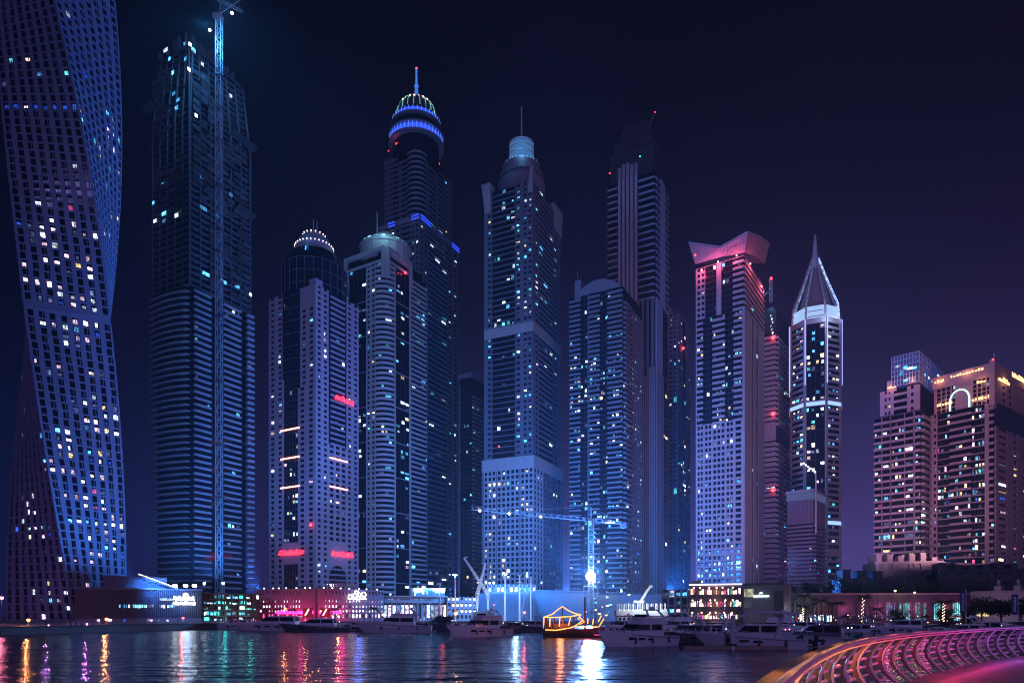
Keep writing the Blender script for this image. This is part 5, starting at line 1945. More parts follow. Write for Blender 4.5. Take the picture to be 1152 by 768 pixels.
    for i in range(40):
        u = f.L * i / 40
        T.wall.fbox(f, u, u + f.L / 80, 1.8, T.top, 0, .12 + .1 * (i % 3))
    T.finish()
    T = block('site_gallery', 'narrow upper gallery with a row of bright windows over the patterned shed', 548, 345, 603, 345, 657, 10, cat='site building', m=STONE, core=DARKW)
    f = T.L
    T.facade(f, T.top - 6, T.top, 1, [('w', 1, {'n': 11, 'pier': .3, 'span': .35})])
    row_windows(T, f, 0, f.L, T.top - 3.6, T.top - 1.6, 11, [(E_TEAL, 2), (E_COOL, 3), (E_WARM, 2)], .5, .1, .8)
    T.finish()
    T = block('site_hoarding', 'plain smooth blue lit hoarding wall beside the floodlit crane mast', 601, 330, 664, 336, 664, 2, cat='hoarding', m=HOARD, core=HOARD)
    f = T.L
    for i in range(17):
        u = f.L * i / 16
        T.wall.fbox(f, max(0, u - .06), min(f.L, u + .06), 1.6, T.top, 0, .1)
    T.wall.fbox(f, 0, f.L, T.top - .4, T.top + .1, -.2, .3)
    T.finish()
    T = block('site_hoarding', 'dim panelled hoarding wall behind the white passenger boat', 664, 338, 748, 338, 668, 2, cat='hoarding', m=HOARD, core=HOARD)
    f = T.L
    for i in range(22):
        u = f.L * i / 21
        T.wall.fbox(f, max(0, u - .06), min(f.L, u + .06), 1.6, T.top, 0, .1)
    for i in range(12):
        z = rng.uniform(4, T.top - .5)
        u = rng.uniform(.02, .9) * f.L
        T.window(f, u, u + rng.uniform(.8, 2), z, z + .7, d=.12, pal=[(E_COOL, 3), (E_WARM, 2), (E_CYAN, 2)], full=True)
    T.finish()

    # small grid fronted shop, restaurant, signed block
    T = block('gridded_shop', 'blue lit shop block with white gridded frame left of the restaurant', 745, 262, 789, 255, 663, 14, m=WHITE_W, core=GLASS_B)
    f = T.L
    T.facade(f, 1.6, T.top, 4, [('w', 1, {'n': 6, 'pier': .22, 'span': .16})])
    for k in range(4):
        z = 1.6 + k * (T.top - 1.6) / 4
        row_windows(T, f, 0, f.L, z + .8, z + 2, 6, [(E_CYAN, 2), (E_DIM, 4), (E_PINK, 1)], .6, .05, .6)
    T.finish()
    T = block('restaurant', 'two storey waterfront restaurant with warm coral lamps and a white roof edge', 776, 236, 836, 230, 659, 20, cat='restaurant', m=ROSE, core=mat('dim_interior', (.05, .03, .03), .6))
    f = T.L
    h = (T.top - 1.6) / 3
    for k in range(4):
        T.wall.fbox(f, 0, f.L, 1.6 + k * h - .25, 1.6 + k * h + .2, -.1, 2.2, DARKW if k < 3 else WHITE_W)
    for i in range(8):
        u = f.L * i / 7
        T.wall.fbox(f, max(0, u - .15), min(f.L, u + .15), 1.6, T.top, 1.6, 1.9, DARKW)
    for k in range(3):
        for i in range(18):
            u = f.L * (.02 + .95 * i / 18)
            z = 1.6 + k * h
            T.window(f, u, u + rng.uniform(.3, .9), z + h * .35, z + h * rng.uniform(.6, .85), d=.05, pal=[(E_WARM, 3), (E_ROSE, 2), (E_PINK, 3), (E_TEAL, 1)], full=True)
        for i in range(6):
            u = f.L * (.08 + .86 * (i + rng.uniform(-.2, .2)) / 6)
            b = MB()
            b.ball(f.pt(u, 1.2, 1.6 + (k + 1) * h - .6), .26, 6)
            T.part(b, 'ceiling_lamp', emit('coral_lamp', (1, .42, .35), 9, vary=False), True)
    b = MB()
    b.fbox(f, 0, f.L * .98, T.top + .3, T.top + .75, 1.9, 2.15)
    T.part(b, 'roof_light', emit('roof_edge_white', (.8, .88, 1), 2.0, vary=False))
    b = MB()
    for i in range(2):
        b.prism([f.pt(f.L * (.02 + i * .0), 2, 0)[:2], f.pt(f.L * .22, 2, 0)[:2], f.pt(f.L * .12, -3, 0)[:2]], T.top + .5, T.top + 1.8)
    T.part(b, 'roof_canopy', WHITE_W)
    for k in range(3):
        lamp('roof_edge_glow', f.pt(f.L * (.2 + .3 * k), 1, T.top + 2), (.14, .22, 1), 26000, .4, (.25, .8, .8), 120)
        lamp('restaurant_glow', f.pt(f.L * .5, 3.0, 1.6 + (k + .6) * h), (1, .45, .4), 500, 2)
    T.finish()
    T = block('signed_block', 'plain purple corner block with small white sign right of the restaurant', 836, 229, 882, 222, 657, 22, m=GREYW, core=GREYW)
    f = T.L
    T.wall.fbox(f, 0, f.L, T.top - .3, T.top + .5, -.3, .3)
    T.wall.fbox(f, f.L * .76, f.L * .98, 2, T.top - 2.2, 0, .12, DARKW)
    b = MB()
    b.fbox(f, f.L * .03, f.L * .26, PZ(671, 227), PZ(662, 227), .0, .15)
    T.part(b, 'lit_window', emit('olive_window', (.62, .62, .38), .5))
    b = MB()
    b.fbox(f, f.L * .03, f.L * .26, PZ(683, 227), PZ(673, 227), .0, .15)
    T.part(b, 'lit_window', emit('olive_window_dim', (.3, .34, .4), .25))
    sg = MB()
    script_sign(sg, f, f.L * .26, f.L * .64, PZ(671.2, 226), PZ(669, 226), .3, .14, 31)
    zc = PZ(667.6, 226)
    sg.path([f.pt(f.L * .45 + .45 * math.cos(i * .785), .3, zc + .4 * math.sin(i * .785)) for i in range(5)], .18, 5)
    lamp('added_pink_wash', f.pt(f.L * .8, -8, T.top + 2), (1, .16, .62), 190000, .5, (.42, 1, .5), 56)  # extra pink beam without a fixture, added to tint the towers behind
    T.part(sg, 'wall_sign', emit('cyan_white_sign', (.7, .95, 1), 3, vary=False), label='small white sign line with a dot emblem above')
    T.finish()

podiums()

# ------------------------------------------------------------------ right bank
def right_bank():
    T = block('shop_row', 'long pink lit shop row with arched teal windows on the right bank', 884, 232, 1092, 228, 668.5, 16, cat='shop row', m=ROSE, core=mat('dim_interior', (.05, .03, .03), .6))
    f = T.L
    W = lambda a, b, z0, z1, m=None: T.wall.fbox(f, a * f.L, b * f.L, z0, z1, -.1, .5, m)
    W(0, 1, T.top - 2.6, T.top)
    W(0, 1, 1.6, 1.9, DARKW)
    W(-.005, 1.005, T.top + .02, T.top + .5, STONE)
    for i in range(15):
        W(.27 + .052 * i - .003, .27 + .052 * i + .003, 1.95, T.top - 2.65)
        if i in (1, 3, 4, 13):
            a_, b_ = f.L * (.275 + .052 * i), f.L * (.315 + .052 * i)
            aw = MB()
            aw.hexa([f.pt(a_, 2.2, 4.0), f.pt(b_, 2.2, 4.0), f.pt(b_, .52, 4.9), f.pt(a_, .52, 4.9), f.pt(a_, 2.2, 4.1), f.pt(b_, 2.2, 4.1), f.pt(b_, .52, 5.0), f.pt(a_, .52, 5.0)])
            T.part(aw, 'awning', CANVAS)
    # glass shop fronts at the left, then wall with arched windows
    n = 12
    for i in range(n + 1):
        u = .26 * i / n
        W(max(0, u - .002), u + .003, 1.9, T.top - 2.6, DARKW)
        if i < n:
            for j in range(2):
                if rng.random() < .75:
                    T.window(f, f.L * (u + .004 + j * .008), f.L * (u + .011 + j * .008), 2.2, rng.uniform(3.4, 4.6), d=.1, pal=[(E_TEAL, 3), (E_COOL, 5), (E_WARM, 2), (E_CYAN, 2), (E_ROSE, .6)], full=True)
    arches = [(.615, .675), (.70, .762), (.545, .595), (.80, .85), (.90, .945)]
    e = .26
    for a, b in sorted(arches):
        W(e, a, 1.9, T.top - 2.6)
        e = b
        um, rr = f.L * (a + b) / 2, f.L * (b - a) / 2
        zc = T.top - 2.6 - rr * .75
        for i in range(8):
            a0, a1 = math.pi * i / 8, math.pi * (i + 1) / 8
            q0 = (um + rr * math.cos(a0), zc + rr * .75 * math.sin(a0))
            q1 = (um + rr * math.cos(a1), zc + rr * .75 * math.sin(a1))
            T.wall.hexa([f.pt(q1[0], .5, q1[1]), f.pt(q0[0], .5, q0[1]), f.pt(q0[0], -.1, q0[1]), f.pt(q1[0], -.1, q1[1]), f.pt(q1[0], .5, T.top - 2.55), f.pt(q0[0], .5, T.top - 2.55), f.pt(q0[0], -.1, T.top - 2.55), f.pt(q1[0], -.1, T.top - 2.55)], ROSE)
        g = MB()
        g.fbox(f, f.L * a, f.L * b, 2.6, T.top - 2.7, .02, .1)
        T.part(g, 'arched_window', E_TEAL if a > .6 else E_DIM)
        v = MB()
        for i in range(1, 4):
            v.fbox(f, f.L * (a + (b - a) * i / 4) - .07, f.L * (a + (b - a) * i / 4) + .07, 2.6, T.top - 2.7, .1, .18)
        for z in (3.6, 4.6):
            v.fbox(f, f.L * a, f.L * b, z - .06, z + .06, .1, .17)
        T.part(v, 'window_bars', DARKW)
    W(e, 1, 1.9, T.top - 2.6)
    T.finish()
    for u, w, col in ((.08, 2500, (.7, .85, 1)), (.33, 4500, (1, .15, .5)), (.52, 5500, (1, .12, .5)), (.72, 4500, (1, .14, .5)), (.9, 4500, (1, .16, .55)), (.2, 2000, (1, .5, .6))):
        lamp('shop_glow', f.pt(f.L * u, 4, 6.5), col, w * .17, 1)

    # dark terraced villas behind
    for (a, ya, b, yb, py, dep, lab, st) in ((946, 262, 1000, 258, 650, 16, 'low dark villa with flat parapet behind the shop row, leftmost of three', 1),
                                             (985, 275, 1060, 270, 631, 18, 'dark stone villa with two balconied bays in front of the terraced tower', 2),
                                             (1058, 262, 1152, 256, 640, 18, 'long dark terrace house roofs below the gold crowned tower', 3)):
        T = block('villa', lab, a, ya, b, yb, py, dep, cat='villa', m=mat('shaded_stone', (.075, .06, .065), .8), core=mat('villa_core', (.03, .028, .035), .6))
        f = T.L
        n = 3 if st == 1 else 6
        px_far = st == 3
        T.facade(f, 1.6, T.top - 1, 5 if st > 1 else 3, [('w', .3, {'n': 2, 'p': .03}), ('b', .2, {'n': 1, 'bd': 1.2, 'bm': T.wallm}), ('w', .2, {'n': 2, 'p': .04}), ('b', .15, {'n': 1, 'bm': T.wallm}), ('w', .15, {'n': 1})], p=.02, pal=PAL_GOLD)
        T.wall.fbox(f, -.4, f.L + .4, T.top - 1, T.top, -.5, .7)
        r = MB()
        for i in range(n):
            u = f.L * (i + .15) / n
            hgt = rng.uniform(1.2, 3.2)
            r.fbox(f, u, u + f.L * .5 / n, T.top, T.top + hgt, -dep * .7, -.8)
            if i % 2 == 0:
                lamp('tower_fill_glow', f.pt(u, 5, T.top + hgt + 3), (1, .48, .62) if px_far else (.8, .45, .9), 30000, .4, (0, .7, 1), 155)  # added uplight without a fixture, brightens the towers behind
            r.fbox(f, u - .3, u + f.L * .5 / n + .3, T.top + hgt, T.top + hgt + .3, -dep * .7 - .3, -.5)
        T.part(r, 'roof_block', T.wallm)
        T.finish()

    T = block('pinnacled_wall', 'lilac stone terrace wall with two stub pinnacles at the far right', 1092, 210, 1165, 196, 664, 8, cat='wall', m=STONE, core=STONE)
    f = T.L
    T.wall.fbox(f, 0, f.L, T.top - .6, T.top, -.2, .4)
    for q in (.44, .74, 1.0):
        u = f.L * q
        T.wall.fbox(f, u - .9, u + .9, T.top, T.top + 1.4, -1.4, .4)
        T.wall.fbox(f, u - .35, u + .35, T.top + 1.4, T.top + 3.2, -.9, -.2)
    for i in range(9):
        T.wall.fbox(f, f.L * (i + .2) / 9, f.L * (i + .8) / 9, T.top - 3.2, T.top - 1.4, .02, .15, ROSE)
    for q in (.06, .16):
        T.window(f, f.L * q, f.L * q + 2.2, 4.0, 6.2, d=.05, m=E_WARM, full=True)
    T.finish()
    lamp('terrace_glow', f.pt(f.L * .35, 6, 6), (.75, .45, 1), 500, 1)  # wash lights added for the terrace wall, no fixtures
    lamp('terrace_glow', f.pt(f.L * .75, 6, 6), (.75, .5, 1), 350, 1)

    # banners on poles
    for px, Yb, py0, py1, lab in ((1083, 160, 692, 664, 'tall navy pole banner in front of the shop row arches'), (1141.5, 150, 694, 668, 'navy pole banner with a column of white signs at the far right')):
        x = PXX(px, Yb)
        z0, z1 = PZ(py0, Yb), PZ(py1, Yb)
        o = empty('pole_banner', (x, Yb, 1.6), lab, 'banner', 'pole banners on the right bank')
        b = MB()
        b.box(x - .62, x + .62, Yb - .05, Yb + .05, z0 + .6, z1)
        b.build('cloth', mat('navy_cloth', (.03, .05, .16), .8), o)
        b = MB()
        b.tube((x + .74, Yb, 0.5), (x + .74, Yb, z1 + .3), .08, 6)
        b.build('pole', STEEL, o)
        b = MB()
        for i in range(6):
            z = z0 + 1.2 + (z1 - z0 - 1.6) * i / 6
            b.box(x - .28, x + .28, Yb - .08, Yb - .06, z, z + .16)
            b.box(x - .28, x - .12, Yb - .08, Yb - .06, z + .2, z + .5)
            b.box(x + .1, x + .26, Yb - .08, Yb - .06, z + .16, z + .5)
        b.build('sign_mark', mat('sign_white', (.7, .72, .8), .6), o)
    x, Yb = PXX(1136, 150), 150
    b = MB()

def right_bank_details():
    for i, (px, Yp, lab) in enumerate(((990, 214, 'pale parasol at the left end of the terrace before the arched windows'), (1001, 210, 'second pale parasol, left of the white sports cruiser cabin'), (1042, 208, 'dark parasol between the arched windows and the glowing palm'), (1075, 206, 'pale parasol left of the navy pole banner'), (951, 214, 'dark parasol right of the bright shop glass'))):
        x = PXX(px, Yp)
        o = empty('parasol', (x, Yp, 1.6), lab, 'parasol', 'parasols on the right bank terrace')
        b = MB()
        b.tube((x, Yp, 1.6), (x, Yp, 4.4), .05, 6)
        b.build('pole', STEEL, o)
        b = MB()
        b.lathe([(1.7, 3.6), (1.72, 3.75), (.9, 4.15), (.03, 4.5)], (x, Yp), 8)
        b.build('canopy', WHITE_W if 'pale' in lab else CANVAS, o)
    q = random.Random(5)
    x0 = PXX(888, 214)
    o = empty('lamp_garland', (x0, 214, 1.6), 'long garland of small mixed lamps on posts along the right bank terrace', 'garland')
    w = MB()
    pts = []
    for i in range(13):
        x = PXX(888 + 17 * i, 214)
        w.tube((x, 214, 1.6), (x, 214, 4.6), .05, 5)
        pts.append((x, 214, 4.5))
        if i < 12:
            pts.append((PXX(896.5 + 17 * i, 214), 214, 4.1))
    w.path(pts, .02, 4)
    w.build('post_line', STEEL_D, o)
    for i in range(46):
        k = q.randrange(len(pts) - 1)
        p = Vector(pts[k]).lerp(Vector(pts[k + 1]), q.random()) - Vector((0, 0, q.choice((.1, .1, .8, 1.6))))
        b = MB()
        b.ball(p, q.uniform(.07, .17), 6)
        b.build('bulb', q.choice((emit('warm_fairy', (1, .72, .5), 5, vary=False), emit('rose_bulb', (1, .25, .5), 5, vary=False), emit('ice_bulb', (.7, .9, 1), 5, vary=False), MATS['warm_fairy'])), o)

right_bank()
right_bank_details()

# ------------------------------------------------------------------ plants
def palm(px, Y, py_top, label, lit=False, rad=2.8, seed=0):
    rad *= 1.25
    q = random.Random(seed + 100)
    x = PXX(px, Y)
    z1 = PZ(py_top, Y) - rad * .25
    root = empty('palm_tree', (x, Y, 1.6), label, 'palm tree', 'palms of the right bank')
    t = MB()
    bend = q.uniform(-.5, .5)
    pts = [(x + bend * (k / 6) ** 2, Y, 1.6 + (z1 - 1.6) * k / 6) for k in range(7)]
    t.path(pts, [.26, .22, .2, .19, .18, .18, .2], 7)
    tr = t.build('trunk', BARK, root)
    if lit:
        s = MB()
        n = 46
        for i in range(n):
            k = i / n
            a = i * .9
            s.ball((x + bend * k * k + .28 * math.cos(a), Y + .28 * math.sin(a), 1.8 + (z1 - 1.9) * k), .085, 4)
        s.build('string_light', emit('warm_fairy', (1, .72, .5), 5, vary=False), tr)
        lamp('palm_glow', (x, Y - 1, 3.2), (1, .7, .55), 180, .4)
    c = MB()
    top = Vector((x + bend, Y, z1))
    for i in range(24):
        a = i * 2.4 + q.uniform(-.2, .2)
        up = q.uniform(-.15, 1.0)
        L = rad * q.uniform(.8, 1.15)
        d = Vector((math.cos(a), math.sin(a), 0))
        sp = []
        for k in range(8):
            s_ = k / 7
            sp.append(top + d * L * s_ * (.95 - .15 * up) + Vector((0, 0, L * (up * s_ * .9 - .75 * s_ * s_ * (1.1 - .3 * up)))))
        c.path(sp, [.05, .045, .04, .035, .03, .025, .02, .015], 4)
        n_ = Vector((-d.y, d.x, 0))
        for k in range(1, 15):
            s_ = k / 14.0
            i0 = min(6, int(s_ * 7))
            fr = s_ * 7 - i0
            p = sp[i0].lerp(sp[i0 + 1], fr)
            ll = L * .34 * math.sin(math.pi * min(1, .18 + s_ * .8)) + .08
            for sg in (-1, 1):
                tip = p + n_ * sg * ll + d * ll * .5 - Vector((0, 0, ll * q.uniform(.25, .6)))
                w = d * .075
                c.add([p - w, p + w, tip + w * .2], [(0, 1, 2)])
    c.build('crown', PALM, root)

def tree(px, Y, py_top, wid, label, seed=0, name='broadleaf_tree', low=.3, cat='tree'):
    q = random.Random(seed + 7)
    x = PXX(px, Y)
    H = PZ(py_top, Y) - 1.6
    R_ = wid / F * Y / 2
    root = empty(name, (x, Y, 1.6), label, cat, 'trees of the right bank')
    t = MB()
    t.path([(x, Y, 1.6), (x + .1, Y, 1.6 + H * .25), (x, Y, 1.6 + H * .55)], [.3, .22, .12], 7)
    cl = []
    for i in range(11):
        a = q.uniform(0, 6.28)
        rr = R_ * q.uniform(.2, .8)
        zc = 1.6 + H * q.uniform(low + .15, .86)
        cc = Vector((x + rr * math.cos(a), Y + rr * math.sin(a) * .8, zc))
        cl.append((cc, R_ * q.uniform(.32, .52)))
        t.tube((x, Y, 1.6 + H * q.uniform(.2, .45)), cc, .08, 5, .02)
    t.build('trunk', BARK, root)
    c = MB()
    for cc, r in cl:
        for i in range(150):
            d = Vector((q.gauss(0, 1), q.gauss(0, 1), q.gauss(0, .8)))
            d.normalize()
            p = cc + d * r * q.uniform(.45, 1.08)
            u = Vector((q.gauss(0, 1), q.gauss(0, 1), q.gauss(0, 1))).normalized() * .30
            v = u.cross(d).normalized() * .16
            c.add([p - u, p + v, p + u, p - v], [(0, 1, 2, 3)])
    c.build('crown', LEAF, root)

def planting():
    row = ((899, 652, 34), (921, 646, 40), (949, 644, 44), (975, 647, 40), (1003, 649, 40), (1031, 648, 42), (1056, 646, 46), (1086, 647, 44), (1112, 649, 40), (1140, 650, 44))
    where = ('left end of the row', 'second from the left', 'third from the left', 'below the dark gap of sky', 'under the blue balconies', 'below the glowing glass box', 'beside the tall palm', 'below the white arch', 'behind the slim palms', 'right end of the row')
    for i, (px, py, wd) in enumerate(row):
        tree(px, 252, py, wd, 'dark broad tree behind the pink shop row, ' + where[i], 40 + i)
    tree(912, 236, 649, 24, 'round dark tree standing left of the low villa, nearest the purple block', 1)
    tree(931, 240, 651, 22, 'dark leafy tree behind the shop fronts, right beside the round tree', 2)
    tree(958, 244, 650, 28, 'wide dark tree in front of the leftmost villa', 3)
    tree(1022, 240, 655, 26, 'dark tree half over the pink shop roof below the terraced tower', 4)
    tree(1064, 214, 684, 22, 'low bush beside the palm wrapped in lights', 5, 'shrub', .05, 'shrub')
    tree(1095, 200, 678, 30, 'reddish dark bush left of the navy pole banner', 6, 'shrub', .05, 'shrub')
    tree(1126, 185, 671, 26, 'dense dark tree before the pinnacled wall', 7)
    tree(1104, 188, 668, 34, 'big dark tree over the pinnacled wall, between the two navy banners', 61)
    tree(1148, 178, 670, 30, 'big dark tree at the right edge behind the last navy banner', 62)
    tree(1008, 214, 686, 22, 'low bush in front of the arched shop windows', 8, 'shrub', .05, 'shrub')
    palm(904, 226, 667, 'tall palm in front of the shop glass, left end of the row', False, 3.0, 1)
    palm(925, 222, 672, 'palm with a bare dark trunk before the white shop windows', False, 3.0, 2)
    palm(941, 220, 676, 'short palm among the shop fronts, right of the dark trunked palm', False, 2.4, 3)
    palm(970, 216, 669, 'palm with trunk wrapped in warm lights near the pale pile', True, 2.6, 4)
    palm(1061, 206, 674, 'palm with lit trunk and glowing lower fronds by the arched shop', True, 3.2, 5)
    palm(903, 218, 680, 'small light wrapped palm by the restaurant end', True, 2.0, 6)
    palm(1098, 214, 666, 'slim tall palm left of the lilac wall windows', False, 3.0, 7)
    palm(1112, 212, 667, 'slim tall palm before the lilac wall, right one of a pair', False, 2.8, 8)
    palm(1146, 188, 672, 'palm at the far right edge by the lilac wall', False, 2.6, 9)
    palm(985, 220, 682, 'squat palm behind the moored white cruiser', False, 2.4, 10)
    palm(311, 276, 683, 'small palm before the left rose podium wing', False, 2.2, 11)
    palm(328, 272, 684, 'low palm left of the red banners', False, 2.2, 12)
    palm(378, 274, 683, 'palm right of the red banners before the podium', False, 2.4, 13)
    palm(421, 285, 682, 'palm at the right end of the rose podium', False, 2.4, 14)
    for i, px in enumerate((338, 349, 360)):
        tree(px, 402, 654 - (i % 2) * 3, 9, ('round', 'taller', 'third')[i] + ' dark tree on the podium roof before the drum tower, ' + ('left', 'middle', 'right')[i] + ' of three', 20 + i)

planting()

# ------------------------------------------------------------------ street lamps
def street_lamps():
    def sl(px, py, Y, m, col, w, label, big=.38):
        p = P(px, py, Y)
        base = 1.6 if p.z > 1.9 else 0.4
        o = empty('street_lamp', (p.x, p.y, base), label, 'street lamp', 'lamps along the quay')
        b = MB()
        b.lathe([(.22, base), (.2, base + .3), (.07, base + .4), (.06, max(base + .5, p.z - big))], (p.x, p.y), 8)
        b.build('pole', STEEL_D, o)
        g = MB()
        g.ball(p, big, 10)
        g.build('lantern', m, o, True)
        h = MB()
        h.lathe([(big * .9, p.z + big * .6), (big * .5, p.z + big * 1.15), (.03, p.z + big * 1.4)], (p.x, p.y), 8)
        h.build('cap', STEEL_D, o)
        lamp('street_lamp_glow', (p.x, p.y - big - .5, p.z), col, w * .45, .3)
    am, rd = E_AMBER, emit('red_lantern', (1, .06, .06), 9, vary=False)
    O, RR = (1, .34, .12), (1, .1, .12)
    sl(32, 697, 175, am, O, 2600, 'amber quay lamp at the left, before the twisted tower')
    sl(120, 696, 190, am, O, 2600, 'amber quay lamp in front of the ribbed hall railing', .42)
    sl(206, 694.5, 215, rd, RR, 1800, 'red quay lamp below the white hall sign')
    sl(2, 672, 210, emit('pink_lantern', (1, .25, .35), 7, vary=False), (1, .2, .35), 4000, 'tall pink topped lamp at the left edge', .5)
    sl(321, 684, 268, am, O, 2200, 'amber lamp high on a pole before the left podium wing')
    sl(344, 690, 262, am, O, 1500, 'warm lamp left of the podium door', .3)
    sl(361, 687, 262, am, O, 1500, 'warm lamp between the red banners', .3)
    sl(381, 693, 250, am, O, 2200, 'amber lamp behind the dark yachts, right of the banners', .42)
    sl(431, 691, 250, am, O, 3000, 'bright amber lamp behind the large grey yacht cabin', .46)
    sl(513, 689.5, 240, am, O, 3000, 'bright orange lamp left of the blue bowed yacht', .55)
    sl(590, 688.5, 250, rd, RR, 2600, 'red lamp behind the dark moored boats, left of the dhow', .5)
    sl(659, 687.5, 262, rd, RR, 1200, 'small red lamp right of the dhow mast', .34)
    sl(498, 681, 300, rd, RR, 800, 'small red lamp on the arcade front', .34)
    sl(556, 680, 300, rd, RR, 800, 'small red lamp before the patterned shed', .34)
    sl(1007, 664, 225, emit('warm_lantern', (1, .7, .35), 7, vary=False), (1, .7, .4), 900, 'warm round lamp above the shop row roof', .34)
    sl(1029, 666, 225, MATS['warm_lantern'], (1, .7, .4), 700, 'smaller warm lamp over the arched shop windows', .28)
    # pinkish-blue promenade lamps that wash the left quay
    sl(55, 703, 166, emit('violet_lantern', (.8, .3, 1), 5, vary=False), (.75, .22, 1), 12000, 'violet low lamp at the foot of the twisted tower', .22)
    sl(98, 701, 182, MATS['violet_lantern'], (.8, .15, .9), 6000, 'magenta low lamp before the ribbed hall railing', .2)

street_lamps()
for x, y in ((-172, 215), (-160, 212)):  # added wash lights, no fixtures: they lighten the twisted tower's left face
    lamp('violet_wash', (x, y, 3.4), (.62, .25, 1), 10000, .4, (-.5, 1, .6), 70)
# ------------------------------------------------------------------ building site cranes and masts
def site_cranes():
    x, Y = 38.8, 335
    o = empty('hammerhead_crane', (x, Y, 1.6), 'floodlit hammerhead crane whose lamp hung jib crosses in front of the blue towers', 'tower crane', 'cranes on the building sites')
    zj = 50.4
    m = MB()
    lattice(m, (x, Y), 1.15, 1.6, zj + 1, 2.6, .13)
    m.build('mast', CRANE, o)
    a, c = Vector((-17.9, 298, zj)), Vector((57.5, 347.5, zj))
    up = Vector((0, 0, 1))
    j = MB()
    d = (a - c).normalized()
    sdir = Vector((-d.y, d.x, 0)) * .7
    n = 46
    for i in range(n):
        p, q = c.lerp(a, i / n), c.lerp(a, (i + 1) / n)
        h0, h1 = up * 1.5, up * 1.5
        for e in (sdir, -sdir):
            j.tube(p + e, q + e, .12, 4)
            j.tube(p + e, q + h1 if i % 2 else p + h0, .08, 4)
        j.tube(p + h0, q + h1, .13, 4)
    mp = Vector((x, Y, zj))
    top = mp + up * 7
    j.tube(mp, top, .35, 4)
    j.tube(top, c.lerp(a, .75) + up * 1.5, .07, 4)
    j.tube(top, c + up * .5, .07, 4)
    j.build('jib', CRANE, o)
    w = MB()
    w.box(c.x - 2.6, c.x + .4, c.y - 2.2, c.y - .2, zj - 2, zj + .6)
    w.build('counterweight', CONC_D, o)
    k = MB()
    k.box(x - 1.6, x - .1, Y - 2.6, Y - 1.2, zj - 2.4, zj - .2)
    k.build('cab', GEL_G, o)
    for px in (540, 573, 608, 686):
        t = min((i / 200 for i in range(201)), key=lambda t: abs(proj(c.lerp(a, t))[0] - px))
        p = c.lerp(a, t)
        b = MB()
        if px == 686:
            b.fbox(Face((p.x - 2.2, p.y), (p.x + 2.2, p.y)), 0, 4.4, p.z - .1, p.z + .3, 0.8, 1.2)
        else:
            b.ball(p + Vector((0, -.9, -.3)), .5, 8)
        b.build('jib_lamp', E_WHITE if px != 686 else E_SIGN, o, True)
        if px != 686:
            lamp('jib_lamp_glow', p + Vector((0, 2.5, -1.5)), (.05, .28, 1), 150000, .5, (0, .8, -.45), 170)
    p = P(664.5, 648, Y - 2)
    b = MB()
    b.ball(p, 2.3, 12)
    b.build('flood_lamp', emit('mast_flood', (.92, .97, 1.0), 60, vary=False), o, True)
    lamp('flood_glow', (p.x, p.y - 4, p.z), (.14, .36, 1), 520000, 1, (0, -1, -.03), 140)
    lamp('flood_glow', (p.x, p.y + 6, p.z), (.03, .20, 1.0), 520000, 1, (0, .3, 1), 150)
    for s in (-1, 1):
        lamp('flood_glow', (p.x + 2.5 * s, p.y + 3, p.z + 1), (.03, .20, 1.0), 1500000 if s < 0 else 500000, 1, (s * (1 if s < 0 else .5), .25, .75), 62)  # extra sideways beams added to light the low haze, no lamp of their own
    lamp('flood_glow', (p.x, p.y + 8, p.z), (.03, .20, 1.0), 500000, 1, (0, 1, .05), 120)
    b = MB()
    b.box(p.x - 3.4, p.x + 3.4, Y - 1.4, Y - 1.2, p.z - 5, p.z - 4.6)
    for s in (-3.3, 3.3):
        b.tube((p.x + s, Y - 1.3, 1.6), (p.x + s, Y - 1.3, p.z - 4.6), .12, 5)
    b.build('hoist_frame', CRANE, o)

    # lattice boom crawler cranes
    for i, (p0, p1, lab) in enumerate((((549, 668), (522, 627), 'mobile crane with long lattice boom leaning left before the slab edged tower'), ((537, 668), (546, 634), 'mobile crane with short steep boom leaning right beside the long boomed one'))):
        Yc = 296
        g0, g1 = P(*p0, Yc), P(*p1, Yc)
        o = empty('mobile_crane', (g0.x, Yc, 1.6), lab, 'mobile crane', 'mobile cranes on the site')
        b = MB()
        d = (g1 - g0)
        L = d.length
        d.normalize()
        e = d.orthogonal().normalized() * .6
        e2 = d.cross(e)
        n = 14
        base = Vector((g0.x, Yc, 4.5))
        for s0 in (e + e2, e - e2, -e + e2, -e - e2):
            b.tube(base, g0 + s0 * .8, .13, 4)
            b.tube(g0 + s0 * .8, g1 + s0 * .35, .16, 4)
        for k in range(n):
            q0, q1 = g0 + d * L * k / n, g0 + d * L * (k + 1) / n
            for s0, s1 in ((e + e2, e - e2), (e - e2, -e - e2), (-e - e2, -e + e2), (-e + e2, e + e2)):
                f0 = .8 - .45 * k / n
                f1 = .8 - .45 * (k + 1) / n
                b.tube(q0 + s0 * f0, q1 + s1 * f1, .09, 4)
        b.tube(g1, g1 + Vector((1.6 * (1 if i == 0 else -1), 0, .4)), .3, 4)
        b.build('boom', emit_free_white(), o)
        b = MB()
        s = 1 if p0[0] > p1[0] else -1
        b.box(g0.x - 2, g0.x + 2.6, Yc - 1.6, Yc + 1.6, 3.2, 5.8)
        b.box(g0.x - 3, g0.x + 3, Yc - 2.4, Yc - 1.2, 1.6, 2.9)
        b.box(g0.x - 3, g0.x + 3, Yc + 1.2, Yc + 2.4, 1.6, 2.9)
        b.box(g0.x - 1.5, g0.x + 1.5, Yc - 1, Yc + 1, 2.8, 3.3)
        b.build('crawler', STEEL_D, o)
    lamp('crane_yard_glow', P(536, 676, 286), (.55, .75, 1), 5000, 1)

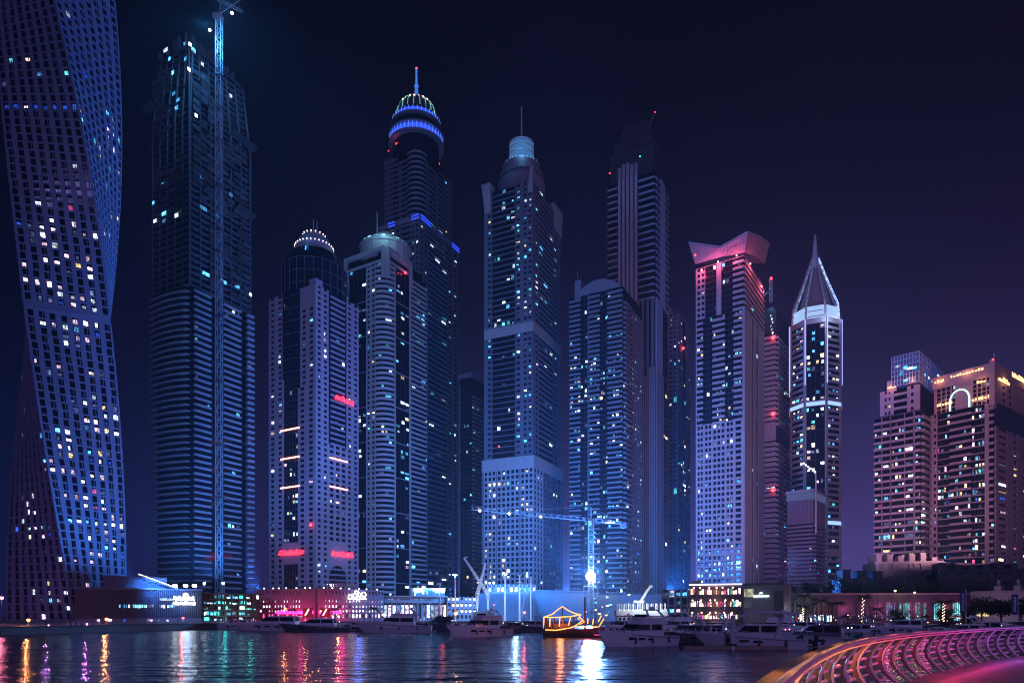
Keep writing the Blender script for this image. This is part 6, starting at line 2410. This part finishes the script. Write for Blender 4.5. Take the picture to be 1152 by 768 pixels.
    # pale piling rigs / lamp masts
    for i, (px, py, Ym, lab) in enumerate(((512, 646, 300, 'plain pale mast left of the mobile cranes'), (568, 645, 298, 'pale mast with a bent head before the patterned shed, leftmost of three'),
                                           (584.5, 646, 300, 'pale mast with cross lamps, middle of three before the patterned shed'), (597.5, 648, 298, 'pale mast with hooked foot, rightmost of three before the patterned shed'),
                                           (495, 655, 296, 'dim slender mast over the glass arcade'))):
        p = P(px, py, Ym)
        o = empty('site_mast', (p.x, Ym, 1.6), lab, 'mast', 'masts on the waterfront site')
        b = MB()
        b.tube((p.x, Ym, 1.6), p, .42 if px != 495 else .2, 6, .28)
        b.box(p.x - .7, p.x + .7, Ym - .4, Ym + .4, 1.6, 2.4)
        if i == 1:
            b.tube(p, p + Vector((-.9, 0, .7)), .2, 5)
        b.build('pole', emit_free_white(), o)
        h = MB()
        h.box(p.x - 1.0, p.x + 1.0, Ym - .3, Ym + .2, p.z - .5, p.z)
        if i == 2:
            h.box(p.x - 1.3, p.x + 1.3, Ym - .3, Ym + .2, p.z - 3.6, p.z - 3.2)
            h.tube((p.x + 1, Ym, 3), (p.x + 3.4, Ym, p.z + 1), .2, 5)
        h.build('head_frame', STEEL, o)
    lamp('mast_glow', P(580, 668, 290), (.35, .62, 1), 6000, 1)
    for px in (512, 568, 598):
        lamp('mast_head_glow', P(px, 644, 296), (.06, .28, 1), 90000, .5, (0, 1, .8), 130)

def emit_free_white():
    return mat('white_painted_steel', (.72, .74, .76), .5, var=.1)

site_cranes()

# ------------------------------------------------------------------ boats
class Frame:
    def __init__(s, x, y, head):
        s.o = Vector((x, y))
        h = R(head)
        s.f = Vector((math.cos(h), math.sin(h)))          # forward (bow)
        s.s = Vector((-math.sin(h), math.cos(h)))         # port

    def p(s, x, y, z):
        q = s.o + s.f * x + s.s * y
        return (q.x, q.y, z)

def fr_box(mb, fr, x0, x1, y0, y1, z0, z1, m=None, tx0=0, tx1=0, ty=0):
    """box in the boat's frame; top moved by tx0 / tx1 (rake) and ty (tumblehome)"""
    mb.hexa([fr.p(x0, y0, z0), fr.p(x1, y0, z0), fr.p(x1, y1, z0), fr.p(x0, y1, z0), fr.p(x0 + tx0, y0 + ty, z1), fr.p(x1 + tx1, y0 + ty, z1), fr.p(x1 + tx1, y1 - ty, z1), fr.p(x0 + tx0, y1 - ty, z1)], m)

def hull(mb, fr, L, B, h_st, h_bow, rake, m=None, flare=.8):
    rings = []
    N = 14
    for i in range(N + 1):
        t = i / N
        x = -L / 2 + L * t
        w = B / 2 * (1 - max(0, (t - .45) / .55) ** 2.4) * (.92 + .08 * min(1, t * 4))
        w = max(w, .03)
        hd = h_st + (h_bow - h_st) * t ** 1.8
        rk = rake * t ** 4
        low = -.4
        r = []
        for (fw, fz) in ((.35, low), (flare, .0), (flare + .08, .35 * hd), (1.0, hd)):
            xx = x + rk * (max(0, fz) / hd) - (rake * .0)
            r.append(fr.p(xx - rake * t ** 6 * (1 - max(fz, 0) / hd) * .4, w * fw, fz))
        l = []
        for (fw, fz) in ((1.0, hd), (flare + .08, .35 * hd), (flare, .0), (.35, low)):
            xx = x + rk * (max(0, fz) / hd)
            l.append(fr.p(xx - rake * t ** 6 * (1 - max(fz, 0) / hd) * .4, -w * fw, fz))
        rings.append(r + l)
    mb.loft(rings, m)

def yacht(px, Y, head, L, label, scale=1.0, dark=False, fly=True, arch=True, hardtop=False, group='yachts moored in the basin', hullm=None, topm=None, cat='motor yacht', low=False, name='motor_yacht', seed=0, outboards=0, hull_win=True):
    q = random.Random(seed)
    x = PXX(px, Y)
    fr = Frame(x, Y, head)
    B = L * .285
    hs, hb = L * .085 + .25, L * .135 + .45
    if low:
        hs, hb = hs * .8, hb * .8
    root = empty(name, (x, Y, 0), label, cat, group)
    hm = hullm or GEL
    tm = topm or GEL
    h = MB()
    hull(h, fr, L, B, hs, hb, L * .10)
    ho = h.build('hull', hm, root, True)
    st = MB()
    for sgn in (-1, 1):
        st.path([fr.p(-L * .48 + L * .9 * t, sgn * (B / 2 * (1 - max(0, (t * .92 - .42) / .58) ** 2.4) + .03), (hs + (hb - hs) * t ** 1.8) * .86) for t in [i / 12 for i in range(12)]], .055, 4)
    st.build('rub_rail', STEEL_D if not dark else STEEL, ho)
    if hull_win:
        for sgn in (-1, 1):
            w = MB()
            for k in range(3):
                t = .42 + .13 * k
                yw = (B / 2 * (1 - max(0, (t - .45) / .55) ** 2.4)) * .965
                xx = -L / 2 + L * t
                hd = hs + (hb - hs) * t ** 1.8
                fr_box(w, fr, xx, xx + L * .085, sgn * yw - .06, sgn * yw + .06, hd * .55, hd * .72)
            w.build('hull_window', BGLASS, ho)
    # cabin: raked front, dark band of glass
    c0, c1 = -L * .26, L * .20
    cw = B * .40
    ch = L * .075 + .75
    zd = hs + .15
    c = MB()
    fr_box(c, fr, c0, c1, -cw, cw, zd - .3, zd + ch * .38, tx1=-.1)
    fr_box(c, fr, c0 - .9, c1 - ch * .9, -cw * .98, cw * .98, zd + ch * .86, zd + ch, tx1=-.3, ty=.05)
    # fore deck trunk
    fr_box(c, fr, c1 - .2, L * .36, -cw * .75, cw * .75, zd - .3, zd + ch * .42, tx1=-L * .12, ty=cw * .22)
    for (xx) in (c0 + .1, c0 + (c1 - c0) * .42):
        for sgn in (-1, 1):
            fr_box(c, fr, xx, xx + .25, sgn * cw - .08, sgn * cw + .06, zd + ch * .35, zd + ch * .9)
    c.build('cabin', tm, root)
    w = MB()
    fr_box(w, fr, c0 + .15, c1 - .15, -cw * .95, cw * .95, zd + ch * .37, zd + ch * .88, tx1=-ch * .72, ty=.04)
    w.build('cabin_window', BGLASS, root)
    zf = zd + ch
    if fly:
        f = MB()
        for sgn in (-1, 1):
            fr_box(f, fr, c0 - .6, c1 - ch * 1.0, sgn * cw * .9 - .06, sgn * cw * .9 + .06, zf - .03, zf + .75, tx1=-.5)
        fr_box(f, fr, c1 - ch * 1.35, c1 - ch * 1.2, -cw * .9, cw * .9, zf - .02, zf + .8, tx0=-.5, tx1=-.5)
        fr_box(f, fr, c0 + .6, c0 + 1.5, -cw * .6, cw * .6, zf, zf + .5)
        fr_box(f, fr, c0 + (c1 - c0) * .45, c0 + (c1 - c0) * .5, -cw * .5, cw * .5, zf, zf + 1.0)
        f.build('flybridge', tm, root)
        g = MB()
        fr_box(g, fr, c1 - ch * 1.35 - .45, c1 - ch * 1.35 - .4, -cw * .8, cw * .8, zf + .78, zf + 1.15, tx0=-.25, tx1=-.25)
        g.build('windscreen', BGLASS, root)
    if arch:
        a = MB()
        zz = zf + (1.75 if fly else 1.2)
        xa = c0 + .5
        for sgn in (-1, 1):
            a.path([fr.p(xa - .9, sgn * cw * .95, zf), fr.p(xa - .3, sgn * cw * .9, zf + (zz - zf) * .6), fr.p(xa + .4, sgn * cw * .7, zz)], [.2, .16, .12], 6)
        fr_box(a, fr, xa - .2, xa + .9, -cw * .75, cw * .75, zz - .08, zz + .08)
        a.build('radar_arch', tm, root)
        r = MB()
        pc = fr.p(xa + .4, 0, 0)
        r.lathe([(.05, zz + .08), (.38, zz + .12), (.38, zz + .38), (.05, zz + .5)], pc, 10)
        r.tube(fr.p(xa + .1, .5, zz), fr.p(xa - .4, .5, zz + 1.8), .03, 4)
        r.build('radome', GEL, root)
    if hardtop:
        t = MB()
        zz = zf + 1.0
        rings = []
        for i in range(9):
            u = i / 8
            xx = c0 - L * .16 + (c1 - c0 + L * .12) * u
            z = zz + .55 * math.sin(math.pi * (.15 + .75 * u)) - (.9 * (u - .72) if u > .72 else 0)
            ww = cw * (1.02 - .25 * max(0, u - .5))
            rings.append([fr.p(xx, -ww, z - .22), fr.p(xx, ww, z - .22), fr.p(xx, ww * .94, z + .1), fr.p(xx, -ww * .94, z + .1)])
        t.loft(rings)
        for sgn in (-1, 1):
            t.path([fr.p(c1 - .4, sgn * cw, zd + ch * .4), fr.p(c1 - ch * 1.2, sgn * cw, zf + .6)], .12, 5)
            t.path([fr.p(c0 + .8, sgn * cw, zd), fr.p(c0 - .1, sgn * cw, zz - .1)], .2, 5)
        t.build('hardtop', tm, root)
    # bow rail
    rl = MB()
    for sgn in (-1, 1):
        top = []
        for i in range(9):
            t = .55 + .43 * i / 8
            yw = B / 2 * (1 - max(0, (t - .45) / .55) ** 2.4) * .93
            xx = -L / 2 + L * t + L * .10 * t ** 4
            hd = hs + (hb - hs) * t ** 1.8
            top.append(fr.p(xx, sgn * yw, hd + .62))
            rl.tube(fr.p(xx, sgn * yw, hd - .02), top[-1], .022, 4)
        rl.path(top, .025, 4)
    rl.build('bow_rail', CHROME, root)
    # cockpit and platform
    sw = MB()
    fr_box(sw, fr, -L / 2 - .95, -L / 2 + .1, -B * .42, B * .42, .28, .42)
    sw.build('swim_platform', TEAK, root)
    ck = MB()
    fr_box(ck, fr, -L * .46, -L * .42, -B * .36, B * .36, hs - .1, hs + .55)
    fr_box(ck, fr, -L * .42, -L * .39, -B * .36, B * .36, hs - .1, hs + .3)
    ck.build('cockpit_seat', CANVAS, root)
    if outboards:
        for k in range(outboards):
            yy = (k - (outboards - 1) / 2) * .95
            ob = MB()
            fr_box(ob, fr, -L / 2 - 1.3, -L / 2 - .6, yy - .27, yy + .27, 1.0, 1.75, tx0=.12, tx1=-.05, ty=.06)
            fr_box(ob, fr, -L / 2 - 1.1, -L / 2 - .75, yy - .12, yy + .12, -.3, 1.02)
            fr_box(ob, fr, -L / 2 - .7, -L / 2 + .05, yy - .12, yy + .12, .7, .95)
            ob.build('outboard_motor', RUBBER, root)
    # small lit lamps added in the cockpit to brighten the boats
    for k in range(q.choice((1, 2, 2))):
        lb = MB()
        lb.ball(fr.p(-L * q.uniform(.3, .44), q.uniform(-.5, .5) * B * .6, zd + ch * q.uniform(.5, .8)), .085, 6)
        lb.build('added_cabin_lamp', q.choice((MATS['warm_fairy'], MATS['rose_bulb'], MATS['ice_bulb'])), root)
    # fenders
    for i in range(3):
        xx = -L * .3 + L * .25 * i
        for sgn in (-1, 1):
            f = MB()
            yy = sgn * (B / 2 + .14)
            z = hs * .62
            f.lathe([(.03, z - .42), (.15, z - .32), (.15, z + .25), (.03, z + .36)], fr.p(xx, yy, 0), 8)
            f.build('fender', RUBBER if dark else GEL_D, root, True)
    return root, fr

def boats():
    yacht(312, 190, 182, 21, 'long low grey yacht moored left of the darker one, in front of the red banners', hullm=GEL_G, topm=GEL_G, fly=False, arch=False, low=True, seed=1)
    yacht(358, 178, 184, 17, 'dark hulled sleek yacht lying in front of the red banners', hullm=GEL_D, topm=GEL_G, fly=False, arch=True, low=True, seed=2, dark=True)
    yacht(401, 184, 200, 9, 'small dark cruiser just left of the large grey yacht', hullm=GEL_D, topm=GEL_G, fly=False, arch=False, seed=3)
    yacht(446, 170, 184, 17.5, 'large grey flybridge yacht with its bow to the left, below the portico tower', hullm=GEL_G, topm=GEL_G, seed=4)
    yacht(493, 196, 200, 13, 'dark covered boat with dome canopy between the grey yacht and blue bowed yacht', hullm=GEL_D, topm=CANVAS, seed=5, arch=False)
    yacht(541, 138, 222, 14.5, 'blue lit white flybridge yacht showing its rounded bow, left of the dhow', seed=6)
    yacht(574, 170, 190, 10, 'low dark runabout right behind the blue bowed yacht', hullm=GEL_D, topm=GEL_D, fly=False, arch=False, low=True, seed=7)
    yacht(597, 176, 215, 11, 'dark cabin cruiser tucked in left of the dhow', hullm=GEL_D, topm=GEL_G, fly=False, seed=8)
    yacht(719, 95, 215, 13, 'white flybridge yacht with raised blue bow, nearest one right of the dhow', seed=9)
    yacht(772, 112, 205, 10, 'plum tinted cruiser between the blue bowed yacht and the arched hardtop yacht', hullm=GEL_G, topm=GEL, fly=False, arch=True, seed=10)
    yacht(790, 100, 200, 11, 'dark cruiser with grey cabin just left of the arched hardtop yacht', hullm=GEL_D, topm=GEL_G, fly=False, arch=False, seed=11)
    yacht(848, 87, 162, 12.5, 'yacht with a sweeping arched hardtop and black outboard motors at its stern', hullm=GEL_G, topm=GEL_G, fly=False, arch=False, hardtop=True, seed=12, outboards=3, group='yachts moored in the basin')
    yacht(917, 92, 170, 11.5, 'dark purple cruiser left of the tall pale pile', hullm=GEL_G, topm=GEL_D, fly=False, arch=False, seed=13)
    yacht(1015, 150, 178, 13.5, 'white sports cruiser behind the promenade railing, below the arched windows', hullm=GEL_G, topm=GEL, fly=False, arch=False, seed=14)
    yacht(1106, 140, 175, 11, 'dark cruiser behind the railing below the slim palms', hullm=GEL_D, topm=GEL_G, fly=False, arch=False, seed=15)
    yacht(1146, 150, 170, 12, 'pale cruiser at the far right edge behind the railing', hullm=GEL_G, topm=GEL_G, fly=False, arch=False, seed=16)
    yacht(1060, 165, 176, 10, 'dark boat between the white sports cruiser and the navy banner', hullm=GEL_D, topm=CANVAS, fly=False, arch=False, seed=17)

    yacht(697, 160, 195, 12, 'grey cruiser half hidden behind the white passenger boat bow', hullm=GEL_G, topm=GEL, fly=False, seed=18)
    yacht(758, 150, 200, 12.5, 'white flybridge yacht in the second row below the gridded shop', seed=19)
    yacht(800, 140, 190, 11, 'white cruiser in the second row below the restaurant', topm=GEL, hullm=GEL, fly=False, seed=20)
    yacht(868, 135, 172, 12, 'pale flybridge yacht in the second row behind the arched hardtop', hullm=GEL_G, seed=21)
    yacht(902, 150, 176, 11, 'white cruiser in the second row below the bright shop glass', fly=False, seed=22)
    yacht(962, 135, 184, 10, 'low grey cruiser right of the tallest pale pile', hullm=GEL_G, topm=GEL_G, fly=False, low=True, seed=23)
    yacht(1082, 128, 178, 10.5, 'pale low cruiser under the navy pole banner', hullm=GEL_G, topm=GEL, fly=False, low=True, seed=24)
    yacht(268, 215, 185, 13, 'dim grey cruiser at the left end of the moored row', hullm=GEL_G, topm=GEL_G, fly=False, arch=False, low=True, seed=25)

    # dhow outlined in amber rope light
    Y = 134
    x = PXX(643, Y)
    fr = Frame(x, Y, -8)
    L = 11.2
    o = empty('dhow', (x, Y, 0), 'wooden dhow outlined in amber rope lights with a peaked awning line', 'dhow')
    h = MB()
    rings = []
    N = 12
    for i in range(N + 1):
        t = i / N
        w = 1.7 * (1 - abs(2 * t - .9) ** 3 * .75) if t < .95 else .25
        hd = 1.5 + .5 * (1 - t) ** 2 + 1.4 * max(0, t - .6) ** 1.5 * 2
        xx = -L / 2 + L * t
        rk = 1.1 * max(0, t - .5) * 2
        ring = []
        for fw, fz in ((.3, -.4), (.72, .2), (1, hd)):
            ring.append(fr.p(xx + rk * max(0, fz) / hd, w * fw, fz))
        for fw, fz in ((1, hd), (.72, .2), (.3, -.4)):
            ring.append(fr.p(xx + rk * max(0, fz) / hd, -w * fw, fz))
        rings.append(ring)
    h.loft(rings)
    h.build('hull', WOOD, o, True)
    dk = MB()
    fr_box(dk, fr, -L * .46, L * .05, -1.3, 1.3, 3.75, 3.95)
    fr_box(dk, fr, -L * .42, L * .0, -1.1, 1.1, 1.6, 2.6, WOOD)
    for xx in (-5, -3.4, -1.6, .4):
        for s in (-1.25, 1.25):
            fr_box(dk, fr, xx - .08, xx + .08, s - .08, s + .08, 1.6, 3.8)
    dk.build('deck_house', WOOD, o)
    mt = MB()
    mt.tube(fr.p(-1.8, 0, 1.6), fr.p(-1.8, 0, 6.0), .14, 6)
    mt.tube(fr.p(2.6, .3, 1.6), fr.p(2.6, .3, 7.9), .22, 6, .16)
    mt.build('mast', WOOD, o)
    S_ = -1.62

    def rope(pts, nm='rope_light'):
        b = MB()
        b.path([fr.p(*p) for p in pts], .11, 5)
        b.build(nm, E_DHOW, o)
    rope([(-5.3, S_, 3.9), (-3.6, S_, 4.5), (-2.6, S_ * .6, 5.4), (-1.8, 0, 6.0)])
    rope([(-1.8, 0, 6.0), (-.6, S_ * .5, 5.2), (.8, S_ * .9, 4.6), (1.9, S_, 4.4)])
    rope([(-5.3, S_, 3.9), (-3, S_, 3.85), (0, S_, 4.05), (1.9, S_, 4.4)])
    rope([(-5.3, S_, 3.9), (-5.35, S_, 1.75)])
    rope([(-4.1, S_, 3.8), (-4.15, S_, 2.1)])
    rope([(-2.2, S_, 3.85), (-2.3, S_, 2.1)])
    rope([(-.1, S_, 4.0), (-.5, S_, 2.3)])
    rope([(-5.3, S_, 1.45), (-3, S_, 1.35), (-.5, S_, 1.75), (.6, S_, 2.1), (2.2, S_ * .95, 2.05), (5.3, S_ * .4, 2.0)])
    rope([(1.9, S_, 4.4), (1.3, S_, 3.6), (2.2, S_, 3.2), (.6, S_, 2.1)])
    rope([(1.6, S_, 3.9), (2.6, S_, 3.0), (1.6, S_, 2.5)])
    rope([(3.2, S_ * .9, 3.7), (3.2, S_ * .9, 2.6)])
    rope([(4.3, S_ * .7, 3.6), (4.1, S_ * .7, 2.4)])
    rope([(5.3, S_ * .4, 2.0), (6.3, -.2, 3.6)])
    rope([(5.2, S_ * .5, 3.0), (5.8, S_ * .4, 4.2)])
    lamp('dhow_glow', fr.p(-2, -2.6, 3), (1, .25, .10), 500, .6)
    lamp('dhow_glow', fr.p(3, -2.4, 2.8), (1, .12, .2), 300, .6)
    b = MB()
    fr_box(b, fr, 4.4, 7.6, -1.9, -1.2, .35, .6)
    tag(b.build('gangplank', emit('plank_pink_emission', (1, .05, .3), .5, vary=False), None, loc=fr.p(6, -1.5, .35)), 'pink glowing floating plank right under the dhow bow', 'gangplank')  # pink light put into the plank's own emission

    # white passenger boat behind
    Y = 205
    x = PXX(722, Y)
    fr = Frame(x, Y, 0)
    o = empty('passenger_boat', (x, Y, 0), 'white lit passenger boat with open upper deck of posts and angled white boom', 'passenger boat')
    L = 16.5
    h = MB()
    hull(h, fr, L, 4.6, 1.5, 2.2, 1.2)
    h.build('hull', GEL, o, True)
    dk = MB()
    fr_box(dk, fr, -7.6, 6.5, -2.1, 2.1, 1.4, 4.2)
    fr_box(dk, fr, -8, 7.2, -2.4, 2.4, 4.2, 5.6)
    dk.build('deck_house', WHITE_W, o)
    w = MB()
    for i in range(11):
        fr_box(w, fr, -7.2 + 1.25 * i, -6.4 + 1.25 * i, -2.16, -2.1, 2.4, 3.6)
    w.build('cabin_window', BGLASS, o)
    po = MB()
    for i in range(11):
        for s in (-2.1, 2.1):
            fr_box(po, fr, -7 + 1.35 * i - .16, -7 + 1.35 * i + .16, s - .15, s + .15, 5.6, 7.8)
    po.build('deck_post', WHITE_W, o)
    rf = MB()
    for s in (-2.1, 2.1):
        fr_box(rf, fr, -7.4, 6.8, s - .08, s + .08, 5.6, 6.0)
    rf.build('deck_rail', WHITE_W, o)
    bm_ = MB()
    bm_.tube(fr.p(-.5, 0, 5.6), fr.p(-.5, 0, 8.8), .28, 8)
    bm_.box(fr.p(-2.6, 0, 0)[0], fr.p(.6, 0, 0)[0], Y - .8, Y + .8, 8.0, 8.7)
    bm_.tube(fr.p(-.3, 0, 8.6), fr.p(2.6, 0, 13.2), .45, 8, .4)
    bm_.tube(fr.p(2.3, 0, 12.9), fr.p(3.1, 0, 13.1), .5, 8)
    bm_.build('boom', WHITE_W, o)
    lt = MB()
    for i in range(12):
        lt.ball(fr.p(-7 + 1.25 * i, -2.6, 5.9), .12, 5)
    lt.build('deck_lamp', E_SIGN, o)
    lamp('deck_glow', fr.p(-2, -5.5, 9), (.72, .85, 1), 3500, .8)
    lamp('deck_glow', fr.p(4, -5.5, 8), (.72, .85, 1), 2200, .8)

    # lit spots at boats: nothing more; floating dock and piles
    d = MB()
    d.box(PXX(765, 86), PXX(880, 86) , 84.2, 86.4, -.2, .42)
    tag(d.build('floating_dock', TIMBER, None, loc=(PXX(765, 86), 85, 0)), 'low dark floating dock in front of the moored cruisers', 'floating dock')
    d = MB()
    d.box(PXX(930, 108), PXX(1010, 108), 106.5, 109, -.2, .42)
    tag(d.build('floating_dock', TIMBER, None, loc=(PXX(930, 108), 108, 0)), 'dock by the pale pile, half behind the railing', 'floating dock')
    for px, Yp, py, rr, lab in ((945.5, 92, 693, .36, 'tallest pale mooring pile, in front of the low villa and left of the railing'), (824.5, 84.0, 691, .30, 'pale mooring pile in front of the arched hardtop yacht'), (925, 130, 697, .26, 'short thin pile left of the tallest one'), (612.5, 128, 702, .16, 'thin dark post at the stern of the dhow')):
        z = PZ(py, Yp)
        x = PXX(px, Yp)
        o = empty('mooring_pile', (x, Yp, -1), lab, 'mooring pile', 'mooring piles in the basin')
        b = MB()
        b.lathe([(rr, -3), (rr, z - .35)], (x, Yp), 14)
        b.build('shaft', mat('pile_steel', (.55, .52, .52), .55, streak=True) if rr > .2 else STEEL_D, o, True)
        b = MB()
        b.lathe([(rr * 1.06, z - .36), (rr * 1.06, z - .25), (.02, z)], (x, Yp), 14)
        b.build('cap', WHITE_W, o)
        b = MB()
        b.lathe([(rr + .02, .5), (rr + .16, .5), (rr + .16, .75), (rr + .02, .75)], (x, Yp), 14)
        b.build('guide_ring', RUBBER, o)
    # spars of boats lying behind the pale pile
    for i, (px, py, Ym, tilt, lab) in enumerate(((966, 668, 150, .3, 'leaning dark spar left of three beside the lit palm'), (975, 664, 152, -.4, 'crossed dark spar, middle of three beside the lit palm'), (988, 668, 150, .2, 'upright dark spar, right of three beside the lit palm'))):
        p = P(px, py, Ym)
        b = MB()
        b.tube((p.x - tilt * 4, Ym, 0), p, .16, 6, .08)
        b.tube((p.x - 1.5, Ym, 2.4), (p.x + 1.5, Ym, 2.5), .08, 5)
        tag(b.build('spar', STEEL_D, None, loc=(p.x, Ym, 0)), lab, 'spar', 'spars beside the lit palm')

boats()

# ------------------------------------------------------------------ near promenade and its bowed railing
def promenade():
    zd = CH - 1.5
    path = [(0.35, 1.3), (1.05, 3.0), (1.88, 4.67), (2.31, 5.5), (3.16, 7.05), (4.5, 9.33), (5.93, 11.5), (7.66, 13.8), (9.9, 16.5), (11.5, 18.2), (14.8, 21.6), (18.9, 25.2), (24, 28.8), (31, 32.6), (40, 36.0)]
    # smooth, evenly spaced
    pts = [Vector(p) for p in path]

    def cr(p0, p1, p2, p3, t):
        return .5 * ((2 * p1) + (p2 - p0) * t + (2 * p0 - 5 * p1 + 4 * p2 - p3) * t * t + (3 * p1 - p0 - 3 * p2 + p3) * t ** 3)
    fine = []
    for i in range(1, len(pts) - 2):
        for k in range(20):
            fine.append(cr(pts[i - 1], pts[i], pts[i + 1], pts[i + 2], k / 20))
    dist = [0]
    for a, b in zip(fine, fine[1:]):
        dist.append(dist[-1] + (b - a).length)

    def at(s):
        for i in range(len(dist) - 1):
            if dist[i + 1] >= s:
                t = (s - dist[i]) / max(1e-9, dist[i + 1] - dist[i])
                p = fine[i].lerp(fine[i + 1], t)
                d = (fine[min(i + 6, len(fine) - 1)] - fine[max(i - 5, 0)]).normalized()
                return p, Vector((-d.y, d.x))            # point, normal towards the water
        return fine[-1], Vector((-1, 0))
    total = dist[-1]
    # deck
    n = 120
    out, inn = [], []
    for i in range(n + 1):
        p, nn = at(total * i / n)
        out.append(p + nn * .12)
    poly = [(p.x, p.y) for p in out] + [(60, 34), (60, -6), (0.2, -6), (0.2, 1.0)]
    d = MB()
    d.prism(poly[::-1], zd - .5, zd)
    tag(d.build('promenade_deck', mat('promenade_paving', (.34, .31, .32), .55, var=.2, scale=1.3)), kind='structure')
    # outer wall below the deck
    w = MB()
    for a, b in zip(out, out[1:]):
        w.hexa([(a.x, a.y, -1.2), (b.x, b.y, -1.2), (b.x + .3, b.y - .3, -1.2), (a.x + .3, a.y - .3, -1.2), (a.x, a.y, zd - .5), (b.x, b.y, zd - .5), (b.x + .3, b.y - .3, zd - .5), (a.x + .3, a.y - .3, zd - .5)])
    tag(w.build('promenade_wall', CONC_D), kind='structure')
    root = empty('promenade_railing', (9.0, 15.5, zd), 'curved railing of bowed steel ribs lit orange and magenta along the near promenade', 'railing')
    H = 1.06

    def prof(t):                                           # bow towards the water, t from base to top
        return .40 * math.sin(math.pi * t) ** .85 + .04
    gap = 1.2
    k = 0
    s = .6
    items = []
    PAINT = mat('pale_rail_paint', (.78, .72, .76), .35, var=.08)
    rails = [.16, .31, .46, .61, .76]
    while s < total - .5:
        p, nn = at(s)
        tt = Vector((nn.y, -nn.x))
        b = MB()
        N = 12
        r0, r1 = [], []
        for i in range(N + 1):
            t = i / N
            o_in = prof(t)
            dep = .03 + .06 * math.sin(math.pi * t)
            z = zd + .004 + H * t
            a = p + nn * (o_in - dep * .5)
            c = p + nn * (o_in + dep * .5)
            h = tt * .012
            r0.append([(*(a - h), z), (*(a + h), z), (*(c + h), z), (*(c - h), z)])
        b.loft(r0)
        b.build('rib', mat('rib_plate', (.20, .17, .18), .45, .1, var=.25, scale=3), root)
        e = MB()
        e.path([(*(p + nn * (prof(t / 10) - .035 - .05 * math.sin(math.pi * t / 10))), zd + .01 + H * t / 10) for t in range(11)], .026, 5)
        e.build('rib_edge', PAINT, root)
        # five short slats to the next rib
        if s + gap < total - .5:
            for t in rails:
                q = MB()
                lst = []
                for j in range(5):
                    pj, nj = at(s + gap * (.02 + .62 * j / 4))
                    lst.append((*(pj + nj * (prof(t) - .06 * math.sin(math.pi * t))), zd + H * t))
                q.path(lst, .027, 5)
                items.append((q, 1))
        s += gap
        k += 1
    for q, _ in items:
        q.mats, q.m = [PAINT], [0] * len(q.f)
    items = [(q, 1000 - Vector(q.v[0]).length) for q, _ in items]
    parts(root, 'slat', items)
    # handrail: broad timber cap on the water side, steel tube on the inside
    rings = []
    tube = []
    lo = []
    m = 160
    for i in range(m + 1):
        p, nn = at(.2 + (total - .4) * i / m)
        a, c = p + nn * .02, p + nn * .11
        rings.append([(*a, zd + H), (*c, zd + H + .01), (*c, zd + H + .045), (*a, zd + H + .04)])
        tube.append((*(p - nn * .02), zd + H + .02))
    b = MB()
    b.loft(rings)
    b.build('handrail', TIMBER, root)
    b = MB()
    b.path(tube, .04, 8)
    b.build('handrail_tube', PAINT, root, True)
    # LED strip under the handrail: amber at the near end turning magenta
    segs = 14
    cols = [(1, .36, .08)] * 3 + [(1, .22, .08), (1, .10, .10), (1, .05, .16), (1, .05, .28), (.95, .05, .42)] + [(.6, .10, .75)] * 6
    for i in range(segs):
        s0, s1 = .4 + (total - 1) * i / segs, .4 + (total - 1) * (i + 1) / segs
        lst = []
        for j in range(9):
            p, nn = at(s0 + (s1 - s0) * j / 8)
            lst.append((*(p + nn * .02), zd + H - .06))
        b = MB()
        b.path(lst, .012, 4)
        b.build('led_strip', emit('rail_led_%d' % min(i, 8), cols[i], .6, vary=False), root)
        p, nn = at((s0 + s1) / 2)
        lamp('rail_led_glow', (*(p + nn * .6), zd + .8), cols[i], 20 if i < 5 else 6, .12)
        if i < 6:
            lamp('rail_led_glow', (*(p + nn * .05), zd + H + .28), cols[i], 3, .1)  # added fill above the rail, lights the cap the strip cannot reach
        for j in (.2, .7):
            p, nn = at(s0 + (s1 - s0) * j)
            lamp('deck_led_glow', (*(p - nn * .5), zd + .35), cols[i] if i > 4 else (1, .12, .3), 2 if i < 5 else 6, .1)

promenade()

# ------------------------------------------------------------------ night haze lit by the floodlights
HAZE = 0.00011
if HAZE:
    b = MB()
    b.box(-2600, 2600, -70, 2500, -8, 600)
    hz = bpy.data.materials.new('night_haze')
    hz.use_nodes = True
    nt = hz.node_tree
    nt.nodes.clear()
    o = nt.nodes.new('ShaderNodeOutputMaterial')
    v = nt.nodes.new('ShaderNodeVolumePrincipled')
    v.inputs['Color'].default_value = (.85, .9, 1, 1)
    v.inputs['Density'].default_value = HAZE
    v.inputs['Anisotropy'].default_value = .5
    nt.links.new(v.outputs[0], o.inputs['Volume'])
    tag(b.build('haze', hz), kind='stuff')
